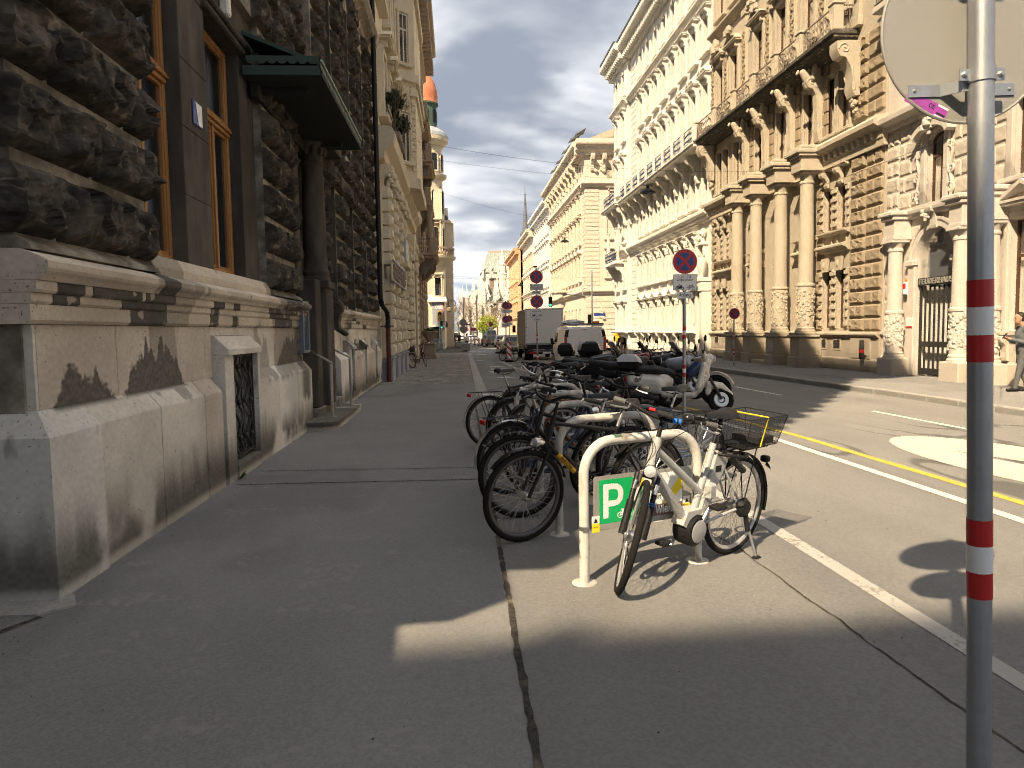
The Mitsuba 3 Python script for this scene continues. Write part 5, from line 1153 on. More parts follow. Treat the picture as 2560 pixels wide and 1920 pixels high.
blocks(CR, F, 54.55, 56.4, .5, 7.2, 15, [None, [.6]], 'm_cream', .06, .04, 41); blocks(CR, F, 54.7, 56.4, 11.4, 21.6, 23, [None, [.6]], 'm_cream', .05, .04, 42)
for u in ax_: blocks(CR, F, u + .55, u + 1.4, 4.6, 7.1, 6, [None], 'm_cream', .035, .03, 43); blocks(CR, F, u + .55, u + 1.4, 8.1, 10.9, 6, [None], 'm_cream', .035, .03, 44)
# portal with red door
part(CR, 'portal', MB().cbox(38.42, 38.85, .001, .55, 0, 3.5, .03).cbox(38.38, 38.9, .001, .62, 3.501, 4.0, .04).cbox(38.36, 40.45, .001, .66, 4.01, 4.25, .03).cbox(40.25, 40.6, .001, .2, 0, 3.9, .03), 'm_cream', tw=F)
d = part(CR, 'door', MB().cbox(38.92, 40.18, -.38, -.30, .1, 3.1, .01), 'm_door_red', tw=F); part(d, 'leaf_panel', MB().cbox(39.0, 39.5, -.30, -.27, .3, 2.9, .01).cbox(39.6, 40.1, -.30, -.27, .3, 2.9, .01), 'm_door_red', tw=F)
part(CR, 'portal_vase', MB().lathe([(.10, 4.26), (.10, 4.4), (.22, 4.7), (.26, 5.1), (.16, 5.3), (.2, 5.4), (0, 5.42)], 16), 'm_cream', tw=F @ trans(38.75, .45, 0), smooth=40); part(CR, 'portal_niche', MB().cbox(39.1, 40.0, .001, .3, 4.5, 4.62, .02).cbox(39.1, 39.25, .001, .25, 4.62, 6.0, .02).cbox(39.85, 40.0, .001, .25, 4.62, 6.0, .02).cbox(39.0, 40.1, .001, .35, 6.0, 6.2, .03), 'm_cream', tw=F)
part(CR, 'portal_relief', ornament(30, .5, .3, .25, 6, .09), 'm_cream', tw=F @ trans(39.5, .1, 6.5), smooth=40)
nt = thing('notice_board', 'white notice sheet beside the red door of the cream building', 'notice')
put(nt, MB().cbox(40.7, 41.05, .0, .012, .95, 1.9, .003), 'm_sign_white', tw=F @ trans(0, .13, 0)); part(nt, 'blue_head', MB().box(40.72, 41.03, .0125, .014, 1.7, 1.88), 'm_case_light', tw=F @ trans(0, .13, 0))

# ------------------------------------------------------------------ the row beyond the side street
def simple_house(name, label, F, u0, u1, H, floors, mt, step, styles, base=5.6, corn=1.0, roof='m_slate', end=True, roof_h=3.5, rows0=True, wd=.95):
    K = thing(name, label, 'building'); n = int((u1 - u0 - 1.6) / step); o = u0 + ((u1 - u0) - (n - 1) * step) / 2
    us = [o + k * step for k in range(n)]; ww = [(u, v, wd, h) for u in us for v, h, s_ in floors]
    walls(K, F, u0, u1, -1.5, H, [ocut('rect', *q) for q in ww], mt)
    part(K, 'dark_rooms', MB().box(u0 + .3, u1 - .3, -1.4, -1.2, -1, H - .5), 'm_room', tw=F)
    part(K, 'body', MB().box(u0 + .01, u1 - .01, -14, -1.41, -1.5, H), mt, tw=F)
    part(K, 'roof', prof([(.6, H + .02), (-5.5, H + roof_h), (-14, H + roof_h), (-14, H - .3), (.3, H - .3)], u0, u1), roof, tw=F)
    for u in us:
        for v, h, s_ in floors:
            win(K, F, u, v, wd, h, .26)
            if s_: surround(K, F, u, v, wd, h, s_, mt, .18, .14)
    cornice(K, F, u0, u1 + .0, H - corn, corn, corn + .15, mt)
    dentils(K, F, u0, u1, H - corn + .05, H - corn * .55, .25, corn * .66, .62, mt, 'modillions', .42)
    if base: cornice(K, F, u0, u1, base - .3, .38, .45, mt, 'string_course')
    return K, us
fl = [(1.6, 2.4, 'none'), (7.0, 2.5, 'tri'), (10.9, 2.4, 'hood'), (14.2, 1.6, 'hood'), (17.6, 1.5, None)]
F = FR(13.45, -.35)
YE, us = simple_house('yellow_corner_building', 'pale yellow corner palace with quoins and deep bracketed cornice', F, 76.9, 105.8, 20.9, fl, 'm_yellow', 2.55, None, 5.7, 1.25, 'm_roof_tile', roof_h=1.2)
cornice(YE, F, 76.7, 105.8, 16.4, .5, .5, 'm_yellow', 'string_course')
blocks(YE, F, 76.9, 78.3, 5.9, 16.3, 24, [None, [.55]], 'm_yellow', .05, .05, 51)
blocks(YE, F, 76.9, 105.6, -.2, 5.2, 9, [[(k + .5) / 12 for k in range(12)], [k / 12 for k in range(1, 12)]], 'm_yellow', -.001, .05, 52) if False else None
for u in us: part(YE, 'eaves_bracket', shape('ye_br', lambda: scroll(1.6, .95, .34), 30), 'm_yellow', tw=F @ trans(u + 1.27, .02, 18.1))
part(YE, 'street_balcony', MB().cbox(90.0, 93.5, .001, 1.1, 6.3, 6.6, .04).cbox(90.0, 93.5, 1.0, 1.1, 6.6, 7.5, .02), 'm_yellow', tw=F)
part(YE, 'portal_column', MB().lathe([(.4, -.5), (.3, .2), (.28, 4.2), (.4, 4.5), (.4, 4.8), (0, 4.8)], 16), 'm_yellow', tw=F @ trans(90.4, .7, 0), smooth=40)
# its flank on the side street, facing the viewer
F2 = np.array([[-1, 0, 0, 0], [0, -1, 0, 76.88], [0, 0, 1, -.35], [0, 0, 0, 1.0]])       # u = -x, w towards the viewer
fw = [(-16.15, 1.6, .9, 2.6, 'arch'), (-18.9, 1.6, .9, 2.6, 'arch'), (-16.15, 7.2, .8, 2.5, 'rect'), (-18.9, 7.2, .8, 2.5, 'rect'), (-16.15, 11.2, .8, 2.5, 'rect'), (-18.9, 11.2, .8, 2.5, 'rect'), (-16.45, 14.9, .9, 1.1, 'rect'), (-16.02, 17.4, .56, 1.9, 'arch'), (-16.9, 17.4, .56, 1.9, 'arch'), (-18.2, 17.4, .56, 1.9, 'arch')]
walls(YE, F2, -30, -13.46, -1.5, 20.9, [ocut(k, u, v, w, h) for u, v, w, h, k in fw], 'm_yellow', .4, 'flank_wall')
for u, v, w, h, k in fw:
    win(YE, F2, u, v, w, h, .24, k); 
    if k == 'rect': surround(YE, F2, u, v, w, h, 'hood', 'm_yellow', .2, .15)
    if v == 17.4: part(YE, 'railing', shape('ye_rl', lambda: bar_rail(.56, .9)), 'm_iron', tw=F2 @ trans(u, .02, 17.4))
blocks(YE, F2, -14.9, -13.45, 5.9, 16.3, 24, [None, [.45]], 'm_yellow', .06, .05, 53)
blocks(YE, F2, -24.0, -13.45, -.6, 5.2, 10, [[.15, .33, .5, .7, .85], [.08, .2, .42, .6, .78]], 'm_yellow', .05, .05, 54)
for v, w_, h_ in ((5.4, .45, .5), (16.4, .55, .5), (19.65, 1.3, 1.4)): cornice(YE, F2, -30, -13.45 + w_ * .8, v, w_, h_, 'm_yellow')
for k in range(8): part(YE, 'eaves_bracket', shape('ye_br', lambda: scroll(1.6, .95, .34), 30), 'm_yellow', tw=F2 @ trans(-14.2 - 1.2 * k, .02, 18.1))
for k in range(3): part(YE, 'flank_relief', shape('ye_rel', lambda: ornament(30, .2, .6, .2, 31, .09), 40), 'm_yellow', tw=F2 @ trans([-14.5, -15.3, -15.2][k], .02, [18.5, 18.5, 3.4][k]))
part(YE, 'hip_roof', MB().addm(hull([(13.2, 76.6, 20.7), (40, 76.6, 20.7), (13.2, 95, 20.7), (40, 95, 20.7), (20.5, 84, 24.9), (34, 84, 24.9), (20.5, 92, 24.9), (34, 92, 24.9)])), 'm_roof_tile')
for k in range(4):
    for q in range(2): part(YE, 'roof_hatch', MB().addm(hull([(x, y, z) for x, y, z in [(x0 + .55 * q, y0 + 5.2 * k, z0 + .55 * q) for x0, y0, z0 in [(12.35, 79.0, 21.5), (13.5, 79.0, 22.1), (12.35, 81.0, 21.5), (13.5, 81.0, 22.1), (12.35, 79.0, 21.3), (13.5, 81.0, 21.9)]]])), 'm_slate')
simple_house('white_building', 'white stucco building behind the yellow corner palace', FR(13.5, -.55), 105.85, 128, 20.3, [(1.6, 2.4, None), (5.0, 2.2, 'hood'), (8.4, 2.4, 'hood'), (12.2, 2.3, 'tri'), (16.0, 1.8, 'hood')], 'm_white', 2.2, None, 4.6, 1.1)
simple_house('pale_orange_building', 'pale orange stucco building beyond the white one', FR(13.4, -.75), 128.1, 149, 19.4, [(1.6, 2.4, None), (5.4, 2.3, 'hood'), (9.4, 2.3, 'tri'), (13.3, 2.0, 'hood')], 'm_yellow', 2.7, None, 8.8, 1.2)
simple_house('orange_building', 'deep orange stucco building at the far end of the sunny side', FR(12.6, -.9), 149.1, 178, 18.6, [(1.6, 2.4, None), (5.4, 2.3, 'hood'), (9.4, 2.3, 'hood'), (13.3, 2.0, None)], 'm_orange', 2.9, None, 4.8, 1.1, 'm_red_tile')
# ------------------------------------------------------------------ the shaded side beyond the dark building (local u = -y)
CL = thing('cream_oriel_building', 'cream building with faceted block piers, a shop sign and an oriel, left side', 'building')
F = FL(-2.42)
H_ = 23.0
lw = []
for u in (-25.75, -28.05, -30.2): lw += [(u, 1.0, .75, 2.0, 'rect', None), (u, 4.1, .75, 1.7, 'rect', None), (u, 8.7, .9, 2.0, 'rect', 'tri'), (u, 12.4, .9, 2.2, 'rect', 'hood'), (u, 16.6, .9, 2.0, 'rect', 'hood')]
lw += [(-38.6, .0, 2.0, 6.0, 'arch', None)]
walls(CL, F, -42.0, -23.85, -.3, H_, [ocut(k, u, v, w, h) for u, v, w, h, k, s in lw], 'm_cream_left')
part(CL, 'body', MB().box(-42.0, -23.86, -14, -1.2, -.3, H_), 'm_room', tw=F)
for u, v, w, h, k, s in lw:
    if k == 'arch': continue
    win(CL, F, u, v, w, h, .26, k)
    if s: surround(CL, F, u, v, w, h, s, 'm_cream_left', .2, .22)
bm = lambda: MB().addm(hull([(x * .40, .001, z * .185) for x in (-1, 1) for z in (-1, 1)] + [(x * .40, .20, z * .185) for x in (-1, 1) for z in (-1, 1)] + [(x * .30, .30, z * .11) for x in (-1, 1) for z in (-1, 1)]))
for u in (-24.6, -26.9, -29.15, -31.35):
    part(CL, 'pier', MB().cbox(u - .46, u + .46, .001, .12, .66, 6.1, .01), 'm_cream_left', tw=F)
    for k in range(13):
        if 3.05 < .95 + .42 * k < 3.75: continue
        part(CL, 'facet_block', shape('cl_b', bm), 'm_cream_left', tw=F @ trans(u, .12, .95 + .42 * k))
    part(CL, 'pier_plinth', MB().cbox(u - .5, u + .5, .001, .34, -.3, .66, .02).cbox(u - .52, u + .52, .001, .38, .661, .73, .02), 'm_plinth_blue', tw=F)
    part(CL, 'capital', shape('cl_cap', lambda: scroll(.8, .42, .5), 30), 'm_cream_left', tw=F @ trans(u, .05, 6.1)); part(CL, 'capital_relief', shape('cl_rel', lambda: ornament(24, .35, .35, .3, 3, .09), 40), 'm_cream_left', tw=F @ trans(u, .2, 6.5))
part(CL, 'plinth', MB().box(-36.0, -23.86, .001, .16, -.3, .60), 'm_plinth_blue', tw=F)
part(CL, 'pilaster', MB().cbox(-34.6, -33.0, .001, .16, -.3, 6.9, .02), 'm_cream_left', tw=F)
st = MB()
for k in range(16): st.cbox(-33.3, -33.1, .16, .22, .9 + .3 * k, 1.05 + .3 * k, .02)
part(CL, 'studs', st, 'm_cream_left', tw=F, kind='stuff')
for u in (-35.5, -36.8, -40.5, -41.5):
    for k in range(12): part(CL, 'facet_block', shape('cl_b', bm), 'm_cream_left', tw=F @ trans(u, .05, .95 + .42 * k))
rg = Point(-38.6, 5.0).buffer(1.5, 20).difference(Point(-38.6, 5.0).buffer(1.02, 20)).intersection(sbox(-45, 5.0, -30, 9))
part(CL, 'archivolt', MB().ext(rg, .001, .40, XZ), 'm_cream_left', tw=F); part(CL, 'arch_relief', ornament(50, .9, .8, .35, 6, .12), 'm_cream_left', tw=F @ trans(-38.6, .1, 5.3), smooth=40)
for q in (-1, 1): part(CL, 'portal_pier', MB().cbox(-38.6 + q * 1.3 - .28, -38.6 + q * 1.3 + .28, .001, .36, -.3, 4.9, .03), 'm_cream_left', tw=F)
part(CL, 'storey_cornice', prof([(0, 6.95), (.25, 7.0), (.30, 7.25), (.55, 7.45), (.62, 7.75), (.50, 7.95), (0, 8.0)], -42, -23.86), 'm_cream_left', tw=F)
cornice(CL, F, -42, -23.86, 15.6, .4, .4, 'm_cream_left', 'string_course'); cornice(CL, F, -42, -23.86, 22.0, .8, 1.1, 'm_cream_left')
part(CL, 'roof', prof([(.5, 23.1), (-6, 26.5), (-14, 26.5), (-14, 22.9), (.3, 22.9)], -42, -23.86), 'm_slate', tw=F)
# oriel: two slanted faces and a front, from the first floor to the roof
op = Polygon([(-31.3, 0), (-32.2, .88), (-37.6, .88), (-38.5, 0)])
orl = part(CL, 'oriel', MB().ext(op, 8.0, 21.5), 'm_cream_left', tw=F)
for v, g, h in ((7.55, .14, .45), (11.35, .10, .3), (11.9, .16, .35), (15.5, .16, .4), (20.9, .30, .8)): part(orl, 'band', MB().ext(op.buffer(g, join_style=2).intersection(sbox(-60, .005, 0, 9)), v, v + h), 'm_cream_left', tw=F)
part(orl, 'roof', MB().ext(op.buffer(.22, join_style=2).intersection(sbox(-60, .01, 0, 9)), 21.71, 21.8), 'm_zinc', tw=F)
sl = F @ trans(-31.75, .44, 0) @ rz(-135.6 + 180 - 0)                             # frame of the slanted face looking at the viewer
sl = F @ np.array([[-.715, .70, 0, -31.75], [.70, .715, 0, .44], [0, 0, 1, 0], [0, 0, 0, 1.0]])
for v, h in ((8.6, 2.0), (12.6, 2.0), (16.4, 2.1)):
    wf = part(orl, 'window', w_frame('rect', .48, h), 'm_wood_white', tw=sl @ trans(0, .02, v)); 
    part(orl, 'window_surround', sur('none', .48, h, .1, .06), 'm_cream_left', tw=sl @ trans(0, .015, v)); part(orl, 'dark_pane', MB().box(-.24, .24, .003, .012, v, v + h), 'm_dark_glass', tw=sl)
m = MB()
for k in range(14): m.cbox(-.60, -.36, .003, .045, 8.3 + .27 * k, 8.5 + .27 * k, .01).cbox(.36, .60, .003, .045, 8.3 + .27 * k, 8.5 + .27 * k, .01)
part(orl, 'quoins', m, 'm_cream_left', tw=sl, kind='stuff'); part(orl, 'medallion', ornament(26, .2, .42, .12, 4, .06), 'm_cream_left', tw=sl @ trans(0, .02, 11.1), smooth=40)
sg = thing('shop_sign', 'long cream sign board with pale letters on the block piers', 'sign')
put(sg, MB().cbox(-29.3, -23.95, .36, .42, 3.16, 3.80, .01), 'm_cream_left', tw=F)
part(sg, 'frame', MB().cbox(-29.35, -23.9, .421, .47, 3.12, 3.18, .008).cbox(-29.35, -23.9, .421, .47, 3.78, 3.84, .008).cbox(-26.75, -26.65, .421, .46, 3.18, 3.78, .006), 'm_plinth_blue', tw=F)
for word, uc in (('PATZER', -25.3), ('VERLAG', -28.0)):
    t = text_c(word, .44, .05, True, 2.3); m = MB().addm(t, trans(uc, .425, 3.47) @ np.array([[-1, 0, 0, 0], [0, 0, 1, 0], [0, 1, 0, 0], [0, 0, 0, 1.0]]))
    part(sg, 'letters', m, 'm_brown_dark', tw=F)
gb = thing('sheet_box', 'grey sheet metal box on brackets above the shop sign', 'box')
put(gb, MB().cbox(-31.9, -30.1, .12, .46, 4.35, 5.25, .01), 'm_zinc', tw=F); part(gb, 'ledge', MB().cbox(-32.1, -29.9, .12, .55, 4.12, 4.30, .02), 'm_cream_left', tw=F)
rv = np.random.default_rng(8)
def leaves(n, c, R, size, seed, squash=(1, 1, 1), clump=0):
    g = np.random.default_rng(seed); d = g.normal(size=(n, 3)); d /= np.linalg.norm(d, axis=1, keepdims=True)
    r = g.random(n) ** .45
    if clump:
        cc = g.normal(size=(clump, 3)); cc /= np.linalg.norm(cc, axis=1, keepdims=True); cc *= (.35 + .5 * g.random((clump, 1)))
        p = cc[g.integers(0, clump, n)] + d * r[:, None] * .38
    else: p = d * r[:, None]
    p = p * R * np.asarray(squash) + np.asarray(c, float)
    a = g.normal(size=(n, 3)); a /= np.linalg.norm(a, axis=1, keepdims=True); b = np.cross(a, g.normal(size=(n, 3))); b /= np.linalg.norm(b, axis=1, keepdims=True)
    s_ = (size * g.uniform(.6, 1.4, n))[:, None]
    v = np.stack([p - a * s_, p + b * s_ * .5, p + a * s_, p - b * s_ * .5], 1).reshape(-1, 3)
    return v, np.arange(4 * n).reshape(n, 4)
def branches(m, p, d, L, r, depth, g, spread=.6, up=.15):
    q = p + d * L; mid = (p + q) / 2 + g.normal(0, .05 * L, 3); m.tube([p, mid, q], [r, r * .85, r * .62], 5 if r > .04 else 3, cap=False)
    if depth == 0: return
    for k in range(g.integers(2, 4)):
        nd = d + g.normal(0, spread, 3) + [0, 0, up]; nd /= np.linalg.norm(nd); branches(m, q if k else mid + (q - mid) * .6, nd, L * g.uniform(.62, .85), r * .6, depth - 1, g, spread, up)
for k, (y, z, R, lab) in enumerate([(27.2, 8.75, .55, 'dark evergreen shrub on the ledge, the lower one'), (25.8, 9.1, .45, 'dark evergreen shrub with bare twigs on the ledge, the upper one')]):
    s_ = thing('ledge_shrub', lab, 'shrub'); c = (-1.95, y, z + .1)
    put(s_, MB().add(*leaves(1500, c, R, .06, 40 + k, (.7, 1, 1.2), 9)), 'm_leaf_dark'); m = MB(); g = np.random.default_rng(k)
    for j in range(5 if k == 0 else 9): branches(m, np.array([-1.95, y, z - .8]), np.array([g.normal(0, .25), g.normal(0, .25), 1.0]), .55 if k else .4, .02, 3, g, .35)
    part(s_, 'twigs', m, 'm_twig'); part(s_, 'planter', MB().cbox(-2.2, -1.75, y - .4, y + .4, 7.96, 8.2, .03), 'm_brown_dark')

# brown stone building
BR = thing('brown_balcony_building', 'brown stone building with stacked balconies and a heavy bracketed cornice, left side', 'building')
F = FL(-2.35, -.2)
us = [-43.6, -46.0, -49.2, -52.4, -55.4, -58.0]
bw = [(u, v, .95, h) for u in us for v, h in ((1.3, 2.4), (6.6, 2.3), (9.6, 2.2), (12.4, 2.2), (15.6, 2.2), (18.6, 1.8))]
walls(BR, F, -59.5, -42.05, -1, 23.0, [ocut('rect', *q) for q in bw], 'm_brown')
part(BR, 'body', MB().box(-59.5, -42.06, -14, -1.2, -1, 23.0), 'm_room', tw=F)
for u, v, w, h in bw:
    win(BR, F, u, v, w, h, .28); surround(BR, F, u, v, w, h, 'hood' if v in (6.6, 12.4) else 'none', 'm_brown', .18, .14)
blocks(BR, F, -59.4, -42.1, -.8, 5.4, 14, [[(k + .5) / 9 for k in range(9)], [k / 9 for k in range(1, 9)]], 'm_brown', .10, .05, 71) if False else None
for a in (-42.6, -44.8, -47.6, -50.8, -53.9, -56.7): blocks(BR, F, a - .55, a + .5, -.8, 5.4, 14, [None], 'm_brown', .16, .05, 72); part(BR, 'pilaster', MB().cbox(a - .3, a + .3, .001, .16, 6.2, 20.5, .02), 'm_brown', tw=F)
for v, w, h in ((5.6, .5, .5), (9.0, .3, .3), (12.0, .35, .3), (15.0, .4, .4), (20.8, .35, .4)): cornice(BR, F, -59.5, -42.05, v, w, h, 'm_brown', 'string_course')
cornice(BR, F, -59.5, -42.05, 22.3, 1.15, 1.0, 'm_brown'); dentils(BR, F, -59.5, -42.05, 21.5, 22.29, .05, .95, .75, 'm_brown', 'cornice_brackets', .45); dentils(BR, F, -59.5, -42.05, 21.25, 21.49, .05, .35, .3, 'm_brown', 'dentils')
part(BR, 'frieze_relief', ornament(200, 8, .5, .2, 3, .14), 'm_brown', tw=F @ trans(-50.5, .05, 21.6), smooth=40)
part(BR, 'roof', prof([(1.0, 23.3), (-6, 26), (-14, 26), (-14, 22.9), (.3, 22.9)], -59.5, -42.05), 'm_slate', tw=F)
for k, (v, w, st) in enumerate([(6.1, 1.30, 'iron'), (9.0, 1.05, 'post'), (11.55, 1.15, 'stone'), (13.95, .95, 'iron')]):
    b = part(BR, 'balcony', MB().cbox(-49.5, -44.8, .001, w - .1, v - .02, v + .14, .03).cbox(-49.6, -44.7, .001, w, v + .141, v + .28, .03), 'm_brown', tw=F)
    for u in (-45.2, -49.1): part(b, 'bracket', MB().addm(scroll(1.1, w - .25, .35)), 'm_brown_dark', tw=F @ trans(u, .02, v - 1.1), smooth=30)
    for u in (-44.95, -49.35): part(b, 'post', MB().cbox(u - .18, u + .18, w - .45, w - .08, v + .281, v + 1.25, .03), 'm_brown', tw=F)
    part(b, 'railing', railing(4.0, .85, .2) if st != 'stone' else bar_rail(4.0, .9, .3), 'm_iron' if st != 'stone' else 'm_brown', tw=F @ trans(-47.15, w - .22, v + .28)); part(b, 'end_railing', railing(.7, .85, .2), 'm_iron', tw=F @ trans(-44.85, w - .75, v + .28) @ rz(90))
for u in (-45.0, -49.3): column(BR, F, u, .85, 6.4, 8.95, .17, 'm_brown', None, 3, .3)
ur = thing('stone_urn', 'big stone urn on a pedestal in front of the brown building', 'urn'); z = -.2
put(ur, MB().lathe([(0, 1.02), (.2, 1.02), (.16, 1.1), (.20, 1.2), (.38, 1.42), (.46, 1.62), (.52, 1.66), (.52, 1.74), (.44, 1.74), (.38, 1.6), (0, 1.55)], 20, trans(-1.72, 46.9, z)), 'm_brown', smooth=40)
part(ur, 'pedestal', MB().cbox(-2.15, -1.29, 46.47, 47.33, z, z + .28, .03).cbox(-2.05, -1.39, 46.57, 47.23, z + .281, z + .9, .03).cbox(-2.13, -1.31, 46.49, 47.31, z + .901, z + 1.0, .03), 'm_brown'); part(ur, 'plants', MB().add(*leaves(300, (-1.72, 46.9, z + 1.75), .36, .06, 3, (1, 1, .5))), 'm_leaf_dark')

# corner building with round tower and copper dome
TW = thing('copper_dome_building', 'cream corner building with round tower, balustraded balcony and copper red dome', 'building')
zb = -.45; cx_, cy_ = -3.0, 81.6
F = FN(80.0, zb)
ff = [(-1.92, 5.75, .62, 1.9), (-1.92, 10.5, .62, 2.9), (-3.6, 5.75, .7, 1.9), (-3.6, 10.5, .7, 2.9), (-5.6, 5.75, .7, 1.9), (-5.6, 10.5, .7, 2.9)]
fput(TW, 'flank_wall', F, uv(sbox(-14, -1, -1.32, 17.0).difference(shapely.union_all([ocut('rect', *q) for q in ff])), -.4, 0), 'm_cream_left')
part(TW, 'body', MB().box(-14, -1.33, 80.8, 98, -1.5, 17.0), 'm_cream_left'); part(TW, 'dark_rooms', MB().box(-13.9, -1.4, 80.62, 80.7, 0, 16.8), 'm_room')
for u, v, w, h in ff:
    x = fput(TW, 'window', F @ trans(u, -.26, v), w_frame('rect', w, h), 'm_black'); fput(x, 'pane', F @ trans(u, -.26, v), w_pane('rect', w, h), 'm_glass'); fput(x, 'blind', F @ trans(u, -.42, v), MB().box(-w / 2, w / 2, -.01, 0, 0, h * .7), 'm_curtain_grey')
    fput(TW, 'window_surround', F @ trans(u, 0, v), sur('hood', w, h, .15, .1), 'm_cream_left')
g = np.linspace(0, 2 * np.pi, 25)
tower = part(TW, 'tower', MB().lathe([(1.75, 7.9), (1.75, 21.4), (1.95, 21.6), (2.45, 22.1), (2.5, 22.5), (2.3, 22.7), (1.4, 23.3)], 32, trans(cx_, cy_, zb)), 'm_cream_left', smooth=35)
part(tower, 'corbel', MB().lathe([(.6, 7.6), (1.2, 8.0), (2.4, 9.2), (2.8, 9.6), (3.0, 9.7), (3.05, 9.95), (2.6, 10.0), (1.76, 10.0)], 32, trans(cx_, cy_, zb)), 'm_cream_left', smooth=35)
part(tower, 'string_course', MB().lathe([(1.76, 18.1), (2.2, 18.35), (2.25, 18.6), (1.76, 18.7)], 32, trans(cx_, cy_, zb)).lathe([(1.76, 13.6), (2.0, 13.75), (2.0, 13.9), (1.76, 14.0)], 32, trans(cx_, cy_, zb)), 'm_cream_left', smooth=35)
part(tower, 'lead_apron', MB().lathe([(2.52, 22.51), (2.4, 22.9), (1.6, 23.5), (1.36, 23.6)], 32, trans(cx_, cy_, zb)), 'm_zinc', smooth=35)
bl = MB()
for k in range(44):
    a = k * 2 * np.pi / 44; bl.lathe([(.05, 10.01), (.05, 10.08), (.10, 10.3), (.05, 10.6), (.06, 10.7)], 6, trans(cx_ + 2.78 * math.cos(a), cy_ + 2.78 * math.sin(a), zb))
part(tower, 'balusters', bl, 'm_brown', kind='stuff'); part(tower, 'handrail', MB().lathe([(2.66, 10.7), (2.66, 10.86), (2.92, 10.86), (2.92, 10.7), (2.66, 10.7)], 32, trans(cx_, cy_, zb)), 'm_brown')
for k, a in enumerate((-100, -58, -16)):
    for v, h in ((19.0, 1.75), (14.5, 2.4), (10.4, 2.6)):
        R_ = trans(cx_, cy_, zb) @ rz(a) @ np.array([[0, 1, 0, 0], [1, 0, 0, 0], [0, 0, 1, 0], [0, 0, 0, 1.0]]); kd = 'seg'
        wv = part(tower, 'window', MB().ext(ocut(kd, 0, v, .78, h).buffer(.10).difference(ocut(kd, 0, v, .78, h)), 1.62, 1.86, R_ @ XZ), 'm_cream_left'); part(wv, 'pane', MB().ext(ocut(kd, 0, v, .78, h), 1.70, 1.765, R_ @ XZ), 'm_dark_glass'); part(wv, 'glazing_bar', MB().box(-.03, .03, 1.766, 1.79, v, v + h, R_).box(-.39, .39, 1.766, 1.785, v + h * .6, v + h * .6 + .06, R_), 'm_black')
dome = part(tower, 'dome_drum', MB().lathe([(1.35, 23.55), (1.3, 23.7), (1.3, 25.9), (1.5, 26.0), (1.5, 26.15)], 24, trans(cx_, cy_, zb)), 'm_verdigris', smooth=35)
part(tower, 'dome', MB().lathe([(1.5, 26.16), (1.42, 26.5), (1.46, 26.9), (1.38, 27.6), (1.15, 28.4), (.8, 29.0), (.4, 29.4), (.12, 29.6), (.1, 30.3), (.18, 30.5), (0, 30.9)], 28, trans(cx_, cy_, zb)), 'm_copper', smooth=40)
for k in range(8):
    a = k * math.pi / 4 + .2; part(tower, 'drum_opening', MB().ext(ocut('arch', 0, 24.1, .5, 1.4), 1.24, 1.32, trans(cx_, cy_, zb) @ rz(math.degrees(a)) @ np.array([[0, 1, 0, 0], [1, 0, 0, 0], [0, 0, 1, 0], [0, 0, 0, 1.0]]) @ XZ), 'm_room')
fput(TW, 'shop_front', F, MB().cbox(-2.6, -1.30, .001, .08, 2.6, 5.0, .01), 'm_plinth_blue'); fput(TW, 'shop_awning', F, MB().addm(hull([(-3.0, 0, 5.9), (-1.1, 0, 5.6), (-3.0, .5, 5.1), (-1.0, .5, 5.1), (-3.0, 0, 5.02), (-1.0, 0, 5.02)])), 'm_cream')
fput(TW, 'red_post', F, MB().box(-1.40, -1.31, .081, .12, 2.2, 5.0), 'm_moto_red'); fput(TW, 'shop_door', F, MB().box(-2.5, -1.7, .001, .05, -.1, 2.4), 'm_black'); fput(TW, 'shop_ledge', F, MB().cbox(-3, -1.0, .001, .3, 2.41, 2.6, .02), 'm_cream')
t = text_c('oeal', .56, .04, True, .8); ss = thing('shop_letters', 'pale shop letters on the grey fascia of the corner shop', 'sign')
put(ss, MB().addm(t, trans(-1.86, 80 - .09, zb + 4.62) @ rot((1, 0, 0), 90)), 'm_sign_white')
em = thing('emblem_panel', 'yellow panel with dark house and flower emblem on the corner shop', 'sign')
put(em, MB().box(-2.06, -1.58, 79.89, 79.915, zb + 2.95, zb + 4.15), 'm_line_yellow'); hs = MB().ext(Polygon([(-.16, .0), (-.16, .22), (-.22, .22), (0, .44), (.22, .22), (.16, .22), (.16, 0), (.06, 0), (.06, .14), (-.06, .14), (-.06, 0)]), 0, .01, trans(-1.82, 79.88, zb + 3.62) @ rot((1, 0, 0), 90))
part(em, 'house', hs, 'm_black'); fm_ = MB()
for k in range(8): fm_.sphere((-1.82 + .15 * math.cos(k * .785), 79.885, zb + 3.28 + .15 * math.sin(k * .785)), (.045, .01, .045), 5)
part(em, 'flower', fm_, 'm_black', kind='stuff')
ib = thing('wrought_sign', 'dark wrought iron sign bracket on the corner of the corner shop', 'sign')
put(ib, MB().rod((-1.3, 80.1, zb + 5.6), (-.5, 80.1, zb + 5.1), .05, 6).rod((-.55, 80.1, zb + 6.0), (-.5, 80.1, zb + 4.6), .04, 6).tube([(-.5 + .38 * math.cos(a), 80.1, zb + 4.9 + .42 * math.sin(a)) for a in np.linspace(0, 6.28, 20)], .06, 6), 'm_iron'); part(ib, 'finial', MB().lathe([(0, 3.9), (.25, 4.1), (.35, 4.4), (0, 4.5)], 10, trans(-.75, 80.1, zb)), 'm_brown')
PB = thing('plain_yellow_building', 'plain tall yellow building edge behind the copper domed corner house', 'building')
put(PB, MB().box(-14, -.42, 98.2, 125, -2, 15.5), 'm_yellow'); part(PB, 'cornice', MB().box(-14, -.2, 98.0, 125.2, 15.501, 15.9), 'm_yellow'); part(PB, 'attic', MB().box(-14, -.9, 98.4, 124, 15.91, 17.5), 'm_slate')
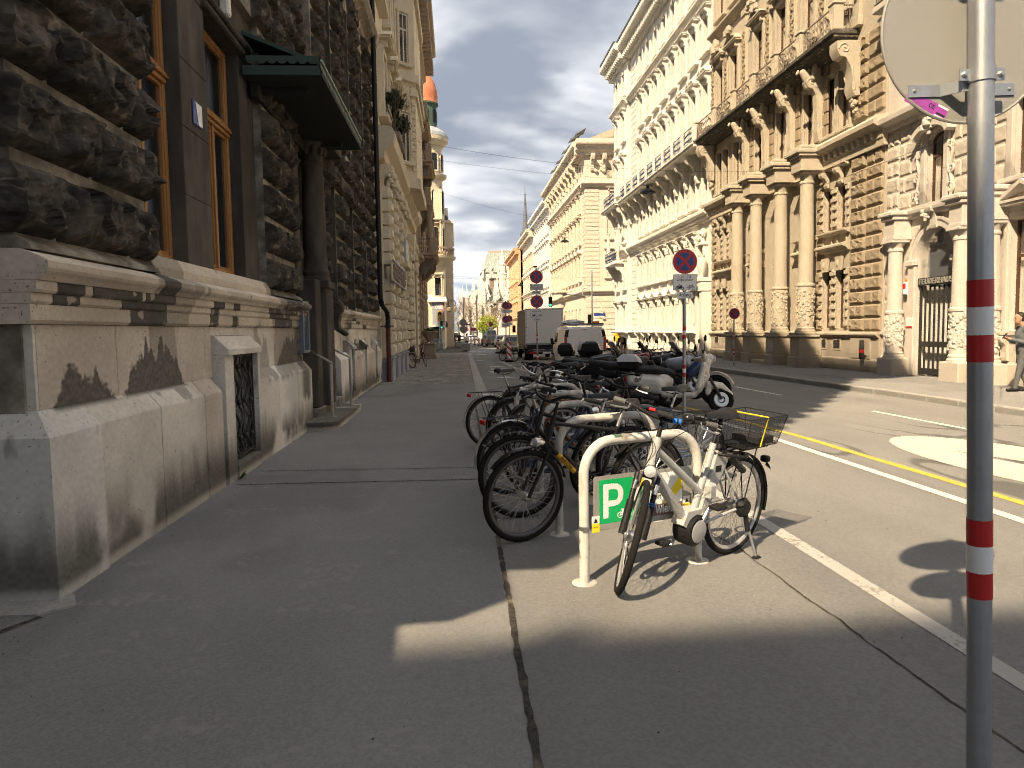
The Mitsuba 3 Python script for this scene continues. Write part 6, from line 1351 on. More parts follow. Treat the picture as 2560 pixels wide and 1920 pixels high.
for k in range(7):
    for v in (2.0, 5.4, 8.8, 12.0): part(PB, 'window', MB().box(-.43, -.40, 100.5 + 3.4 * k, 101.6 + 3.4 * k, v, v + 2), 'm_dark_glass')
simple_house('red_roof_building', 'far cream building with red tiled roof at the end of the left side', FL(-.8, -1.6), -270, -225, 10.5, [(1.5, 2.2, None), (5.5, 2.2, None)], 'm_cream_left', 3.6, None, 0, .8, 'm_red_tile', roof_h=4.5)
# ------------------------------------------------------------------ the church at the end of the street
CH = thing('gothic_church', 'pale gothic church with steep green grey roof, pinnacles and flying buttresses', 'church')
yc = 305.0; zg = -2.2
part(CH, 'nave_wall', MB().box(10.6, 70, yc, yc + 16, zg, 25.0).box(12, 70, yc - 9, yc, zg, 12.5), 'm_church')
part(CH, 'nave_roof', MB().addm(hull([(10.2, yc - .6, 25), (72, yc - .6, 25), (10.2, yc + 16.6, 25), (72, yc + 16.6, 25), (13.6, yc + 8, 34.0), (72, yc + 8, 34.0)])), 'm_church_roof')
part(CH, 'ridge_crest', MB().box(13.6, 72, yc + 7.85, yc + 8.15, 33.9, 34.6), 'm_brown')
part(CH, 'aisle_roof', MB().addm(hull([(11.8, yc - 9.4, 12.5), (70, yc - 9.4, 12.5), (11.8, yc, 12.5), (70, yc, 12.5), (13, yc - .1, 15.2), (70, yc - .1, 15.2)])), 'm_church_roof')
apse = Polygon([(12 - 9 * math.cos(a) , yc + 8 + 8.5 * math.sin(a)) for a in np.linspace(-1.57, 1.57, 7)])
part(CH, 'choir', MB().ext(apse, zg, 15.0), 'm_church'); part(CH, 'choir_roof', MB().addm(hull(np.vstack([np.column_stack([np.array(apse.exterior.coords), np.full(len(apse.exterior.coords), 15.0)]), [[11, yc + 8, 20.0]]]))), 'm_church_roof')
pin = Shape(MB().box(-.45, .45, -.45, .45, 0, 4.2).box(-.6, .6, -.6, .6, 4.2, 4.5).add([(-.5, -.5, 4.5), (.5, -.5, 4.5), (.5, .5, 4.5), (-.5, .5, 4.5), (0, 0, 8.6)], [[0, 1, 4], [1, 2, 4], [2, 3, 4], [3, 0, 4], [0, 2, 1]]))
pinlist = [(11 + 3.1 * k, yc - .8, 22.5, .8) for k in range(9)] + [(11 + 4.2 * k, yc - 9.5, 10.2, 1.2) for k in range(8)] + [(12 - 9.6 * math.cos(a), yc + 8 + 9.2 * math.sin(a), 10.5, 1.15) for a in np.linspace(-1.5, .2, 5)] + [(1.8, yc - 4, 7.5, 1.3), (4.2, yc - 6, 9.0, 1.3), (6.8, yc - 7, 11.5, 1.35), (9.2, yc - 8, 13.2, 1.3)]
for x, y, z, s_ in pinlist: part(CH, 'pinnacle', pin, 'm_church', tw=trans(x, y, z) @ scl(s_))
for x, y, z, s_ in pinlist[-13:]: part(CH, 'buttress', MB().box(x - .8, x + .8, y - .8, y + .8, zg, z + .2), 'm_church')
for k in range(6):
    x = 12.5 + 4.2 * k
    part(CH, 'flying_buttress', MB().addm(hull([(x - .3, yc - 9.5, 13.5), (x + .3, yc - 9.5, 13.5), (x - .3, yc - 9.5, 15.0), (x + .3, yc - 9.5, 15.0), (x - .3, yc, 20), (x + .3, yc, 20), (x - .3, yc, 21.4), (x + .3, yc, 21.4)])), 'm_church')
    part(CH, 'clerestory_window', MB().ext(ocut('arch', x + 2.1, 16.2, 1.9, 6.5), -.12, 0, trans(0, yc, 0) @ XZ).ext(ocut('arch', x + 2.1, 2.5, 2.1, 8.5), -.12, 0, trans(0, yc - 9, 0) @ XZ), 'm_brown_dark', kind='stuff')
    part(CH, 'gable', MB().addm(hull([(x + .6, yc - .9, 22.6), (x + 3.6, yc - .9, 22.6), (x + 2.1, yc - .9, 26.2), (x + .6, yc - .5, 22.6), (x + 3.6, yc - .5, 22.6), (x + 2.1, yc - .5, 26.2)])), 'm_church')
for a in np.linspace(-1.4, .1, 4): part(CH, 'choir_window', MB().box(-.12, .12, -.7, .7, 3, 11.5, trans(12 - 9.05 * math.cos(a), yc + 8 + 8.55 * math.sin(a), 0) @ rz(-math.degrees(a) if False else math.degrees(-a))), 'm_brown_dark')
st_ = part(CH, 'stair_turret', MB().lathe([(1.5, zg), (1.5, 24), (1.8, 24.2), (1.3, 24.6), (1.2, 27.5), (1.5, 27.7), (0, 34.6)], 8, trans(18.9, yc - 3, 0)), 'm_church'); part(CH, 'stair_turret', MB().lathe([(1.3, zg), (1.3, 22), (1.6, 22.2), (1.1, 22.6), (1.05, 25.5), (1.3, 25.7), (0, 32.0)], 8, trans(21.6, yc - 4, 0)), 'm_church')
part(CH, 'ridge_turret', MB().lathe([(1.9, 30), (1.9, 38.5), (2.3, 38.8), (2.1, 40.5), (1.35, 42), (.95, 46), (.25, 57.5), (.4, 57.8), (.12, 58.2), (.05, 61.5), (0, 61.6)], 8, trans(29.5, yc + 8, 0)), 'm_slate')
for k in range(8): part(CH, 'turret_pinnacle', pin, 'm_slate', tw=trans(29.5 + 2.0 * math.cos(k * .785), yc + 8 + 2.0 * math.sin(k * .785), 39.3) @ scl(.42))
# far block closing the view at ground level
simple_house('far_block', 'pale far apartment block closing the street behind the trees', FN(255, -2.0) @ np.diag([1, 1, 1, 1.0]) if False else np.array([[-1, 0, 0, 0], [0, -1, 0, 262], [0, 0, 1, -2.0], [0, 0, 0, 1.0]]), -52, -27, 13, [(1.5, 2.2, None), (5.2, 2.2, 'hood'), (8.8, 2.2, 'hood')], 'm_cream', 3.4, None, 4.4, .9)
# ------------------------------------------------------------------ trees at the end of the street
def bare_tree(label, x, y, h, seed):
    t = thing('bare_tree', label, 'tree', 'bare trees in front of the church'); g = np.random.default_rng(seed); z = float(zs(y)) - .1
    put(t, MB().tube([(x, y, z), (x + .05, y, z + h * .16), (x, y + .1, z + h * .32)], [.26, .2, .17], 8), 'm_bark'); m = MB()
    for k in range(6): a = k * 1.05 + g.random(); branches(m, np.array([x, y + .1, z + h * (.24 + .015 * k)]), np.array([.55 * math.cos(a), .55 * math.sin(a), .8]), h * .22, .10, 4, g, .55, .12)
    part(t, 'crown', m, 'm_twig')
for k, (x, y, h, lab) in enumerate([(.4, 168, 12, 'bare tree farthest left, beside the plain yellow building'), (2.6, 196, 14, 'bare tree second from the left before the church'), (4.6, 215, 15, 'bare tree behind the yellow green tree, left one'), (9.0, 190, 12.5, 'bare tree behind the yellow green tree, right one'), (11.4, 210, 15, 'bare tree nearest the orange building')]): bare_tree(lab, x, y, h, 60 + k)
tr = thing('spring_tree', 'small yellow green tree in first leaf at the end of the street', 'tree'); zt_ = float(zs(150))
put(tr, MB().tube([(5.9, 150, zt_), (5.85, 150, zt_ + 1.2), (5.9, 150, zt_ + 2.4)], [.13, .10, .08], 7), 'm_bark'); m = MB(); g = np.random.default_rng(2)
for k in range(6): branches(m, np.array([5.9, 150, zt_ + 2.0 + .1 * k]), np.array([.6 * math.cos(k * 1.05), .6 * math.sin(k * 1.05), .7]), 1.0, .05, 3, g, .6, .0)
part(tr, 'limbs', m, 'm_bark'); part(tr, 'crown', MB().add(*leaves(2600, (5.9, 150, zt_ + 3.6), 2.35, .15, 3, (1, 1, .82), 26)), 'm_leaf_spring'); part(tr, 'sunlit_leaves', MB().add(*leaves(1500, (5.9, 150, zt_ + 3.8), 2.4, .13, 5, (1, 1, .85), 24)), 'm_leaf_spring2')
# ------------------------------------------------------------------ signs and street furniture
def zg(x, y):
    x, y = float(x), float(y)
    return float(zroad(x, y)) if (x > float(xk(y)) and 0.3 < x < 9.9) else (float(zs(y)) * .4 + .01 if x > 9.9 else float(zs(y)))
FACE = rot((1, 0, 0), 90)                                                      # drawing plane (x, y) -> standing up, facing the viewer
def circ(r, n=28): return Point(0, 0).buffer(r, n)
def nostop(par, x, y, z, d=.46, front=True):
    """no stopping disc: white rim, red ring, blue quarters, red cross, grey back"""
    s = 1 if front else -1; W = trans(x, y, z) @ (np.eye(4) if front else rz(180)) @ FACE
    k = part(par, 'disc', MB().ext(circ(d / 2), -.004, .0, W), 'm_alu_plate')
    part(k, 'rim', MB().ext(circ(d / 2).difference(circ(d / 2 - .008)), .0002, .003, W), 'm_sign_white')
    part(k, 'red_face', MB().ext(circ(d / 2 - .009), .0002, .002, W), 'm_sign_red')
    bl = circ(d * .355); cross = shapely.union_all([affinity.rotate(sbox(-d, -d * .055, d, d * .055), a) for a in (45, 135)])
    for g in bl.difference(cross).geoms: part(k, 'blue_field', MB().ext(g, .0022, .0036, W), 'm_sign_blue')
    return k
def wheel_icon(c, r, w=.18): return Point(*c).buffer(r, 12).difference(Point(*c).buffer(r * (1 - w * 2), 12))
def bike_icon(s):
    l = lambda a, b, w=.05: LineString([a, b]).buffer(w)
    p = [wheel_icon((-.5, .3), .32, .12), wheel_icon((.55, .3), .32, .12), l((-.5, .3), (-.05, .3)), l((-.05, .3), (-.22, .8)), l((-.22, .75), (.36, .72)), l((-.05, .3), (.38, .72)), l((.32, .95), (.55, .3)), l((.2, .98), (.42, .95)), l((-.34, .84), (-.1, .84), .06), l((-.5, .3), (-.2, .7))]
    return affinity.scale(shapely.union_all(p), s, s, origin=(0, 0))
def moto_icon(s):
    p = [wheel_icon((-.58, .3), .3, .2), wheel_icon((.62, .3), .3, .2), Polygon([(-.75, .72), (-.5, .82), (-.1, .62), (.12, .86), (.4, .8), (.5, .6), (.36, .22), (-.2, .16), (-.4, .5)]), LineString([(.36, 1.0), (.62, .3)]).buffer(.05), Polygon([(-.3, .82), (-.2, 1.05), (.0, 1.12), (.12, .9)]), LineString([(-.2, .2), (-.8, .34)]).buffer(.06)]
    return affinity.scale(shapely.union_all(p), s, s, origin=(0, 0))
def plate(par, x, y, z, w, h, lines, icons=None, ih=.09, iz=0):
    W = trans(x, y, z) @ FACE
    k = part(par, 'plate', MB().ext(sbox(-w / 2, -h / 2, w / 2, h / 2).buffer(-.012).buffer(.012), -.003, 0, W), 'm_sign_white')
    bd = sbox(-w / 2, -h / 2, w / 2, h / 2); part(k, 'border', MB().ext(bd.buffer(-.006).difference(bd.buffer(-.010)), .0003, .0012, W), 'm_sign_black')
    for t, th, tz, tw in lines: part(k, 'lettering', MB().addm(text_c(t, th, .0012, True, tw), trans(x, y - .0003, z + tz) @ FACE), 'm_sign_black')
    if icons:
        part(k, 'pictogram', MB().ext(moto_icon(ih), .0003, .0014, W @ trans(-w * .22, iz, 0)), 'm_sign_black'); part(k, 'pictogram', MB().ext(bike_icon(ih), .0003, .0014, W @ trans(w * .24, iz, 0)), 'm_sign_black')
    return k
def pole(name, label, x, y, h, r=.03, stripes=(), tilt=None, group=None, base=True):
    k = thing(name, label, 'traffic sign', group); z0 = zg(x, y); W = trans(x, y, 0) @ (tilt if tilt is not None else np.eye(4))
    put(k, MB().tube([(0, 0, z0), (0, 0, h)], r, 32, True, W), 'm_galv', smooth=40)
    for a, b, c in stripes: part(k, 'band', MB().lathe([(r + .0008, a), (r + .0012, a), (r + .0012, b), (r + .0008, b)], 32, W), c, smooth=35)
    return k, W
ST = lambda t: [(t, t - .072, 'm_sign_red'), (t - .0725, t - .147, 'm_sign_white'), (t - .1475, t - .22, 'm_sign_red')]
# the near pole at the right edge: back of the signs towards the viewer
TL = rot((0, 1, 0), -1.65)
np_, W = pole('near_sign_pole', 'galvanised sign pole with red and white bands and grey sign backs in the right foreground', 1.452, 1.905, 3.35, .0308, ST(1.664) + ST(1.012), TL)
def bracket(z, half=.145, yoff=.034):
    """strap clamped round the pole: bent flat bar, collar, screws"""
    L = [(-half - .02, .055), (-.075, .055), (-.042, .012), (.042, .012), (.075, .055), (half - .01, .055)]
    bar = LineString(L).buffer(.0022, cap_style=2)
    b = part(np_, 'bracket_bar', MB().ext(bar, z - .016, z + .016, W), 'm_galv')
    ends = MB()
    part(b, 'collar', MB().ext(circ(.0345).difference(circ(.0312)), z + .002, z + .040, W).ext(sbox(-.062, -.006, -.033, -.001).union(sbox(.033, -.006, .062, -.001)), z + .006, z + .036, W), 'm_galv', smooth=35)
    for sx in (-.050, .050): part(b, 'bolt', MB().lathe([(.0085, 0), (.0085, .003), (.006, .004), (.006, .009), (0, .010)], 6, W @ trans(sx, -.006, z + .021) @ rot((1, 0, 0), 90)), 'm_steel')
    for sx in (-half - .004, half - .026): part(b, 'rivet', MB().sphere((0, 0, 0), (.005, .004, .005), 6, W @ trans(sx, .052, z)), 'm_steel')
def back_disc(z, d, tag):
    q = part(np_, 'sign_disc', MB().ext(circ(d / 2, 40), 0, .003, W @ trans(0, .061, z) @ rot((1, 0, 0), 90)), 'm_sign_grey', label=tag)
    part(q, 'rolled_rim', MB().tube([(d / 2 * math.cos(a), .060, z + d / 2 * math.sin(a)) for a in np.linspace(0, 2 * np.pi, 80, endpoint=False)], .0045, 6, False, W, closed=True), 'm_sign_grey', smooth=40)
    f = W @ trans(0, .0585, z) @ rz(180) @ FACE
    part(q, 'front_face', MB().ext(circ(d / 2 - .006), -.0075, -.006, W @ trans(0, .0555, z) @ rot((1, 0, 0), 90)), 'm_sign_red')
    return q
q1 = back_disc(2.328, .470, 'grey back of the lower round sign'); q2 = back_disc(2.93, .66, 'grey back of the upper round sign')
for z in (2.178, 2.475, 2.72, 3.14): bracket(z, .145 if z < 2.6 else .2)
S = W @ trans(-.112, .0585, 2.142) @ FACE @ rz(-27)
stk = part(np_, 'sticker', MB().ext(sbox(-.062, -.017, .062, .017), 0, .0008, S), 'm_purple', label='purple inspection sticker with CE mark')
part(stk, 'white_edge', MB().ext(sbox(.030, .0115, .062, .017).union(sbox(.030, -.017, .062, -.0115)), .0009, .0014, S), 'm_sign_white')
part(stk, 'print', MB().addm(text_c('CE', .011, .0005, True), S @ trans(.015, .004, .0009)).ext(sbox(.034, -.009, .060, -.004), .0009, .0013, S), 'm_sign_black'); part(stk, 'diamond', MB().ext(Polygon([(-.052, .004), (-.046, .010), (-.040, .004), (-.046, -.002)]), .0009, .0013, S), 'm_amber')
part(stk, 'small_print', MB().ext(shapely.union_all([sbox(-.056, -.006 - .0045 * k, .0, -.005 - .0045 * k) for k in range(3)]), .0009, .0012, S), 'm_mauve', kind='stuff')
# "Anfang" sign behind the bicycles
p2, _ = pole('start_sign', 'no stopping sign with motorcycle and bicycle plate and Anfang plate between the motorcycles and bicycles', 3.985, 12.80, 2.9, .031, ST(1.56) + ST(.89))
nostop(p2, 3.985, 12.762, 2.685, .44); part(p2, 'back_clamp', MB().box(3.94, 4.03, 12.766, 12.80, 2.65, 2.70).box(3.94, 4.03, 12.766, 12.80, 2.3, 2.34), 'm_galv')
plate(p2, 3.985, 12.762, 2.325, .425, .285, [('v. 1.3. - 1.11.', .042, .095, .24), ('ausgenommen', .034, .035, .28)], True, .085, -.125); plate(p2, 3.985, 12.762, 2.10, .275, .115, [('·Anfang·', .062, 0, .235)])
# "Ende" double sign near the van
p3_, _ = pole('end_sign', 'tall double no stopping sign with Anfang and Ende plates beside the box truck', 3.03, 28.03, 3.85, .033, ST(1.35) + ST(.62))
y = 27.985; nostop(p3_, 3.025, y, 3.52, .50); nostop(p3_, 3.03, y, 2.59, .49)
plate(p3_, 3.025, y, 3.135, .50, .23, [('Mo.-Fr. werkt. v. 7-18h', .042, .07, .44), ('ausgen. Ladetätigkeit', .042, .0, .46), ('mit Lastfahrzeugen', .040, -.07, .40)]); plate(p3_, 3.025, y, 2.93, .31, .14, [('·Anfang·', .075, 0, .27)])
plate(p3_, 3.03, y, 2.165, .50, .33, [('v. 1.3. - 1.11.', .048, .11, .28), ('ausgenommen', .040, .04, .33)], True, .10, -.14); plate(p3_, 3.03, y, 1.915, .33, .135, [('·Ende·', .072, 0, .25)])
part(p3_, 'finial', MB().sphere((2.99, 28.03, 3.9), (.09, .03, .04), 6), 'm_black')
p4_, _ = pole('opposite_sign', 'no stopping sign on the sunny pavement before the beige building', 11.07, 29.03, 2.25, .03, ST(1.28) + ST(.62)); nostop(p4_, 11.07, 28.99, 2.05, .45)
for k, (x, yy, zz, lab) in enumerate([(3.10, 47.0, 3.08, 'no stopping sign pair on the nearer far pole beside the hazard beacons'), (3.66, 52.0, 3.2, 'no stopping sign pair on the second far pole beside the hazard beacons')]):
    q, _ = pole('far_sign', lab, x, yy + .04, zz + .3, .035, ST(1.2) + ST(.55)); nostop(q, x, yy, zz, .47); nostop(q, x, yy, zz - .88, .47); plate(q, x, yy, zz - .36, .47, .22, [('werkt. Mo.-Fr.', .05, .05, .38), ('Anfang', .05, -.05, .2)]); plate(q, x, yy, zz - 1.24, .5, .22, [('Ende', .08, 0, .3)])
q, _ = pole('far_sign', 'small blue and red disc sign among the far parked cars', 4.1, 90.04, 2.6, .035); nostop(q, 4.1, 90, 2.25, .55); plate(q, 4.1, 90, 1.72, .5, .4, [('Mo.-Fr.', .1, 0, .4)])
for k, (x, yy, lab) in enumerate([(3.0, 125, 'distant no stopping sign above the far beacons, right one'), (2.55, 128, 'distant no stopping sign above the far beacons, left one'), (2.1, 150, 'most distant disc sign at the end of the bike lane')]):
    q, _ = pole('far_sign', lab, x, yy + .04, 2.0, .04); nostop(q, x, yy, 1.7, .6); plate(q, x, yy, 1.15, .55, .35, [('Mo.-Fr.', .1, 0, .4)])
gq, _ = pole('route_sign', 'small green and white square sign before the yellow green tree', 3.95, 110.04, 2.0, .04); part(gq, 'green_panel', MB().box(3.72, 4.18, 109.99, 110.0, 1.1, 1.55), 'm_green'); part(gq, 'figure', MB().ext(affinity.scale(bike_icon(.2), 1, 1), 0, .01, trans(3.95, 109.985, 1.2) @ FACE), 'm_sign_white'); labels[gq]['category'] = 'sign'
bp, _ = pole('left_sign_pole', 'dark pole with two grey round sign backs on the far left pavement', .62, 67.2, 4.5, .055)
part(bp, 'round_back', MB().ext(circ(.33), 0, .02, trans(.55, 67.1, 2.25) @ FACE), 'm_sign_grey'); part(bp, 'round_back', MB().ext(circ(.34), 0, .02, trans(.60, 67.1, 1.62) @ FACE), 'm_sign_grey'); part(bp, 'name_plate', MB().box(.72, 1.15, 67.1, 67.12, 2.02, 2.12), 'm_sign_blue')
for k, (x, yy, lab) in enumerate([(.72, 66.6, 'grey concrete planter block at the foot of the left sign pole'), (.30, 86.5, 'grey concrete block on the far left pavement behind the pedestrian'), (-1.9, 77.0, 'grey concrete block under the left traffic light'), (-2.15, 71.0, 'tall grey concrete block before the corner shop')]):
    b = thing('concrete_block', lab, 'block'); z = zg(x, yy); h_ = 1.15 if k == 3 else .72; put(b, MB().cbox(x - .42, x + .42, yy - .35, yy + .35, z, z + h_, .04), 'm_kerb'); part(b, 'lifting_slot', MB().box(x - .1, x + .1, yy - .353, yy - .35, z + .05, z + .12), 'm_room')
# hazard beacons with striped faces
for k, (x, yy, lab) in enumerate([(2.93, 42.1, 'nearest red and white hazard beacon, behind the small parked bicycle'), (3.35, 61.5, 'second red and white hazard beacon along the bike lane'), (3.55, 98, 'third red and white hazard beacon, left of the white car'), (3.15, 108, 'fourth red and white hazard beacon in the far row'), (2.8, 120, 'fifth red and white hazard beacon in the far row'), (2.45, 134, 'last red and white hazard beacon in the far row')]):
    b = thing('hazard_beacon', lab, 'beacon', 'red and white hazard beacons along the bike lane'); del labels[b]['group']; z = zg(x, yy)
    put(b, MB().box(x - .125, x + .125, yy, yy + .03, z + .14, z + 1.16), 'm_sign_white')
    ch = Polygon([(-.125, .30), (.0, .18), (-.125, .06)]); fc = sbox(-.122, .0, .122, 1.0)
    tri_ = shapely.union_all([Polygon([(-.125, a), (.125, a + .25), (.125, a + .42), (-.125, a + .17)]) if k % 2 else Polygon([(.125, a), (-.02, a + .12), (.125, a + .25), (.125, a)]) for a in (-.2, .12, .45, .78)]) if k == 0 and False else shapely.union_all([Polygon([(-.125, a + .24), (.125, a), (.125, a + .17), (-.125, a + .41)]) for a in (-.25, .09, .43, .77)]).intersection(fc)
    for g_ in getattr(tri_, 'geoms', [tri_]): part(b, 'red_stripe', MB().ext(g_, 0, .003, trans(x, yy - .0005, z + .15) @ FACE), 'm_sign_red')
    part(b, 'foot', MB().cbox(x - .22, x + .22, yy - .3, yy + .4, z, z + .12, .03), 'm_rubber')
# traffic lights
def light_head(par, x, y, z, s=1.0, lit='green', facing=1):
    h = part(par, 'signal_head', MB().cbox(x - .15 * s, x + .15 * s, y, y + .2, z - .46 * s, z + .46 * s, .03), 'm_black')
    for k, (dz, c) in enumerate(((.3, 'm_red_lens'), (0, 'm_amber'), (-.3, 'm_lamp_green'))):
        on = lit == 'green' and k == 2
        key = part(h, 'lens', MB().lathe([(0, -.012), (.06 * s, -.009), (.1 * s, 0)], 14, trans(x, y - .001, z + dz * s) @ rot((1, 0, 0), 90) @ scl(1, 1, -1)), c if on else 'm_black_gloss')
        if on:
            scene[key]['emitter'] = {'type': 'area', 'radiance': rgb((0.03, .42, .27))}; scene[key]['flip_normals'] = False
        part(h, 'visor', MB().lathe([(.11 * s, -.005), (.12 * s, -.14)], 12, trans(x, y, z + dz * s) @ rot((1, 0, 0), 90) @ scl(1, 1, -1), -.4, 3.55), 'm_black')
tm = thing('traffic_light_mast', 'galvanised traffic light mast with long arm and green light at the far right corner', 'traffic light'); xm, ym = 11.75, 64.0; z = zg(xm, ym) - .15
put(tm, MB().tube([(xm, ym, z), (xm, ym, 6.6)], [.09, .06], 10), 'm_galv'); part(tm, 'arm', MB().tube(spline([(xm, ym, 4.35), (10.3, ym, 4.45), (8.2, ym, 4.6)], 6), .04, 8).tube(spline([(xm, ym, 5.2), (10.5, ym, 4.9), (9.2, ym, 4.55)], 5), .02, 6), 'm_galv')
light_head(tm, 8.1, ym - .15, 3.9, .95); part(tm, 'hanger', MB().rod((8.1, ym, 4.3), (8.1, ym, 4.65), .03, 6), 'm_galv'); light_head(tm, 11.5, ym - .15, 2.35, .9, 'off'); part(tm, 'street_plate', MB().box(11.9, 12.9, ym - .05, ym - .02, 2.62, 2.85), 'm_sign_blue')
part(tm, 'cable_loop', MB().tube([(11.2 + .35 * math.cos(a), ym, 4.6 + .4 * math.sin(a)) for a in np.linspace(0, 6.28, 20)], .02, 5), 'm_black')
tl_ = thing('traffic_light', 'small traffic light showing green before the corner shop on the left', 'traffic light'); put(tl_, MB().tube([(-1.78, 77.2, zg(-1.8, 77)), (-1.78, 77.2, 2.6)], .06, 10), 'm_galv'); light_head(tl_, -1.58, 77.0, 2.15, .85); light_head(tl_, -1.05, 77.0, 2.15, .6, 'off'); part(tl_, 'bracket', MB().box(-1.75, -1.0, 77.1, 77.16, 2.5, 2.55), 'm_black')
mb_ = thing('letter_box', 'yellow letter box at the corner of the cream building', 'letter box'); put(mb_, MB().cbox(12.75, 13.1, 59.3, 59.7, .48, 1.1, .03), 'm_post_yellow'); part(mb_, 'slot', MB().box(12.80, 13.05, 59.295, 59.3, .95, .99), 'm_black'); part(mb_, 'stand', MB().box(12.88, 12.97, 59.45, 59.55, -.3, .479), 'm_galv')
# hanging street lamps on their span wires
def span(label, D, zl, zr_, lamps, sag=.35, xl=-2.4, xr=13.4, Dr=None):
    k = thing('span_wire', label, 'wire'); Dr = D if Dr is None else Dr; t = np.linspace(0, 1, 24)
    p = np.column_stack([xl + (xr - xl) * t, D + (Dr - D) * t, zl + (zr_ - zl) * t - sag * 4 * t * (1 - t)]); put(k, MB().tube(p, .006 if D < 60 else .009, 4, False), 'm_black')
    return k, p
def lamp(label, x, y, z, s=1.0):
    k = thing('hanging_lamp', label, 'street lamp'); W_ = trans(x, y, z) @ scl(s)
    put(k, MB().lathe([(.315, 0), (.32, .02), (.27, .09), (.16, .16), (.07, .20), (.06, .30), (0, .30)], 20, W_).lathe([(.30, .005), (.1, .13), (0, .14)], 20, W_), 'm_bike_black', smooth=35); part(k, 'glass', MB().lathe([(.0, -.05), (.12, -.03), (.26, .01)], 16, W_), 'm_curtain_grey', smooth=40); part(k, 'hanger', MB().box(-.2, .2, -.015, .015, .30, .34, W_).rod((0, 0, .33), (0, 0, .46), .012, 5, W_), 'm_black')
span('span wire carrying the nearest hanging lamp across the street', 30, 9.2, 7.9, 1, .5); lamp('black hanging street lamp nearest the viewer, before the cream palace', 7.83, 30, 6.98)
span('span wire carrying the second hanging lamp', 58, 12.6, 9.3, 1, .6); lamp('black hanging street lamp before the yellow corner building', 8.52, 58, 8.30, 1.05)
span('span wire carrying the third hanging lamp', 92, 8.4, 8.0, 1, .3); lamp('small far hanging lamp, third along the street', 7.95, 92, 6.95, 1.15)
for k, (x, y, z) in enumerate([(6.9, 118, 6.2), (6.3, 122, 5.6), (7.0, 150, 6.2), (5.6, 165, 5.2)]): lamp(['fourth hanging lamp, just left of the sign cluster', 'fifth hanging lamp, lower left of the fourth', 'sixth hanging lamp before the church', 'seventh hanging lamp, farthest one'][k], x, y, z, 1.1)
span('long span wire sloping across the upper sky', 46, 12.1, 10.6, 0, .25); span('slack cable before the cream palace and beige building', 24, 6.3, 8.4, 0, .9, 9.6, 13.3, 40); span('cable running past the arched gate to the cornice', 19, 6.4, 6.9, 0, .1, 13.0, 13.2, 37); span('low span wire across the far street', 74, 6.9, 6.7, 0, .3); span('far low span wire before the church', 110, 5.8, 6.0, 0, .4)
# ------------------------------------------------------------------ bicycle racks
def rack(label, x, y, mt, k):
    r_ = thing('bicycle_rack', label, 'bicycle rack'); a = np.array([x, y]); d_ = np.array([.82, .34]); d_ = d_ / np.linalg.norm(d_); L = .88; R_ = .20; h = .865; b = a + d_ * L
    pts = [(0, 0), (0, h - R_)] + [(R_ - R_ * math.cos(t), h - R_ + R_ * math.sin(t)) for t in np.linspace(.15, 1.57, 9)] + [(L - R_ + R_ * math.sin(t), h - R_ + R_ * math.cos(t)) for t in np.linspace(0, 1.42, 9)] + [(L, h - R_), (L, 0)]
    put(r_, MB().tube([(a[0] + d_[0] * u, a[1] + d_[1] * u, w) for u, w in pts], .031, 16), mt, smooth=50)
    for q in (a, b): part(r_, 'base_plate', MB().lathe([(0, .004), (.075, .004), (.078, .0), (.08, -.01)], 16, trans(q[0], q[1], .003)), 'm_rack_grey')
    return r_, a, d_
rk, ra, rd = rack('nearest bicycle rack, white painted tube hoop with a green parking sign', .745, 4.38, 'm_rack', 0)
for k, lab in enumerate(['second bicycle rack, grey worn hoop behind the black bicycle', 'third bicycle rack counted from the front', 'fourth bicycle rack counted from the front', 'fifth bicycle rack, the farthest hoop']): rack(lab, .74 - .02 * k, 5.46 + 1.07 * k, 'm_rack_grey' if k != 1 else 'm_rack_grey', k + 1)
# sign panel on the first rack
ang = math.degrees(math.atan2(rd[1], rd[0])); PW = trans(ra[0], ra[1], 0) @ rz(ang) @ trans(0, -.034, 0) @ FACE
pn = thing('parking_panel', 'grey metal panel with green bicycle parking sign fixed to the nearest rack', 'sign')
put(pn, MB().ext(sbox(.045, .325, .80, .655).buffer(-.02).buffer(.02), 0, .004, PW), 'm_alu_plate')
gp = part(pn, 'green_field', MB().ext(sbox(.085, .36, .335, .63), .0042, .0054, PW), 'm_green')
tp = text_c('P', .20, .001, True); part(gp, 'letter', MB().addm(tp, PW @ trans(.188, .497, .0056)), 'm_sign_white'); part(gp, 'bicycle_symbol', MB().ext(bike_icon(.062), .0056, .0066, PW @ trans(.268, .382, 0)), 'm_sign_white')
part(pn, 'yellow_field', MB().ext(sbox(.337, .432, .72, .63), .0042, .0054, PW), 'm_sign_white'); part(pn, 'yellow_stripes', MB().ext(shapely.union_all([Polygon([(.345, .63), (.40, .63), (.46, .55), (.43, .50)]), Polygon([(.56, .432), (.70, .60), (.72, .60), (.72, .52), (.62, .432)])]), .0056, .0062, PW), 'm_bright_yellow')
wt = part(pn, 'mauve_field', MB().ext(sbox(.337, .36, .72, .43), .0042, .0054, PW), 'm_mauve')
t = text_c('Stadt', .046, .001, True, .105); part(wt, 'lettering', MB().addm(t, PW @ trans(.415, .398, .0056)), 'm_sign_white'); t = text_c('Wien', .050, .001, True, .128); part(wt, 'lettering', MB().addm(t, PW @ trans(.572, .400, .0056)), 'm_sign_white'); part(wt, 'red_cross', MB().ext(sbox(.485, .372, .494, .425).union(sbox(.474, .400, .505, .407)), .0056, .0062, PW), 'm_moto_red')
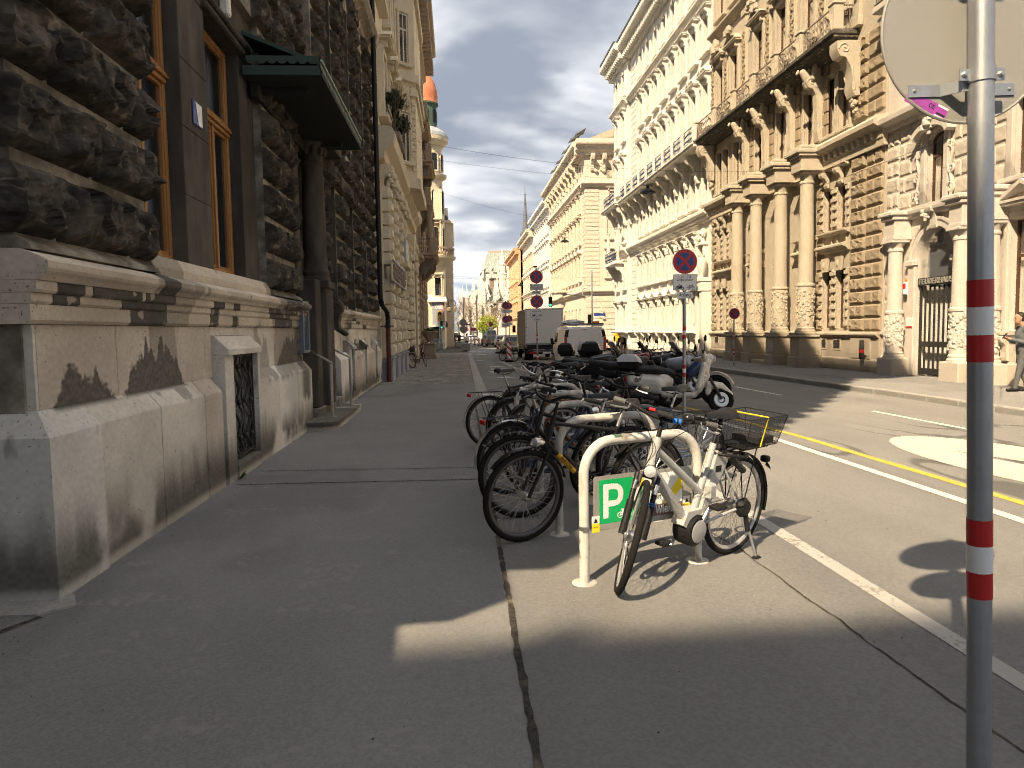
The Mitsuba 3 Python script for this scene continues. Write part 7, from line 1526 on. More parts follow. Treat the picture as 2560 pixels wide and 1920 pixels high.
part(pn, 'lettering', MB().addm(text_c('s', .075, .001, True), PW @ trans(.530, .535, .0064)), 'm_sign_black'); part(pn, 'small_lettering', MB().addm(text_c('ort', .030, .001, True), PW @ trans(.525, .480, .0064)), 'm_verdigris')
for nm, x0, z0 in (('left', .03, .315), ('right', .73, .36)):
    sk = part(pn, 'warning_sticker', MB().ext(sbox(x0, z0, x0 + .055, z0 + .10), .0056, .0066, PW), 'm_sign_white'); part(sk, 'yellow_part', MB().ext(sbox(x0, z0, x0 + .055, z0 + .055), .0067, .0072, PW), 'm_bright_yellow'); part(sk, 'black_print', MB().ext(Polygon([(x0 + .012, z0 + .06), (x0 + .043, z0 + .06), (x0 + .028, z0 + .088)]).union(sbox(x0 + .008, z0 + .03, x0 + .046, z0 + .033)), .0073, .0078, PW), 'm_sign_black')
cl = part(pn, 'hose_clamp', MB().lathe([(.0312, .33), (.0335, .33), (.0335, .355), (.0312, .355)], 18, trans(ra[0], ra[1], 0)).cbox(-.022, .012, -.045, -.030, .33, .36, .004, trans(ra[0], ra[1], 0)), 'm_steel')
for k, (u_, c) in enumerate([(.30, 'm_sign_grey'), (.24, 'm_verdigris')]): part(rk, 'sticker', MB().lathe([(.0313, -.028), (.0317, -.028), (.0317, .028), (.0313, .028)], 8, trans(ra[0] + rd[0] * u_, ra[1] + rd[1] * u_, .865) @ rz(ang) @ rot((0, 1, 0), 90), 1.7, 4.2), c)
# ------------------------------------------------------------------ bicycles (local: x forward, y left, z up; rear wheel touches the ground at the origin)
WR = .343; WB = 1.08
def wheel_shapes(tr, rim, r=WR):
    tyre = shape(('tyre', tr, r), lambda: MB().tube(torus(r - tr, tr, 56), tr, 9, False, closed=True), True)
    rimS = shape(('rim', r, tr), lambda: MB().lathe([(r - 2 * tr + .004, -.011), (r - 2 * tr - .018, -.010), (r - 2 * tr - .020, .010), (r - 2 * tr + .004, .011)], 48, rot((1, 0, 0), 90)), True)
    def sp():
        m = MB(); q = r - 2 * tr - .012
        for k in range(32):
            a = k * 2 * np.pi / 32; s = 1 if k % 2 else -1; b = a + (.55 if (k // 2) % 2 else -.55); m.tube([(.022 * math.cos(b), s * .03, .022 * math.sin(b)), (q * math.cos(a), 0, q * math.sin(a))], .0017, 3, False)
        return m
    return tyre, rimS, shape(('spk', r, tr), sp), shape('hub', lambda: MB().lathe([(0, -.055), (.012, -.05), (.012, -.034), (.026, -.033), (.026, -.028), (.016, -.024), (.016, .024), (.026, .028), (.026, .033), (.012, .034), (.012, .05), (0, .055)], 14, rot((1, 0, 0), 90)), True)
def wheel(par, name, M, rim='m_alu', tr=.020, r=WR, tyre_m='m_rubber', hub=None):
    t, rm, sp, hb = wheel_shapes(tr, rim, r)
    k = part(par, name, t, tyre_m, tw=M); part(k, 'rim', rm, rim, tw=M); part(k, 'spokes', sp, 'm_steel', tw=M, kind='stuff'); part(k, 'hub', hb if not hub else Shape(hub, 35), 'm_alu', tw=M); return k
def fender(par, M, mt, a0, a1, name='mudguard', r=WR + .018, w=.026):
    s = shape(('fen', a0, a1, r, w), lambda: MB().grid(lambda u, v: np.stack([(r + .006 * (1 - (2 * v - 1) ** 2)) * np.cos(np.radians(a0 + (a1 - a0) * u)), (2 * v - 1) * w, (r + .006 * (1 - (2 * v - 1) ** 2)) * np.sin(np.radians(a0 + (a1 - a0) * u))], -1), 24, 4), True)
    return part(par, name, s, mt, tw=M)
def wire_basket(lx0, ly0, lx1, ly1, h, st=.013, r=.0009):
    """flared wire mesh basket: bottom lx0 x ly0, top lx1 x ly1"""
    m = MB(); c0 = [(-lx0, -ly0), (lx0, -ly0), (lx0, ly0), (-lx0, ly0)]; c1 = [(-lx1, -ly1), (lx1, -ly1), (lx1, ly1), (-lx1, ly1)]
    for i in range(4):
        a0, b0, a1, b1 = [np.array(q) for q in (c0[i], c0[(i + 1) % 4], c1[i], c1[(i + 1) % 4])]
        n = int(np.linalg.norm(b1 - a1) / st)
        for k in range(n + 1):
            t = k / n; m.tube([(*(a0 + (b0 - a0) * t), 0), (*(a1 + (b1 - a1) * t), h)], r, 3, False)
        for k in range(1, int(h / st)):
            t = k * st / h; A_, B_ = a0 + (a1 - a0) * t, b0 + (b1 - b0) * t; m.tube([(*A_, h * t), (*B_, h * t)], r, 3, False)
    for k in range(int(2 * lx0 / st) + 1): m.tube([(-lx0 + k * st, -ly0, 0), (-lx0 + k * st, ly0, 0)], r, 3, False)
    for k in range(int(2 * ly0 / st) + 1): m.tube([(-lx0, -ly0 + k * st, 0), (lx0, -ly0 + k * st, 0)], r, 3, False)
    return m
def saddle_mesh(): 
    def fn(u, v):
        x = -.13 + .27 * u; w = np.interp(u, [0, .12, .3, .55, .8, .95, 1], [.045, .075, .072, .04, .024, .02, .008]); a = (v - .5) * 2.6
        top = .018 - .02 * (u - .45) ** 2 + .012 * (u < .25); return np.stack([x, w * np.sin(a) / np.sin(1.3), top - .055 * (1 - np.cos(a)) / (1 - np.cos(1.3)) * np.interp(u, [0, .3, 1], [1, .8, .6])], -1)
    m = MB().grid(fn, 18, 10); m.tube([(-.10, -.02, -.035), (.02, -.02, -.05), (.10, -.008, -.03)], .0035, 5).tube([(-.10, .02, -.035), (.02, .02, -.05), (.10, .008, -.03)], .0035, 5); return m
HT, HB = np.array([.842, 0, .90]), np.array([.905, 0, .70]); AXIS = (HT - HB) / np.linalg.norm(HT - HB)
def bicycle(label, x, y, head, lean=0, steer=0, frame='diamond', fm='m_bike_black', fend='m_bike_black', rack_=True, bars='swept', basket=None, light=True, rim='m_alu', sadz=.955, tr=.020, tyre_m='m_rubber', reach=1.0, red=True, front_basket=False, at='rear', stand=True, name='bicycle', z=None):
    b = thing(name, label, 'bicycle'); z0 = zg(x, y) if z is None else z
    M = trans(x, y, z0) @ rz(head) @ (trans(-WB, 0, 0) if at == 'front' else np.eye(4)) @ rot((1, 0, 0), -lean)
    S = trans(*HB) @ rot(AXIS, steer) @ trans(*(-HB)); MF = M @ S
    bb = np.array([.46, 0, .285]); st_ = np.array([.285, 0, .80]); ra_ = np.array([0, 0, WR]); fa = np.array([WB, 0, WR])
    f = MB(); f.tube([HB - AXIS * .01, HT], .021, 12); T = lambda a, c, r, n=12: f.tube([a, c], r, n)
    sb = np.array([.29, 0, .79])
    if frame == 'diamond': T(bb, HB + AXIS * .02, .019); T(st_ - [.0, 0, .03], HT - AXIS * .04, .015); T(bb, st_, .016)
    elif frame == 'step': 
        f.tube(spline([bb + [-.02, 0, .03], [.56, 0, .33], [.76, 0, .52], HB + AXIS * .01], 6), .020, 12); f.tube(spline([bb + (st_ - bb) * .42, [.6, 0, .5], [.78, 0, .68], HT - AXIS * .06], 6), .014, 10); T(bb, st_, .016)
    elif frame == 'ebike':
        T(bb + [.05, 0, .03], HB + AXIS * .02, .034, 16); T(bb + (st_ - bb) * .40, HT - AXIS * .07, .024); T(bb + [.0, 0, .05], st_, .022); T(HB - AXIS * .005, HT - AXIS * .01, .029)
    elif frame == 'mtb': T(bb, HB + AXIS * .02, .024); T(st_ - [-.02, 0, .14], HT - AXIS * .05, .019); T(bb, st_, .017)
    for s in (-1, 1):
        f.tube([ra_ + [0, s * .062, 0], [.12, s * .058, .33 if frame != 'ebike' else .335], bb + [-.03, s * .03, .0]], .010, 8); f.tube([ra_ + [0, s * .062, 0], st_ + [-.01, s * .02, -.05]], .008, 8)
    f.tube([bb + [0, -.035, 0], bb + [0, .035, 0]], .026, 12); put(b, f, fm, smooth=45, tw=M)
    # seat
    tilt = st_ - bb; tilt = tilt / np.linalg.norm(tilt); top = np.array([st_[0] - (sadz - .80) * .33, 0, sadz - .03])
    sp = part(b, 'seat_post', MB().tube([st_ - tilt * .02, top], .0135, 10), 'm_alu' if frame != 'ebike' else 'm_black', smooth=40, tw=M); part(b, 'saddle', shape('saddle', saddle_mesh, True), 'm_saddle', tw=M @ trans(top[0] + .02, 0, sadz + .01) @ scl(1.05, 1.15, 1.1))
    if frame == 'ebike':
        for k in range(6): part(sp, 'suspension_ring', MB().tube([top - tilt * (.03 + .012 * k), top - tilt * (.036 + .012 * k)], .022, 12), 'm_bike_grey' if k % 2 else 'm_black', tw=M)
    wheel(b, 'rear_wheel', M @ trans(*ra_), rim, tr, tyre_m=tyre_m, hub=MB().lathe([(0, -.06), (.03, -.055), (.05, -.03), (.05, .03), (.03, .055), (0, .06)], 14, rot((1, 0, 0), 90)) if frame in ('ebike', 'step') else None)
    fw_ = wheel(b, 'front_wheel', MF @ trans(*fa), rim, tr, tyre_m=tyre_m, hub=MB().lathe([(0, -.055), (.02, -.05), (.034, -.03), (.034, .03), (.02, .05), (0, .055)], 14, rot((1, 0, 0), 90)))
    # fork, stem, bars
    fk = MB()
    for s in (-1, 1):
        if frame == 'ebike' or frame == 'mtb': fk.tube([HB + [.012, s * .062, -.02], HB + (fa - HB) * .5 + [.022, s * .062, .0]], .0165, 10).tube([HB + (fa - HB) * .46 + [.022, s * .062, 0], fa + [0, s * .062, 0]], .023, 10)
        else: fk.tube(spline([HB + [.004, s * .045, -.03], HB + (fa - HB) * .55 + [-.008, s * .052, 0], fa + [0, s * .055, 0]], 5), [.013] * 11, 8)
    fk.tube([HB + [.008, -.062, -.025], HB + [.008, .062, -.025]], .018, 10); part(b, 'fork', fk, 'm_black' if frame == 'ebike' else fm, smooth=45, tw=MF)
    if frame == 'ebike' or frame == 'mtb': part(b, 'fork_boot', MB().tube([HB + (fa - HB) * .16 + [.02, -.062, 0], HB + (fa - HB) * .30 + [.02, -.062, 0]], .019, 10).tube([HB + (fa - HB) * .16 + [.02, .062, 0], HB + (fa - HB) * .30 + [.02, .062, 0]], .019, 10), 'm_chrome', smooth=40, tw=MF, kind='stuff')
    hz = 1.08 * reach; sttop = HT + AXIS * .10
    h = MB(); gr = MB()
    if bars == 'flat':
        h.tube([HT, sttop], .014, 10).tube([sttop, sttop + [.06, 0, .03]], .014, 10); c = sttop + [.06, 0, .03]; P = [c + [-.05, -.31, .03], c + [-.015, -.2, .03], c + [0, -.06, .0], c + [0, .06, .0], c + [-.015, .2, .03], c + [-.05, .31, .03]]
    elif bars == 'swept':
        h.tube([HT, sttop + [0, 0, .02]], .012, 10).tube([sttop + [0, 0, .02], sttop + [.07, 0, .03]], .012, 10); c = sttop + [.07, 0, .03]; P = [c + [-.24, -.29, .02], c + [-.12, -.29, .05], c + [-.02, -.22, .07], c + [.03, -.1, .03], c, c + [.03, .1, .03], c + [-.02, .22, .07], c + [-.12, .29, .05], c + [-.24, .29, .02]]
    else:
        h.tube([HT, sttop], .013, 10).tube([sttop, sttop + [.10, 0, .02]], .013, 10); c = sttop + [.10, 0, .02]; P = [c + [-.02, -.28, .01], c + [0, -.1, 0], c + [0, .1, 0], c + [-.02, .28, .01]]
    P = spline(P, 6); h.tube(P, .0112, 10)
    hb = part(b, 'handlebar', h, 'm_chrome' if bars == 'swept' and fm in ('m_bike_grey', 'm_bike_silver') else 'm_black', smooth=45, tw=MF)
    n = len(P); q = 5 if bars != 'swept' else 7
    for s, sl in ((-1, P[:q]), (1, P[-q:])):
        part(hb, 'grip', MB().tube(sl, .0165, 12), 'm_grip' if bars != 'flat' else 'm_grip_grey', smooth=45, tw=MF)
        e = sl[-1] if s < 0 else sl[0]; o = sl[0] if s < 0 else sl[-1]; dd = (e - o); dd = dd / np.linalg.norm(dd)
        part(hb, 'brake_lever', MB().tube([e + dd * .03, e + dd * .02 + [.045, 0, -.02], e - dd * .05 + [.05, 0, -.03], e - dd * .09 + [.045, 0, -.035]], [.007, .006, .005, .005], 7), 'm_alu', smooth=40, tw=MF)
        part(hb, 'cable', MB().tube(spline([e + dd * .03 + [.02, 0, -.005], e + dd * .10 + [.12, 0, -.02], np.array([.93, s * .02, .86]), np.array([.90, s * .035, .70])], 7), .0026, 5, False), 'm_black', smooth=True, tw=MF)
    # drive
    ck = part(b, 'chainset', MB().lathe([(.0, .04), (.095, .042), (.095, .047), (.0, .047)], 26, trans(*bb) @ rot((1, 0, 0), 90)), 'm_black' if frame != 'diamond' else 'm_alu', tw=M)
    for s, a in (((1, 128), (-1, 308)) if frame == 'ebike' else ((1, 30), (-1, 210))):
        e = bb + [.17 * math.cos(math.radians(a)), s * .065, .17 * math.sin(math.radians(a))]; part(ck, 'crank', MB().tube([bb + [0, s * .062, 0], e], [.014, .010], 8), 'm_alu', smooth=40, tw=M); part(ck, 'pedal', MB().cbox(e[0] - .05, e[0] + .05, e[1] + s * .012 if s > 0 else e[1] - .095, e[1] + .095 if s > 0 else e[1] - .012, e[2] - .012, e[2] + .012, .006), 'm_black', tw=M)
    part(b, 'chain', MB().tube([(.0, -.045, WR + .035), (.46, -.045, .38)], .004, 4).tube([(.0, -.045, WR - .035), (.46, -.045, .19)], .004, 4), 'm_steel', tw=M, kind='stuff')
    if frame in ('step',): part(b, 'chain_guard', MB().addm(hull([(x_, y_, z_) for y_ in (-.055, -.047) for x_, z_ in ((-.02, .40), (-.02, .30), (.44, .17), (.56, .24), (.58, .34), (.48, .40))])), fm, tw=M)
    if fend: 
        fr = fender(b, M @ trans(*ra_), fend, 35, 190); fender(b, MF @ trans(*fa), fend, 40, 165)
        part(fr, 'stay', MB().tube([(0, .06, 0), (-.30, .03, .16)], .0025, 4).tube([(0, -.06, 0), (-.30, -.03, .16)], .0025, 4), 'm_steel', tw=M @ trans(*ra_))
    if rack_:
        m = MB(); zt = .735
        for s in (-.055, 0, .055): m.tube([(.17, s, zt), (-.26, s, zt)], .0045, 6)
        for xx in (-.26, -.12, .02, .16): m.tube([(xx, -.055, zt), (xx, .055, zt)], .004, 5)
        for s in (-1, 1): m.tube([(.0, s * .068, WR), (-.13, s * .055, zt)], .0045, 5).tube([(.0, s * .068, WR), (.06, s * .055, zt)], .0045, 5)
        m.tube([(.17, 0, zt), (.25, 0, .70)], .005, 5); rc = part(b, 'luggage_rack', m, 'm_black', smooth=40, tw=M)
        if red: part(rc, 'rear_lamp', MB().cbox(-.30, -.265, -.045, .045, .68, .725, .01), 'm_red_lens', tw=M)
    if light:
        W_ = MF @ trans(HB[0] + .075, 0, HB[2] + .03) @ rot((0, 1, 0), 90); lk = part(b, 'headlamp', MB().lathe([(0, -.06), (.02, -.055), (.034, -.02), (.038, .012), (.036, .02)], 16, W_), 'm_chrome', smooth=40, tw=None); part(lk, 'lens', MB().lathe([(.036, .021), (.02, .028), (0, .03)], 14, W_), 'm_case_light', smooth=40)
    if stand: part(b, 'kickstand', MB().tube([(.06, .07, .32), (.10, .085, .2), (.13, .155, .02)], [.010, .008, .007], 8), 'm_alu', tw=M)
    if front_basket: part(b, 'front_basket', MB().addm(wire_basket(.13, .16, .16, .19, .24, .02, .0014), trans(1.06, 0, .86)), 'm_black', tw=MF, kind=None)
    return b, M, MF
# 1: the white electric bicycle on the nearest rack
wb, M, MF = bicycle('white electric bicycle with black wire basket leaning at the nearest rack', 1.83, 4.85, -145.3, 5.0, 43, 'ebike', 'm_bike_white', None, True, 'flat', None, True, 'm_bike_grey', .985, .021, stand=False, red=False)
bb = np.array([.46, 0, .285]); st_ = np.array([.285, 0, .80])
mt_ = part(wb, 'motor', MB().lathe([(0, -.075), (.085, -.07), (.105, -.05), (.105, .05), (.085, .07), (0, .075)], 22, trans(.47, 0, .265) @ rot((1, 0, 0), 90)), 'm_black', smooth=40, tw=M)
part(mt_, 'cover', MB().addm(hull([(x, y_, z) for y_ in (-.05, .05) for x, z in ((.36, .33), (.42, .40), (.56, .40), (.60, .32), (.52, .27), (.40, .27))])), 'm_bike_white', tw=M); part(mt_, 'side_cap', MB().lathe([(0, .088), (.06, .085), (.075, .076)], 18, trans(.47, 0, .265) @ rot((1, 0, 0), -90)), 'm_bike_grey', smooth=40, tw=M)
bt = part(wb, 'battery', MB().addm(hull([(x, y_, z) for y_ in (-.042, .042) for x, z in ((.37, .36), (.43, .36), (.285, .76), (.19, .72), (.17, .68))])), 'm_bike_white', tw=M); part(bt, 'grip_slot', MB().box(.24, .30, -.044, .044, .62, .66), 'm_black', tw=M)
part(wb, 'lock_holder', MB().cbox(.325, .40, .03, .085, .46, .56, .012), 'm_bike_white', tw=M)
part(wb, 'ring_lock', MB().tube([(.14 + .15 * math.cos(a), .13 * math.sin(a), .72 + .02 * math.cos(a)) for a in np.linspace(0, 6.28, 28)], .011, 8), 'm_black', smooth=45, tw=M); part(wb, 'frame_pump', MB().tube([(.02, .06, .60), (.20, .075, .72)], .024, 10), 'm_iron', smooth=40, tw=M)
dt = text_c('RALEIGH', .030, .0012, True, .26); dvec = HB - bb; aa = -math.degrees(math.atan2(dvec[2], dvec[0]))
part(wb, 'frame_lettering', MB().addm(dt, trans(.70, .0335, .508) @ rot((0, 1, 0), aa + 180) @ rot((1, 0, 0), 90)), 'm_bike_grey', tw=M)
bk = part(wb, 'wire_basket', wire_basket(.18, .12, .215, .165, .20), 'm_black', tw=M @ trans(-.08, 0, .765), kind=None)
rim_ = [(-.215, -.165, .2), (.215, -.165, .2), (.215, .165, .2), (-.215, .165, .2)]; rm_ = MB(); b0 = [(-.18, -.12, 0), (.18, -.12, 0), (.18, .12, 0), (-.18, .12, 0)]
for i in range(4): rm_.rod(rim_[i], rim_[(i + 1) % 4], .0036, 6).rod(b0[i], b0[(i + 1) % 4], .003, 6).rod(b0[i], rim_[i], .003, 6)
part(bk, 'frame_wires', rm_, 'm_black', tw=M @ trans(-.08, 0, .765)); part(bk, 'yellow_strip', MB().tube([(.02, -.162, .203), (.02, .166, .203), (.02, .123, .0)], .0055, 6), 'm_bright_yellow', tw=M @ trans(-.08, 0, .765)); part(bk, 'bag', MB().addm(hull([(x, y_, z) for x in (-.17, .02) for y_ in (-.10, .10) for z in (.005, .05)])), 'm_cloth_black', tw=M @ trans(-.08, 0, .765))
part(wb, 'basket_clamp', MB().cbox(-.16, -.10, -.07, .07, .738, .765, .008).cbox(.0, .06, -.07, .07, .738, .765, .008), 'm_black', tw=M)
part(wb, 'rear_reflector', MB().lathe([(0, 0), (.024, .004), (.026, .01), (0, .014)], 14, trans(-.03, .062, .345) @ rot((1, 0, 0), -90) @ scl(1.0)), 'm_amber', tw=M); part(wb, 'hub_cover', MB().lathe([(0, .05), (.06, .052), (.07, .07), (.05, .10), (0, .105)], 18, trans(.0, 0, .345) @ rot((1, 0, 0), -90)), 'm_black', smooth=40, tw=M); part(wb, 'tail_lamp', MB().cbox(-.36, -.31, -.03, .03, .60, .645, .01).addm(hull([(-.36, 0, .60), (-.42, .0, .53), (-.37, .02, .57), (-.37, -.02, .57)])), 'm_black', tw=M)
ksm = part(wb, 'kickstand', MB().tube([(-.02, .075, .33), (-.03, .085, .25), (-.03, .105, .18)], .017, 9), 'm_black', smooth=40, tw=M); part(ksm, 'leg', MB().tube([(-.03, .105, .2), (-.04, .175, .02)], .0095, 9), 'm_alu', smooth=40, tw=M); part(ksm, 'foot', MB().cbox(-.07, -.01, .16, .20, .012, .03, .008), 'm_rubber', tw=M)
fender(wb, M @ trans(0, 0, WR), 'm_black', 50, 195); c = HT + AXIS * .10 + [.06, 0, .03]
part(wb, 'display', MB().cbox(c[0] - .03, c[0] + .05, -.05, .05, c[2] + .02, c[2] + .04, .008), 'm_black', tw=MF); part(wb, 'bell', MB().sphere((c[0] + .01, .13, c[2] + .045), (.034, .034, .030), 10), 'm_black_gloss', smooth=40, tw=MF); part(wb, 'stem_clamp', MB().tube([c + [0, .05, .005], c + [0, .075, .008]], .017, 10).tube([c + [0, .085, .008], c + [0, .10, .01]], .017, 10), 'm_tie_blue', smooth=40, tw=MF, kind='stuff'); part(wb, 'red_button', MB().cbox(c[0] - .01, c[0] + .02, -.10, -.06, c[2] + .03, c[2] + .045, .004), 'm_sign_red', tw=MF)
fa = np.array([WB, 0, WR])
for q, zz in enumerate((.44, .47)): part(wb, 'blue_tie', MB().tube([HB + (fa - HB) * (zz) + [.022, .062, -.001], HB + (fa - HB) * (zz + .012) + [.022, .062, 0]], .0245, 10), 'm_tie_blue', tw=MF)
part(wb, 'brake_disc', MB().lathe([(.05, -.002), (.085, -.002), (.085, .002), (.05, .002)], 24, trans(WB, -.04, WR) @ rot((1, 0, 0), 90)), 'm_steel', tw=MF); part(wb, 'rim_brake', MB().cbox(HB[0] + .01, HB[0] + .05, -.05, -.03, .60, .70, .008).cbox(HB[0] + .01, HB[0] + .05, .03, .05, .60, .70, .008).tube([(HB[0] + .04, -.05, .70), (HB[0] + .05, 0, .735), (HB[0] + .04, .05, .70)], .004, 5), 'm_alu', tw=MF, kind='stuff')
# 2: black bicycle with the yellow band, front wheel towards the pavement
kb, M2, MF2 = bicycle('black roadster bicycle with yellow band on its down tube, front wheel on the pavement', .455, 5.31, 201.5, 3.0, 5, 'diamond', 'm_bike_black', 'm_bike_black', True, 'swept', None, True, 'm_rim_dark', .97, .022, at='front', red=False)
d0, d1 = np.array([.46, 0, .285]), HB + AXIS * .02; part(kb, 'yellow_band', MB().tube([d0 + (d1 - d0) * .46, d0 + (d1 - d0) * .80], .0205, 12), 'm_band', smooth=40, tw=M2)
bt_ = text_c('BREEZER', .022, .001, True, .13); dv = d1 - d0; an = -math.degrees(math.atan2(dv[2], dv[0])); mid = d0 + (d1 - d0) * .63
part(kb, 'band_lettering', MB().addm(bt_, trans(mid[0], .0212, mid[2]) @ rot((0, 1, 0), an + 180) @ rot((1, 0, 0), 90)), 'm_sign_black', tw=M2)
# 3..: the crowd at the other racks
bicycle('dark blue bicycle with bright silver mudguard, rear wheel on the pavement', .46, 6.92, 24, -3, 12, 'step', 'm_bike_blue', 'm_fender_silver', True, 'flat', None, True, 'm_rim_dark', .94, .019)
bicycle('black mountain bicycle locked behind the green parking sign, between the first two racks', 1.50, 6.40, 201, -2, -14, 'mtb', 'm_bike_black', 'm_black', False, 'straight', None, False, 'm_rim_dark', .96, .024)
bicycle('brown framed bicycle between the second and third racks', 1.66, 7.65, 203, 3, 18, 'diamond', 'm_bike_brown', 'm_black', True, 'straight', None, True, 'm_rim_dark', .99, .017)
bicycle('black touring bicycle with wide luggage rack, rear wheel far out on the pavement', .41, 9.72, 21, 2, -10, 'diamond', 'm_bike_black', 'm_fender_silver', True, 'flat', None, True, 'm_rim_dark', 1.0, .018)
bicycle('black step through bicycle right beside the black touring bicycle at the fourth rack', .66, 9.28, 24, -3, 20, 'step', 'm_bike_black', 'm_black', False, 'swept', None, True, 'm_rim_dark', .93, .019)
bicycle('grey city bicycle with high swept handlebar at the fourth rack', 1.72, 8.85, 202, -2, 25, 'step', 'm_bike_grey', 'm_black', True, 'swept', None, True, 'm_rim_dark', .92, .02, reach=1.05)
bicycle('dark bicycle with swept handlebar behind the farthest rack', 1.75, 10.6, 205, 3, -16, 'step', 'm_bike_blue', 'm_black', True, 'swept', None, True, 'm_rim_dark', .95, .02)
bicycle('black bicycle farthest back in the crowd of bicycles', 1.95, 11.5, 200, 2, 10, 'diamond', 'm_bike_black', 'm_black', True, 'straight', None, True, 'm_rim_dark', 1.0, .019)
bicycle('black racing bicycle on the road side of the third rack', 1.15, 8.1, 22, 2, -8, 'mtb', 'm_bike_black', None, False, 'straight', None, False, 'm_bike_grey', 1.0, .016)
bicycle('dark blue bicycle on the road side of the second rack', 2.25, 6.95, 200, 3, 14, 'diamond', 'm_bike_blue', 'm_black', True, 'flat', None, True, 'm_rim_dark', .97, .019)
wl, Mw, MFw = bicycle('bicycle with dark basket leaning on the cream building in the distance', -2.02, 33.6, 60, 6, 25, 'step', 'm_bike_black', 'm_black', True, 'swept', None, True, 'm_rim_dark', .95, .02); part(wl, 'crate', MB().cbox(-.30, .10, -.17, .17, .745, .98, .03), 'm_cloth_black', tw=Mw)
bicycle('small bicycle parked against the nearest hazard beacon', 2.62, 43.3, -55, 3, 15, 'diamond', 'm_bike_black', 'm_black', True, 'flat', None, True, 'm_rim_dark', .98, .02)
# ------------------------------------------------------------------ motorcycles and the scooter (local: x forward, rear wheel contact at the origin)
def fat_wheel(par, name, M, r, t, rim='m_engine'):
    k = part(par, name, shape(('fw', r, t), lambda: MB().tube(torus(r - t, t, 40), t, 10, False, closed=True), True), 'm_rubber', tw=M)
    def hubm():
        m = MB().lathe([(0, -.05), (.05, -.045), (.06, 0), (.05, .045), (0, .05)], 14, rot((1, 0, 0), 90)).lathe([(r - 2 * t + .01, -t * .7), (r - 2 * t - .02, -t * .6), (r - 2 * t - .02, t * .6), (r - 2 * t + .01, t * .7)], 32, rot((1, 0, 0), 90))
        for a in np.arange(5) * 1.2566: m.tube([(.04 * math.cos(a), 0, .04 * math.sin(a)), ((r - 2 * t) * math.cos(a), 0, (r - 2 * t) * math.sin(a))], .018, 6)
        return m
    part(k, 'rim', shape(('fr', r, t), hubm, 35), rim, tw=M); part(k, 'brake_disc', shape(('fd', r), lambda: MB().lathe([(.07, .058), (.13, .058), (.13, .063), (.07, .063)], 24, rot((1, 0, 0), 90))), 'm_steel', tw=M); return k
def plate_text(par, M, w, h, txt):  # blank where the photograph shows no readable number
    k = part(par, 'number_plate', MB().cbox(-w / 2, w / 2, -.006, .006, -h / 2, h / 2, .004), 'm_plate', tw=M)
    if txt: part(k, 'characters', MB().addm(text_c(txt or 'I', h * .42, .001, True, w * .8), trans(0, -.0065, 0) @ FACE), 'm_sign_black', tw=M)
BACK = np.array([[0, -1, 0, 0], [-1, 0, 0, 0], [0, 0, 1, 0], [0, 0, 0, 1.0]]) @ np.diag([1, -1, 1, 1.0])   # local -x faces out
BACK = rz(-90)
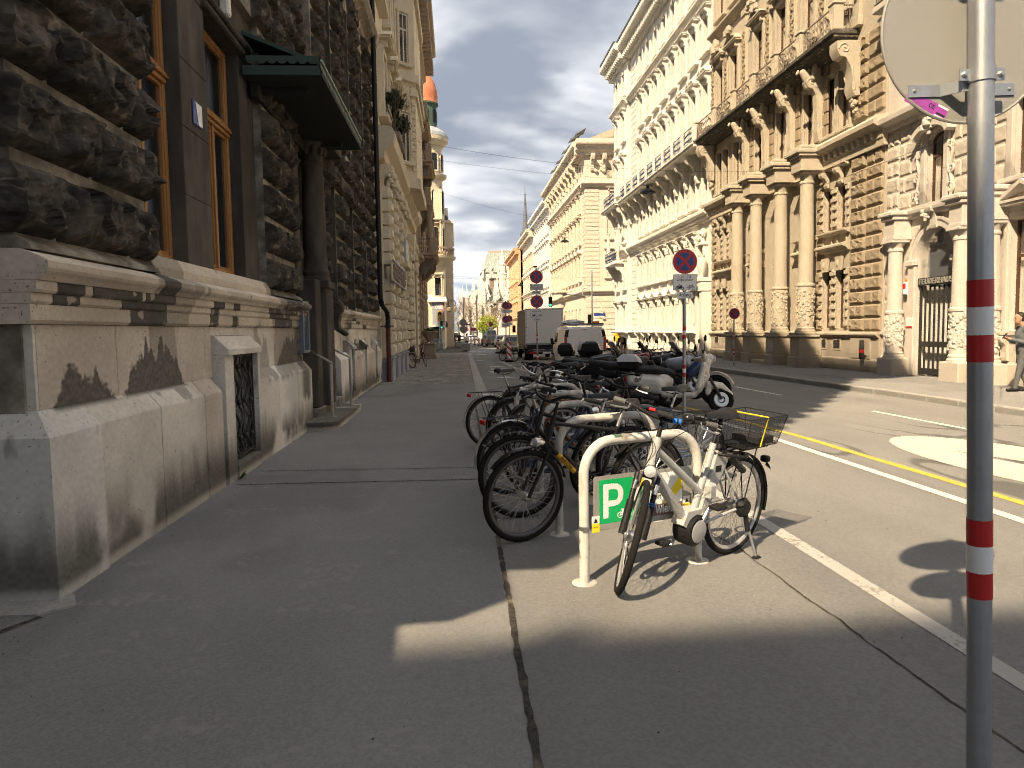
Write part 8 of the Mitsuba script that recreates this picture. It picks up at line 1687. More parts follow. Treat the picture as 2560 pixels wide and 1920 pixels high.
def motorcycle(label, x, y, head, body='m_bike_black', case=None, screen=None, steer=18, lean=7, mirror=True, fair=None):
    b = thing('motorcycle', label, 'motorcycle'); M = trans(x, y, zg(x, y)) @ rz(head) @ rot((1, 0, 0), -lean); MF = M @ trans(1.08, 0, .78) @ rot((-.42, 0, .91), steer) @ trans(-1.08, 0, -.78)
    put(b, blob([((.30, 0, .62), .07, (.95, 0, .78), .06), ((.35, 0, .45), .06, (.95, 0, .74), .045), ((.30, .08, .5), .04, (.0, .09, .31), .035), ((.30, -.08, .5), .04, (.0, -.09, .31), .035)], .05, 4), 'm_engine', smooth=True, tw=M)
    fat_wheel(b, 'rear_wheel', M @ trans(0, 0, .31), .31, .07); fat_wheel(b, 'front_wheel', MF @ trans(1.40, 0, .31), .31, .055)
    part(b, 'engine', MB().cbox(.42, .82, -.16, .16, .22, .50, .04).cbox(.50, .74, -.11, .11, .50, .66, .03).addm(MB().lathe([(0, -.20), (.12, -.19), (.13, .19), (0, .2)], 16, trans(.52, 0, .36) @ rot((1, 0, 0), 90))), 'm_engine', tw=M, smooth=30, kind='stuff')
    part(b, 'tank', shape('mtank', lambda: blob([((.52, 0, .82), .13, (.88, 0, .86), .15), ((.60, .06, .80), .10, (.85, .07, .83), .12), ((.60, -.06, .80), .10, (.85, -.07, .83), .12)], .04, 5), True), body, tw=M)
    part(b, 'seat', shape('mseat', lambda: blob([((-.10, 0, .84), .10, (.25, 0, .78), .12), ((.25, 0, .78), .12, (.48, 0, .80), .09)], .04, 5), True), 'm_saddle', tw=M)
    part(b, 'tail', shape('mtail', lambda: blob([((-.38, 0, .80), .06, (.05, 0, .72), .12), ((.0, 0, .70), .11, (.35, 0, .66), .10)], .04, 5), True), body, tw=M); part(b, 'tail_lamp', MB().cbox(-.46, -.41, -.06, .06, .77, .83, .015), 'm_red_lens', tw=M)
    part(b, 'mudguard', shape('mfen', lambda: MB().grid(lambda u, v: np.stack([.37 * np.cos(np.radians(20 + 140 * u)), (2 * v - 1) * .075, .37 * np.sin(np.radians(20 + 140 * u))], -1), 14, 4), True), body, tw=MF @ trans(1.40, 0, .31)); part(b, 'rear_mudguard', MB().addm(hull([(x_, y_, z_) for y_ in (-.07, .07) for x_, z_ in ((-.38, .74), (-.30, .76), (-.45, .42), (-.43, .42))])), 'm_black', tw=M)
    fk = MB()
    for s in (-1, 1): fk.tube([(1.05, s * .10, .90), (1.22, s * .10, .60)], .028, 8).tube([(1.22, s * .10, .62), (1.40, s * .10, .31)], .022, 8)
    part(b, 'fork', fk, 'm_engine', smooth=40, tw=MF, kind='stuff')
    h = part(b, 'handlebar', MB().tube(spline([(.84, -.40, 1.06), (.96, -.22, 1.08), (1.04, 0, .98), (.96, .22, 1.08), (.84, .40, 1.06)], 5), .013, 8), 'm_black', smooth=40, tw=MF)
    for s in (-1, 1):
        part(h, 'grip', MB().tube([(.84, s * .40, 1.06), (.90, s * .29, 1.07)], .02, 8), 'm_grip', tw=MF); part(h, 'lever', MB().tube([(.93, s * .26, 1.06), (.95, s * .42, 1.05)], .007, 5), 'm_alu', tw=MF)
        if mirror: part(h, 'mirror', MB().tube([(.94, s * .26, 1.07), (.98, s * .36, 1.25)], .007, 6).sphere((.98, s * .40, 1.28), (.018, .075, .045), 8), 'm_black', smooth=40, tw=MF, kind='stuff')
    hl = part(b, 'headlamp', MB().lathe([(0, -.10), (.07, -.08), (.10, 0), (.095, .05), (0, .055)], 16, trans(1.18, 0, .92) @ rot((0, 1, 0), 90)), 'm_black', smooth=40, tw=MF); part(hl, 'lens', MB().lathe([(.085, .056), (.05, .07), (0, .075)], 14, trans(1.18, 0, .92) @ rot((0, 1, 0), 90)), 'm_case_light', smooth=40, tw=MF)
    part(b, 'exhaust', MB().tube(spline([(.75, -.10, .30), (.45, -.16, .22), (.15, -.19, .34)], 4), .026, 8).tube([(.18, -.19, .33), (-.30, -.21, .46)], [.05, .06], 12), 'm_chrome', smooth=40, tw=M)
    part(b, 'kickstand', MB().tube([(.42, .10, .24), (.38, .26, .01)], .013, 6), 'm_black', tw=M); plate_text(b, M @ trans(-.45, 0, .58) @ rot((0, 1, 0), 12) @ rz(-90), .20, .16, 'WMH 83 J' if 'left end' in label else '')
    if case:
        c = part(b, 'top_case', MB().addm(hull([(x_ - .42, y_ * w_, z_) for y_ in (-1, 1) for x_, z_, w_ in ((-.20, .95, .19), (.18, .95, .19), (-.24, 1.03, .22), (.22, 1.03, .22), (-.22, 1.06, .22), (.2, 1.06, .22))])), 'm_black', tw=M); part(c, 'lid', MB().addm(trimesh.smoothing.filter_taubin(hull([(x_ - .42, y_ * w_, z_) for y_ in (-1, 1) for x_, z_, w_ in ((-.24, 1.063, .22), (.22, 1.063, .22), (-.21, 1.2, .19), (.15, 1.22, .18), (-.12, 1.27, .12), (.08, 1.27, .12))]), iterations=0)), case, tw=M, smooth=30); part(c, 'carrier', MB().box(-.60, -.20, -.10, -.07, .90, .945).box(-.60, -.20, .07, .10, .90, .945), 'm_black', tw=M)
    if screen: part(b, 'windscreen', MB().grid(lambda u, v: np.stack([1.20 - .24 * v - .10 * (2 * u - 1) ** 2, (2 * u - 1) * (.22 - .06 * v), .98 + .30 * v], -1), 10, 6), screen, smooth=True, tw=MF)
    if fair: part(b, 'fairing', shape('mfair', lambda: blob([((1.08, 0, .90), .13, (1.2, 0, .80), .10), ((.9, .14, .62), .08, (1.1, .12, .86), .10), ((.9, -.14, .62), .08, (1.1, -.12, .86), .10)], .05, 5), True), fair, tw=M)
motorcycle('black motorcycle behind the white scooter with pale blue tank', 3.75, 14.7, -20, 'm_moto_grey', None, None, -14, 6, True, 'm_moto_blue')
motorcycle('black motorcycle right behind the scooter, its seat touching the white top case', 2.75, 14.5, -24, 'm_bike_black', None, None, 16, 8, True)
motorcycle('black motorcycle with a windscreen and tall mirrors, third in the row', 3.75, 16.0, -16, 'm_bike_black', None, 'm_case_light', 12, 6, True, 'm_bike_black')
motorcycle('red tailed motorcycle with black top case in the middle of the row', 3.55, 17.2, -20, 'm_moto_red', 'm_bike_black', None, -10, 7, True, 'm_bike_black')
motorcycle('black motorcycle with wide square aluminium top case', 3.75, 18.9, -14, 'm_bike_black', 'm_case_alu', 'm_dark_glass', 10, 6, True)
motorcycle('black motorcycle with rounded black top case at the left end of the row', 3.45, 20.6, -18, 'm_bike_black', 'm_bike_black', None, 14, 8, True)
motorcycle('black motorcycle farthest back toward the road', 4.55, 19.9, -15, 'm_bike_black', None, None, -18, 7, True, 'm_moto_blue')
motorcycle('black motorcycle just behind the bicycles, half hidden', 2.35, 15.6, -24, 'm_bike_black', None, None, 8, 8, True)
motorcycle('black motorcycle between the bicycles and the red tailed motorcycle', 2.6, 17.0, -20, 'm_bike_black', None, 'm_dark_glass', -12, 7, True, 'm_bike_black')
# cream scooter
sc_ = thing('scooter', 'cream white scooter with black seat parked at the kerb end of the row', 'scooter'); M = trans(3.52, 13.5, zg(3.5, 13.5)) @ rz(-24.5) @ rot((1, 0, 0), -6); MF = M @ trans(1.08, 0, .6) @ rot((-.42, 0, .91), 22) @ trans(-1.08, 0, -.6)
bd = blob([((-.30, 0, .62), .13, (.30, 0, .56), .16), ((-.28, .13, .56), .10, (.22, .15, .50), .14), ((-.28, -.13, .56), .10, (.22, -.15, .50), .14), ((-.02, .14, .46), .12, (.20, .15, .44), .12), ((-.02, -.14, .46), .12, (.20, -.15, .44), .12)], .035, 6)
put(sc_, bd, 'm_scooter', smooth=True, tw=M)
fat_wheel(sc_, 'rear_wheel', M @ trans(0, 0, .24), .24, .058, 'm_alu'); fat_wheel(sc_, 'front_wheel', MF @ trans(1.30, 0, .24), .24, .055, 'm_alu')
part(sc_, 'floorboard', MB().addm(blob([((.28, 0, .33), .07, (.82, 0, .32), .06), ((.30, .13, .33), .06, (.82, .12, .32), .05), ((.30, -.13, .33), .06, (.82, -.12, .32), .05), ((.82, .12, .32), .05, (.98, .10, .50), .045), ((.82, -.12, .32), .05, (.98, -.10, .50), .045)], .035, 5)), 'm_scooter', smooth=True, tw=M); part(sc_, 'foot_mat', MB().cbox(.38, .80, -.15, .15, .385, .40, .006), 'm_black', tw=M)
part(sc_, 'leg_shield', MB().addm(blob([((.92, .19, .45), .05, (1.02, .16, .86), .055), ((.92, -.19, .45), .05, (1.02, -.16, .86), .055), ((.92, 0, .42), .06, (1.06, 0, .92), .075), ((.92, .19, .45), .05, (1.05, 0, .66), .06), ((.92, -.19, .45), .05, (1.05, 0, .66), .06), ((1.02, .16, .86), .055, (1.05, 0, .66), .06), ((1.02, -.16, .86), .055, (1.05, 0, .66), .06), ((.92, .17, .45), .035, (.92, -.17, .45), .035), ((.97, .19, .66), .035, (1.04, 0, .66), .05), ((.97, -.19, .66), .035, (1.04, 0, .66), .05)], .035, 6)), 'm_scooter', smooth=True, tw=M); part(sc_, 'inner_shield', MB().addm(hull([(x_, y_, z_) for x_, z_, w_ in ((.90, .45, .12), (.955, .84, .10), (.93, .46, .12), (.98, .85, .10)) for y_ in (-w_, w_)])), 'm_black', tw=M)
part(sc_, 'shield_badge', MB().lathe([(0, .02), (.022, .015), (.028, 0)], 14, trans(1.10, 0, .74) @ rot((0, 1, 0), 90)), 'm_bike_brown', smooth=40, tw=M)
part(sc_, 'front_mudguard', MB().addm(blob([((1.10, 0, .50), .08, (1.30, 0, .49), .075), ((1.30, 0, .49), .075, (1.48, 0, .36), .045), ((1.10, 0, .50), .07, (1.08, 0, .36), .05)], .03, 6)), 'm_scooter', smooth=True, tw=MF); part(sc_, 'fork', MB().tube([(1.08, -.10, .62), (1.30, -.10, .24)], .024, 8), 'm_engine', tw=MF)
hd = part(sc_, 'headset', MB().addm(blob([((1.0, 0, .98), .08, (1.10, 0, 1.0), .09), ((1.0, .05, 1.0), .055, (.92, .26, 1.03), .04), ((1.0, -.05, 1.0), .055, (.92, -.26, 1.03), .04)], .03, 6)), 'm_scooter', smooth=True, tw=MF); part(hd, 'headlamp', MB().lathe([(.075, 0), (.05, .025), (0, .035)], 16, trans(1.175, 0, 1.0) @ rot((0, 1, 0), 90)), 'm_case_light', smooth=40, tw=MF)
for s in (-1, 1): part(hd, 'grip', MB().tube([(.92, s * .27, 1.03), (.87, s * .41, 1.04)], .02, 10), 'm_black', tw=MF, smooth=40); part(hd, 'mirror', MB().tube([(.95, s * .24, 1.05), (.93, s * .34, 1.24)], .007, 6).sphere((.93, s * .37, 1.28), (.02, .065, .065), 8), 'm_black', smooth=40, tw=MF, kind='stuff')
part(sc_, 'seat', MB().addm(blob([((-.25, 0, .77), .08, (.12, 0, .76), .10), ((.12, 0, .76), .10, (.42, 0, .70), .08), ((-.2, .07, .76), .06, (.2, .08, .74), .07), ((-.2, -.07, .76), .06, (.2, -.08, .74), .07)], .03, 6)), 'm_saddle', smooth=True, tw=M); tcs = part(sc_, 'top_case', MB().addm(hull([(x_ - .36, y_ * w_, z_) for y_ in (-1, 1) for x_, z_, w_ in ((-.16, .80, .17), (.16, .80, .17), (-.21, .91, .20), (.20, .91, .20))])), 'm_black', tw=M); part(tcs, 'lid', MB().addm(hull([(x_ - .36, y_ * w_, z_) for y_ in (-1, 1) for x_, z_, w_ in ((-.21, .913, .20), (.20, .913, .20), (-.20, .98, .19), (.17, 1.0, .18), (-.13, 1.06, .13), (.08, 1.07, .13))])), 'm_case_light', tw=M, smooth=30)
part(sc_, 'tail_lamp', MB().addm(blob([((-.42, -.05, .62), .04, (-.42, .05, .62), .04), ((-.36, 0, .66), .05, (-.42, 0, .58), .04)], .02, 3)), 'm_red_lens', smooth=True, tw=M)
part(sc_, 'engine', MB().cbox(-.05, .34, .02, .14, .20, .36, .04).lathe([(0, -.03), (.15, -.02), (.16, .08), (0, .09)], 18, trans(0, .14, .26) @ rot((1, 0, 0), 90)), 'm_engine', tw=M, smooth=35, kind='stuff'); part(sc_, 'exhaust', MB().tube([(.22, -.14, .25), (-.30, -.17, .34)], [.06, .07], 12).cbox(-.22, .10, -.25, -.23, .28, .36, .008), 'm_engine', smooth=35, tw=M, kind='stuff'); part(sc_, 'vents', MB().box(-.22, -.10, -.247, -.238, .60, .61).box(-.22, -.10, -.247, -.238, .575, .585).box(-.22, -.10, -.247, -.238, .55, .56), 'm_black', tw=M, kind='stuff'); plate_text(sc_, M @ trans(-.42, 0, .43) @ rz(-90), .19, .16, ''); part(sc_, 'kickstand', MB().tube([(.42, .12, .26), (.36, .26, .01)], .013, 6), 'm_black', tw=M)

# ------------------------------------------------------------------ van, box truck and parked cars (rear towards the viewer)
def rwheel(par, x, y, z, r, w=.22):
    W_ = trans(x, y, z + r) @ rot((0, 1, 0), 90); k = part(par, 'wheel', MB().lathe([(r * .6, -w / 2), (r * .92, -w / 2), (r, -w * .35), (r, w * .35), (r * .92, w / 2), (r * .6, w / 2)], 24, W_), 'm_rubber', smooth=40); part(k, 'rim', MB().lathe([(0, -w * .42), (r * .58, -w * .46), (r * .6, 0), (r * .58, w * .46), (0, w * .42)], 18, W_), 'm_alu', smooth=40)
vn = thing('delivery_van', 'white delivery van parked behind the motorcycles, rear doors towards the viewer', 'van'); x0, x1, y0, z = 4.72, 6.62, 32.6, zg(5.6, 33) - .02
sec = lambda y, w, h, b: [(s * w * k, y, zz) for s in (-1, 1) for k, zz in ((1, b), (1, z + 1.02), (.985, z + 1.15), (.90, h - .1), (.80, h))]
xc = (x0 + x1) / 2; body = hull([(xc + p[0], p[1], p[2]) for p in sec(y0, .93, z + 1.80, z + .34) + sec(y0 + .12, .95, z + 1.86, z + .32) + sec(y0 + 3.1, .95, z + 1.88, z + .3)])
put(vn, MB().addm(body).addm(hull([(xc + p[0], p[1], p[2]) for p in sec(y0 + 3.09, .94, z + 1.86, z + .3)[:] + [(-.86, y0 + 4.6, z + .35, 0)[:3], (.86, y0 + 4.6, z + .35), (-.86, y0 + 4.55, z + .95), (.86, y0 + 4.55, z + .95), (-.80, y0 + 3.9, z + 1.2), (.80, y0 + 3.9, z + 1.2)]])), 'm_van', smooth=25)
for s, nm in ((-1, 'left'), (1, 'right')):
    d = part(vn, 'rear_door', MB().addm(hull([(xc + s * a, y0 - b_, zz) for a, zz in ((.008, z + .48), (.78, z + .48), (.80, z + 1.0), (.74, z + 1.68), (.008, z + 1.70)) for b_ in (.0, .018)])), 'm_van'); part(d, 'panel', MB().addm(hull([(xc + s * a, y0 - b_, zz) for a, zz in ((.10, z + 1.06), (.68, z + 1.06), (.64, z + 1.60), (.10, z + 1.60)) for b_ in (.018, .026)])), 'm_van'); part(d, 'handle', MB().cbox(xc + s * .12 - .05, xc + s * .12 + .05, y0 - .04, y0 - .02, z + .92, z + .98, .008), 'm_black') if s > 0 else None
    part(vn, 'tail_light', MB().addm(hull([(xc + s * a, y0 - b_, zz) for a, zz in ((.80, z + .86), (.945, z + .86), (.82, z + 1.42), (.935, z + 1.42)) for b_ in (-.1, .012)])), 'm_red_lens'); part(vn, 'pillar', MB().addm(hull([(xc + s * a, y0 - b_, zz) for a, zz in ((.76, z + 1.43), (.93, z + 1.43), (.72, z + 1.74), (.86, z + 1.74)) for b_ in (-.1, .006)])), 'm_black')
    part(vn, 'side_window', MB().addm(hull([(xc + s * a, yy, zz) for yy, zz, a in ((y0 + 2.5, z + 1.18, .948), (y0 + 3.5, z + 1.16, .945), (y0 + 2.5, z + 1.62, .90), (y0 + 3.2, z + 1.6, .895), (y0 + 2.5, z + 1.18, .955), (y0 + 3.5, z + 1.16, .952), (y0 + 2.5, z + 1.62, .908), (y0 + 3.2, z + 1.6, .902))])), 'm_dark_glass'); part(vn, 'mirror', MB().addm(blob([((xc + s * 1.02, y0 + 3.45, z + 1.08), .07, (xc + s * 1.06, y0 + 3.45, z + 1.28), .08), ((xc + s * .95, y0 + 3.4, z + 1.1), .04, (xc + s * 1.04, y0 + 3.45, z + 1.12), .05)], .04, 3)), 'm_black', smooth=True)
    rwheel(vn, xc + s * .82, y0 + .85, z, .32); rwheel(vn, xc + s * .82, y0 + 3.9, z, .32)
part(vn, 'bumper', MB().cbox(xc - .95, xc + .95, y0 - .10, y0 + .1, z + .28, z + .47, .04), 'm_engine'); plate_text(vn, trans(xc - .42, y0 - .03, z + .66), .5, .11, ''); part(vn, 'brake_lamp', MB().cbox(xc - .1, xc + .1, y0 - .02, y0, z + 1.735, z + 1.765, .006), 'm_red_lens')
part(vn, 'roof_rack', MB().box(xc - .82, xc - .78, y0 + .1, y0 + 2.6, z + 1.89, z + 1.93).box(xc + .78, xc + .82, y0 + .1, y0 + 2.6, z + 1.89, z + 1.93).box(xc - .9, xc + .9, y0 + .3, y0 + .36, z + 1.93, z + 1.97).box(xc - .9, xc + .9, y0 + 1.5, y0 + 1.56, z + 1.93, z + 1.97), 'm_alu')
bn = thing('wrapped_bundle', 'crumpled translucent plastic wrapped bundle on the van roof', 'bundle'); g = np.random.default_rng(4); sp = trimesh.creation.icosphere(3); v = np.array(sp.vertices); v = v * (1 + .35 * (meshkit.fbm(v * 2.4, 4, seed=3) - .5)[:, None] * 2) * [.52, .8, .13] + [xc - .38, y0 + 1.0, z + 2.07]; put(bn, MB().add(v, sp.faces), 'm_case_light', smooth=30); part(bn, 'strap', MB().tube([(xc - .38 + .5 * math.cos(a), y0 + .9, z + 2.06 + .14 * math.sin(a)) for a in np.linspace(0, 6.28, 20)], .012, 5), 'm_black')
pk = thing('roof_planks', 'dark planks with an orange cap on the van roof rack', 'planks'); put(pk, MB().cbox(xc + .1, xc + .85, y0 + .1, y0 + 2.4, z + 1.975, z + 2.03, .01), 'm_wood_dark'); part(pk, 'orange_cap', MB().addm(blob([((xc + .42, y0 + .2, z + 2.06), .06, (xc + .6, y0 + .2, z + 2.07), .07)], .03, 3)), 'm_amber', smooth=True)
# box truck
tk = thing('box_truck', 'box truck with grey white tarpaulin body and dark chassis', 'truck'); x0, x1, y0, z = 4.05, 6.33, 44.0, zg(5, 44) - .06
put(tk, MB().cbox(x0, x1, y0, y0 + 5.6, z + .98, z + 3.12, .03), 'm_tarp'); part(tk, 'side_curtain', MB().cbox(x0 - .015, x0 - .001, y0 + .06, y0 + 5.5, z + 1.02, z + 3.08, .004), 'm_tarp_side')
e = MB()
for k in range(9):
    e.sphere((x0 + .08, y0 - .004, z + 1.08 + .24 * k), (.025, .01, .025), 5).sphere((x1 - .08, y0 - .004, z + 1.08 + .24 * k), (.025, .01, .025), 5); e.sphere((x0 + .15 + .25 * k, y0 - .004, z + 1.04), (.025, .01, .025), 5).sphere((x0 + .15 + .25 * k, y0 - .004, z + 3.06), (.025, .01, .025), 5)
part(tk, 'eyelets', e, 'm_black', kind='stuff'); part(tk, 'rear_hem', MB().cbox(x0 + .03, x1 - .03, y0 - .012, y0 - .001, z + 1.0, z + 1.10, .004).box(x0 - .01, x1 + .01, y0 - .014, y0 + .05, z + 3.121, z + 3.15), 'm_sheet')
part(tk, 'chassis', MB().cbox(x0 + .1, x1 - .1, y0 + .02, y0 + 5.4, z + .72, z + .96, .02).cbox(x0 + .06, x1 - .06, y0 - .02, y0 + .1, z + .42, z + .58, .02), 'm_black'); part(tk, 'underride_guard', MB().cbox(x0 + .1, x1 - .1, y0 - .03, y0 + .02, z + .60, z + .70, .01), 'm_engine')
for s in (0, 1): part(tk, 'tail_light', MB().cbox((x0 + .22, x1 - .66)[s], (x0 + .66, x1 - .22)[s], y0 - .05, y0 - .021, z + .44, z + .57, .008), 'm_red_lens'); rwheel(tk, (x0 + .26, x1 - .26)[s], y0 + 1.2, z, .42, .42); rwheel(tk, (x0 + .2, x1 - .2)[s], y0 + 6.3, z, .42, .26); part(tk, 'mud_flap', MB().box((x0 + .05, x1 - .5)[s], (x0 + .5, x1 - .05)[s], y0 + .55, y0 + .57, z + .15, z + .7), 'm_rubber')
plate_text(tk, trans(x1 - 1.0, y0 - .05, z + .5), .5, .12, ''); part(tk, 'cab', MB().addm(hull([(x, y, zz) for x in (x0 + .08, x1 - .08) for y, zz in ((y0 + 5.65, z + .6), (y0 + 5.65, z + 2.5), (y0 + 7.3, z + .6), (y0 + 7.3, z + 1.5), (y0 + 6.9, z + 2.5))])), 'm_van'); part(tk, 'cab_mirror', MB().cbox(x0 - .25, x0 - .02, y0 + 6.9, y0 + 7.0, z + 1.7, z + 2.2, .03), 'm_black')
def car(label, x, y, mt, L=4.3, w=.87, h=1.5, name='parked_car', plate_=True):
    c = thing(name, label, 'car'); z = zg(x, y)
    lo = hull([(x + s * a * w, y + yy, z + zz) for s in (-1, 1) for yy, zz, a in ((0, .32, .92), (.02, .55, .98), (.08, .92, .95), (.3, .98, 1), (L - .9, .95, 1), (L - .1, .75, .92), (L, .5, .9), (L - .05, .3, .9), (.25, .25, .96), (L * .5, .22, 1))])
    put(c, MB().addm(lo), mt, smooth=30); gh = hull([(x + s * a * w, y + yy, z + zz) for s in (-1, 1) for yy, zz, a in ((.12, .95, .93), (.55, h - .06, .72), (.8, h, .70), (L * .5, h, .70), (L * .58, h - .06, .72), (L * .74, .97, .92))]); part(c, 'cabin', MB().addm(gh), mt, smooth=30)
    part(c, 'rear_window', MB().addm(hull([(x + s * a * w, y + yy - b_, z + zz) for s in (-1, 1) for yy, zz, a in ((.17, 1.02, .80), (.52, h - .12, .64)) for b_ in (.0, .02)])), 'm_dark_glass')
    for s in (-1, 1):
        part(c, 'side_window', MB().addm(hull([(x + s * (a * w + b_), y + yy, z + zz) for yy, zz, a in ((.6, 1.02, .90), (.85, h - .1, .735), (L * .54, h - .1, .735), (L * .68, 1.02, .90)) for b_ in (.0, .012)])), 'm_dark_glass'); part(c, 'tail_light', MB().cbox(x + s * .70 * w - .11, x + s * .70 * w + .11, y - .005, y + .1, z + .72, z + .88, .02), 'm_red_lens'); rwheel(c, x + s * (w - .11), y + .8, z, .31, .2); rwheel(c, x + s * (w - .11), y + L - .85, z, .31, .2)
    part(c, 'bumper', MB().cbox(x - w * .93, x + w * .93, y - .05, y + .08, z + .3, z + .52, .04), 'm_engine'); plate_text(c, trans(x, y - .02, z + .62), .5, .11, '')
car('white hatchback parked beyond the second hazard beacon', 5.55, 92, 'm_car_white'); car('brown car parked just left of the white hatchback', 4.75, 99, 'm_car_brown', h=1.55); car('sand coloured car half hidden behind the nearest hazard beacon and the truck', 4.45, 58.5, 'm_car_sand'); car('dark red car in front of the sand coloured one, by the sign cluster', 5.0, 66.5, 'm_car_red'); car('dark car far down the row, left of the brown one', 4.4, 108, 'm_car_dark')
car('white small car far off at the end of the street, right one', 2.9, 178, 'm_car_white'); car('white small car far off at the end of the street, left one', 1.0, 190, 'm_car_white'); car('dark small car far off at the end of the street', -1.2, 184, 'm_car_dark'); car('silver car far off among the distant traffic', 4.6, 196, 'm_moto_grey')
car('white van standing far off at the left corner by the plain yellow building', -.45, 158, 'm_car_white', 4.6, .95, 2.1, 'small_van'); car('light grey van parked high in the far row', 5.4, 116, 'm_sheet', 4.9, .95, 2.3, 'parked_van')

# ------------------------------------------------------------------ people
def person(label, J, top, trous, shoe='m_black', hair='m_hair', fem=1.0):
    """J: joints in world metres. one continuous body; clothes, hair and face features are its parts"""
    k = thing('person', label, 'person'); P = {a: np.array(b, float) for a, b in J.items()}
    hd, nk, ch, pe = P['head'], P['neck'], P['chest'], P['pelvis']
    limbs = [(nk, .055, hd - [0, 0, .05], .06), (hd, .088, hd + P['face'] * .03 + [0, 0, -.075], .055), (hd + [0, 0, .035], .092, hd, .088)]
    for s in 'LR': limbs += [(P['el' + s], .036, P['wr' + s], .026), (P['wr' + s], .030, P['ha' + s], .022)]
    f = P['face']; sd = np.cross(f, [0, 0, 1]); 
    for s in 'LR':
        h_ = P['ha' + s]; w_ = P['wr' + s]; d = (h_ - w_) / (np.linalg.norm(h_ - w_) + 1e-9); q = np.cross(d, [0.3, .2, 1]); q /= np.linalg.norm(q) + 1e-9
        for i, l in zip((-1.5, -.5, .5, 1.5), (.055, .068, .065, .05)): limbs += [(h_ + q * i * .017, .011, h_ + q * i * .019 + d * l - [0, 0, .012], .008)]
        limbs += [(w_ + d * .03 + q * .03, .012, w_ + d * .075 + q * .055, .009)]
    limbs += [(hd + f * .085 - [0, 0, .01], .012, hd + f * .105 - [0, 0, .03], .014)] + [(hd + sd * s * .088 - [0, 0, .02], .016, hd + sd * s * .09 + [0, 0, .015], .018) for s in (-1, 1)]
    put(k, blob(limbs, .02, 3), 'm_skin', smooth=True)
    ey = MB()
    for s in (-1, 1): ey.sphere(hd + f * .088 + sd * s * .033 + [0, 0, .008], (.011, .011, .007), 6)
    part(k, 'eyes', ey, 'm_black', kind='stuff'); part(k, 'mouth', MB().sphere(hd + f * .088 - [0, 0, .058], (.022, .014, .006), 6), 'm_bike_brown')
    part(k, 'hair', MB().addm(blob([(hd + [0, 0, .05] - f * .02, .098, hd - f * .035 + [0, 0, .0], .088), (hd - f * .05 - [0, 0, .03], .06, hd - f * .03 + [0, 0, .05], .09)], .03, 3)), hair, smooth=True)
    tl = [(nk - [0, 0, .04], .075, ch, .14), (ch + sd * .06, .125, pe + sd * .05, .115), (ch - sd * .06, .125, pe - sd * .05, .115)]
    for s, g_ in (('L', -1), ('R', 1)): tl += [(P['sh' + s], .07, ch, .12), (P['sh' + s], .062, P['el' + s], .048), (P['el' + s], .048, P['el' + s] + (P['wr' + s] - P['el' + s]) * .9, .040)]
    part(k, 'jacket', MB().addm(blob(tl, .03, 5)), top, smooth=True)
    ll = []
    for s in 'LR': ll += [(P['hi' + s], .098, P['kn' + s], .066), (P['kn' + s], .066, P['an' + s], .048), (P['hi' + s], .10, pe, .12)]
    part(k, 'trousers', MB().addm(blob(ll, .03, 5)), trous, smooth=True)
    for s in 'LR':
        a, t_ = P['an' + s], P['to' + s]; part(k, 'shoe', MB().addm(blob([(a - [0, 0, .03], .045, t_, .036), (a - [0, 0, .03], .042, a - (t_ - a) * [.35, .35, 0] - [0, 0, .04], .035)], .02, 3)), shoe, smooth=True)
    return k
def walker(x, y, h, face, stride=.28, arm=.15):
    z = zg(x, y); f = np.array([math.cos(math.radians(face)), math.sin(math.radians(face)), 0]); s = np.array([f[1], -f[0], 0]); k = h / 1.76; o = np.array([x, y, z]); v = lambda a, b, c: o + (f * a + s * b) * k + np.array([0, 0, c * k])
    return {'head': v(.04, 0, 1.63), 'face': f, 'neck': v(.0, 0, 1.46), 'chest': v(0, 0, 1.25), 'pelvis': v(0, 0, .95), 'shL': v(0, -.19, 1.40), 'shR': v(0, .19, 1.40), 'elL': v(-arm * .6, -.24, 1.13), 'elR': v(arm * .6, .24, 1.13), 'wrL': v(-arm * .4, -.24, .90), 'wrR': v(arm * 1.6, .23, .92), 'haL': v(-arm * .2, -.24, .82), 'haR': v(arm * 2, .22, .84), 'hiL': v(0, -.09, .92), 'hiR': v(0, .09, .92), 'knL': v(stride * .55, -.09, .50), 'knR': v(-stride * .1, .09, .48), 'anL': v(stride, -.09, .08), 'anR': v(-stride, .09, .10), 'toL': v(stride + .15, -.09, .04), 'toR': v(-stride + .14, .09, .03)}
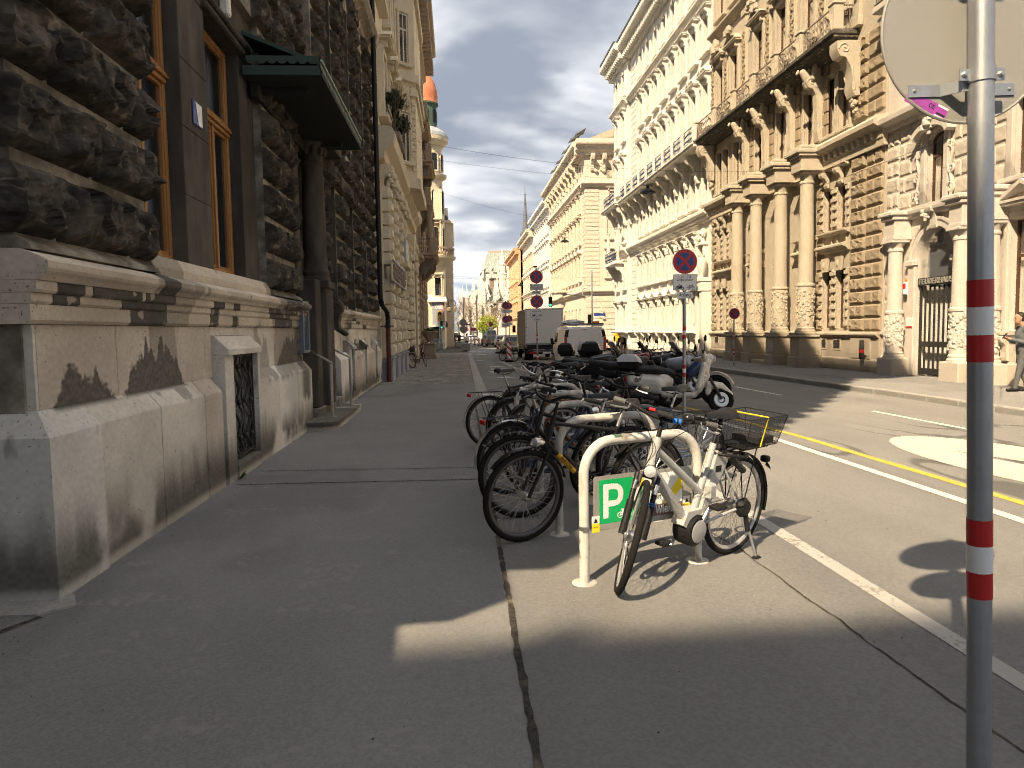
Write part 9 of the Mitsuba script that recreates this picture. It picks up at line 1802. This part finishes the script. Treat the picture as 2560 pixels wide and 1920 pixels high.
# man in the grey suit looking at his phone, at the right edge of the picture; he walks towards the right
J = walker(12.42, 15.45, 1.74, 165, .17, .1); f = J['face']; s = np.array([f[1], -f[0], 0])
J['head'] = J['head'] + f * .05; J['face'] = f / np.linalg.norm(f + [0, 0, 0]); o = np.array([12.42, 15.45, 0])
for q, g_ in (('L', -1), ('R', 1)): J['el' + q] = o + s * g_ * .23 + f * .06 + [0, 0, 1.10]; J['wr' + q] = o + s * g_ * .09 + f * .27 + [0, 0, 1.17]; J['ha' + q] = o + s * g_ * .04 + f * .33 + [0, 0, 1.20]
person('man in grey suit looking down at his phone at the right edge', J, 'm_suit', 'm_trousers'); ph = thing('phone', 'small pale phone in the hands of the man in grey', 'phone'); pc = o + f * .37 + [0, 0, 1.24]; put(ph, MB().cbox(-.006, .006, -.036, .036, -.07, .07, .004, trans(*pc) @ rz(165) @ rot((0, 1, 0), -35)), 'm_black'); part(ph, 'screen', MB().box(-.0075, -.0065, -.032, .032, -.064, .064, trans(*pc) @ rz(165) @ rot((0, 1, 0), -35)), 'm_sign_white')
# person bending over beyond the motorcycles
x, y = 9.05, 40.0; z = zg(x, y); f = np.array([-.35, -.94, 0]); s = np.array([f[1], -f[0], 0]); v = lambda a, b, c: np.array([x, y, z]) + f * a + s * b + [0, 0, c]
J = {'head': v(.52, 0, 1.17), 'face': np.array([-.25, -.75, -.6]), 'neck': v(.42, 0, 1.22), 'chest': v(.24, 0, 1.20), 'pelvis': v(-.10, 0, 1.0), 'shL': v(.36, -.18, 1.2), 'shR': v(.36, .18, 1.2), 'elL': v(.44, -.2, .94), 'elR': v(.44, .2, .94), 'wrL': v(.46, -.12, .72), 'wrR': v(.46, .12, .72), 'haL': v(.48, -.08, .65), 'haR': v(.48, .08, .65), 'hiL': v(-.1, -.09, .96), 'hiR': v(-.1, .09, .96), 'knL': v(.02, -.12, .52), 'knR': v(.02, .12, .52), 'anL': v(-.06, -.12, .09), 'anR': v(-.06, .12, .09), 'toL': v(.09, -.12, .04), 'toR': v(.09, .12, .04)}
person('person in black top and sand trousers bending forward beyond the motorcycles', J, 'm_cloth_black', 'm_cloth_sand')
person('pedestrian in dark coat walking away on the far left pavement', walker(.22, 93, 1.78, 90, .22), 'm_cloth_black', 'm_cloth_black'); person('dark pedestrian farther off, half hidden behind the nearer one', walker(-.35, 104, 1.74, 80, .2), 'm_cloth_black', 'm_trousers'); person('pedestrian in white top beside the left sign pole', walker(1.12, 88, 1.70, 85, .16), 'm_cloth_white', 'm_cloth_black')
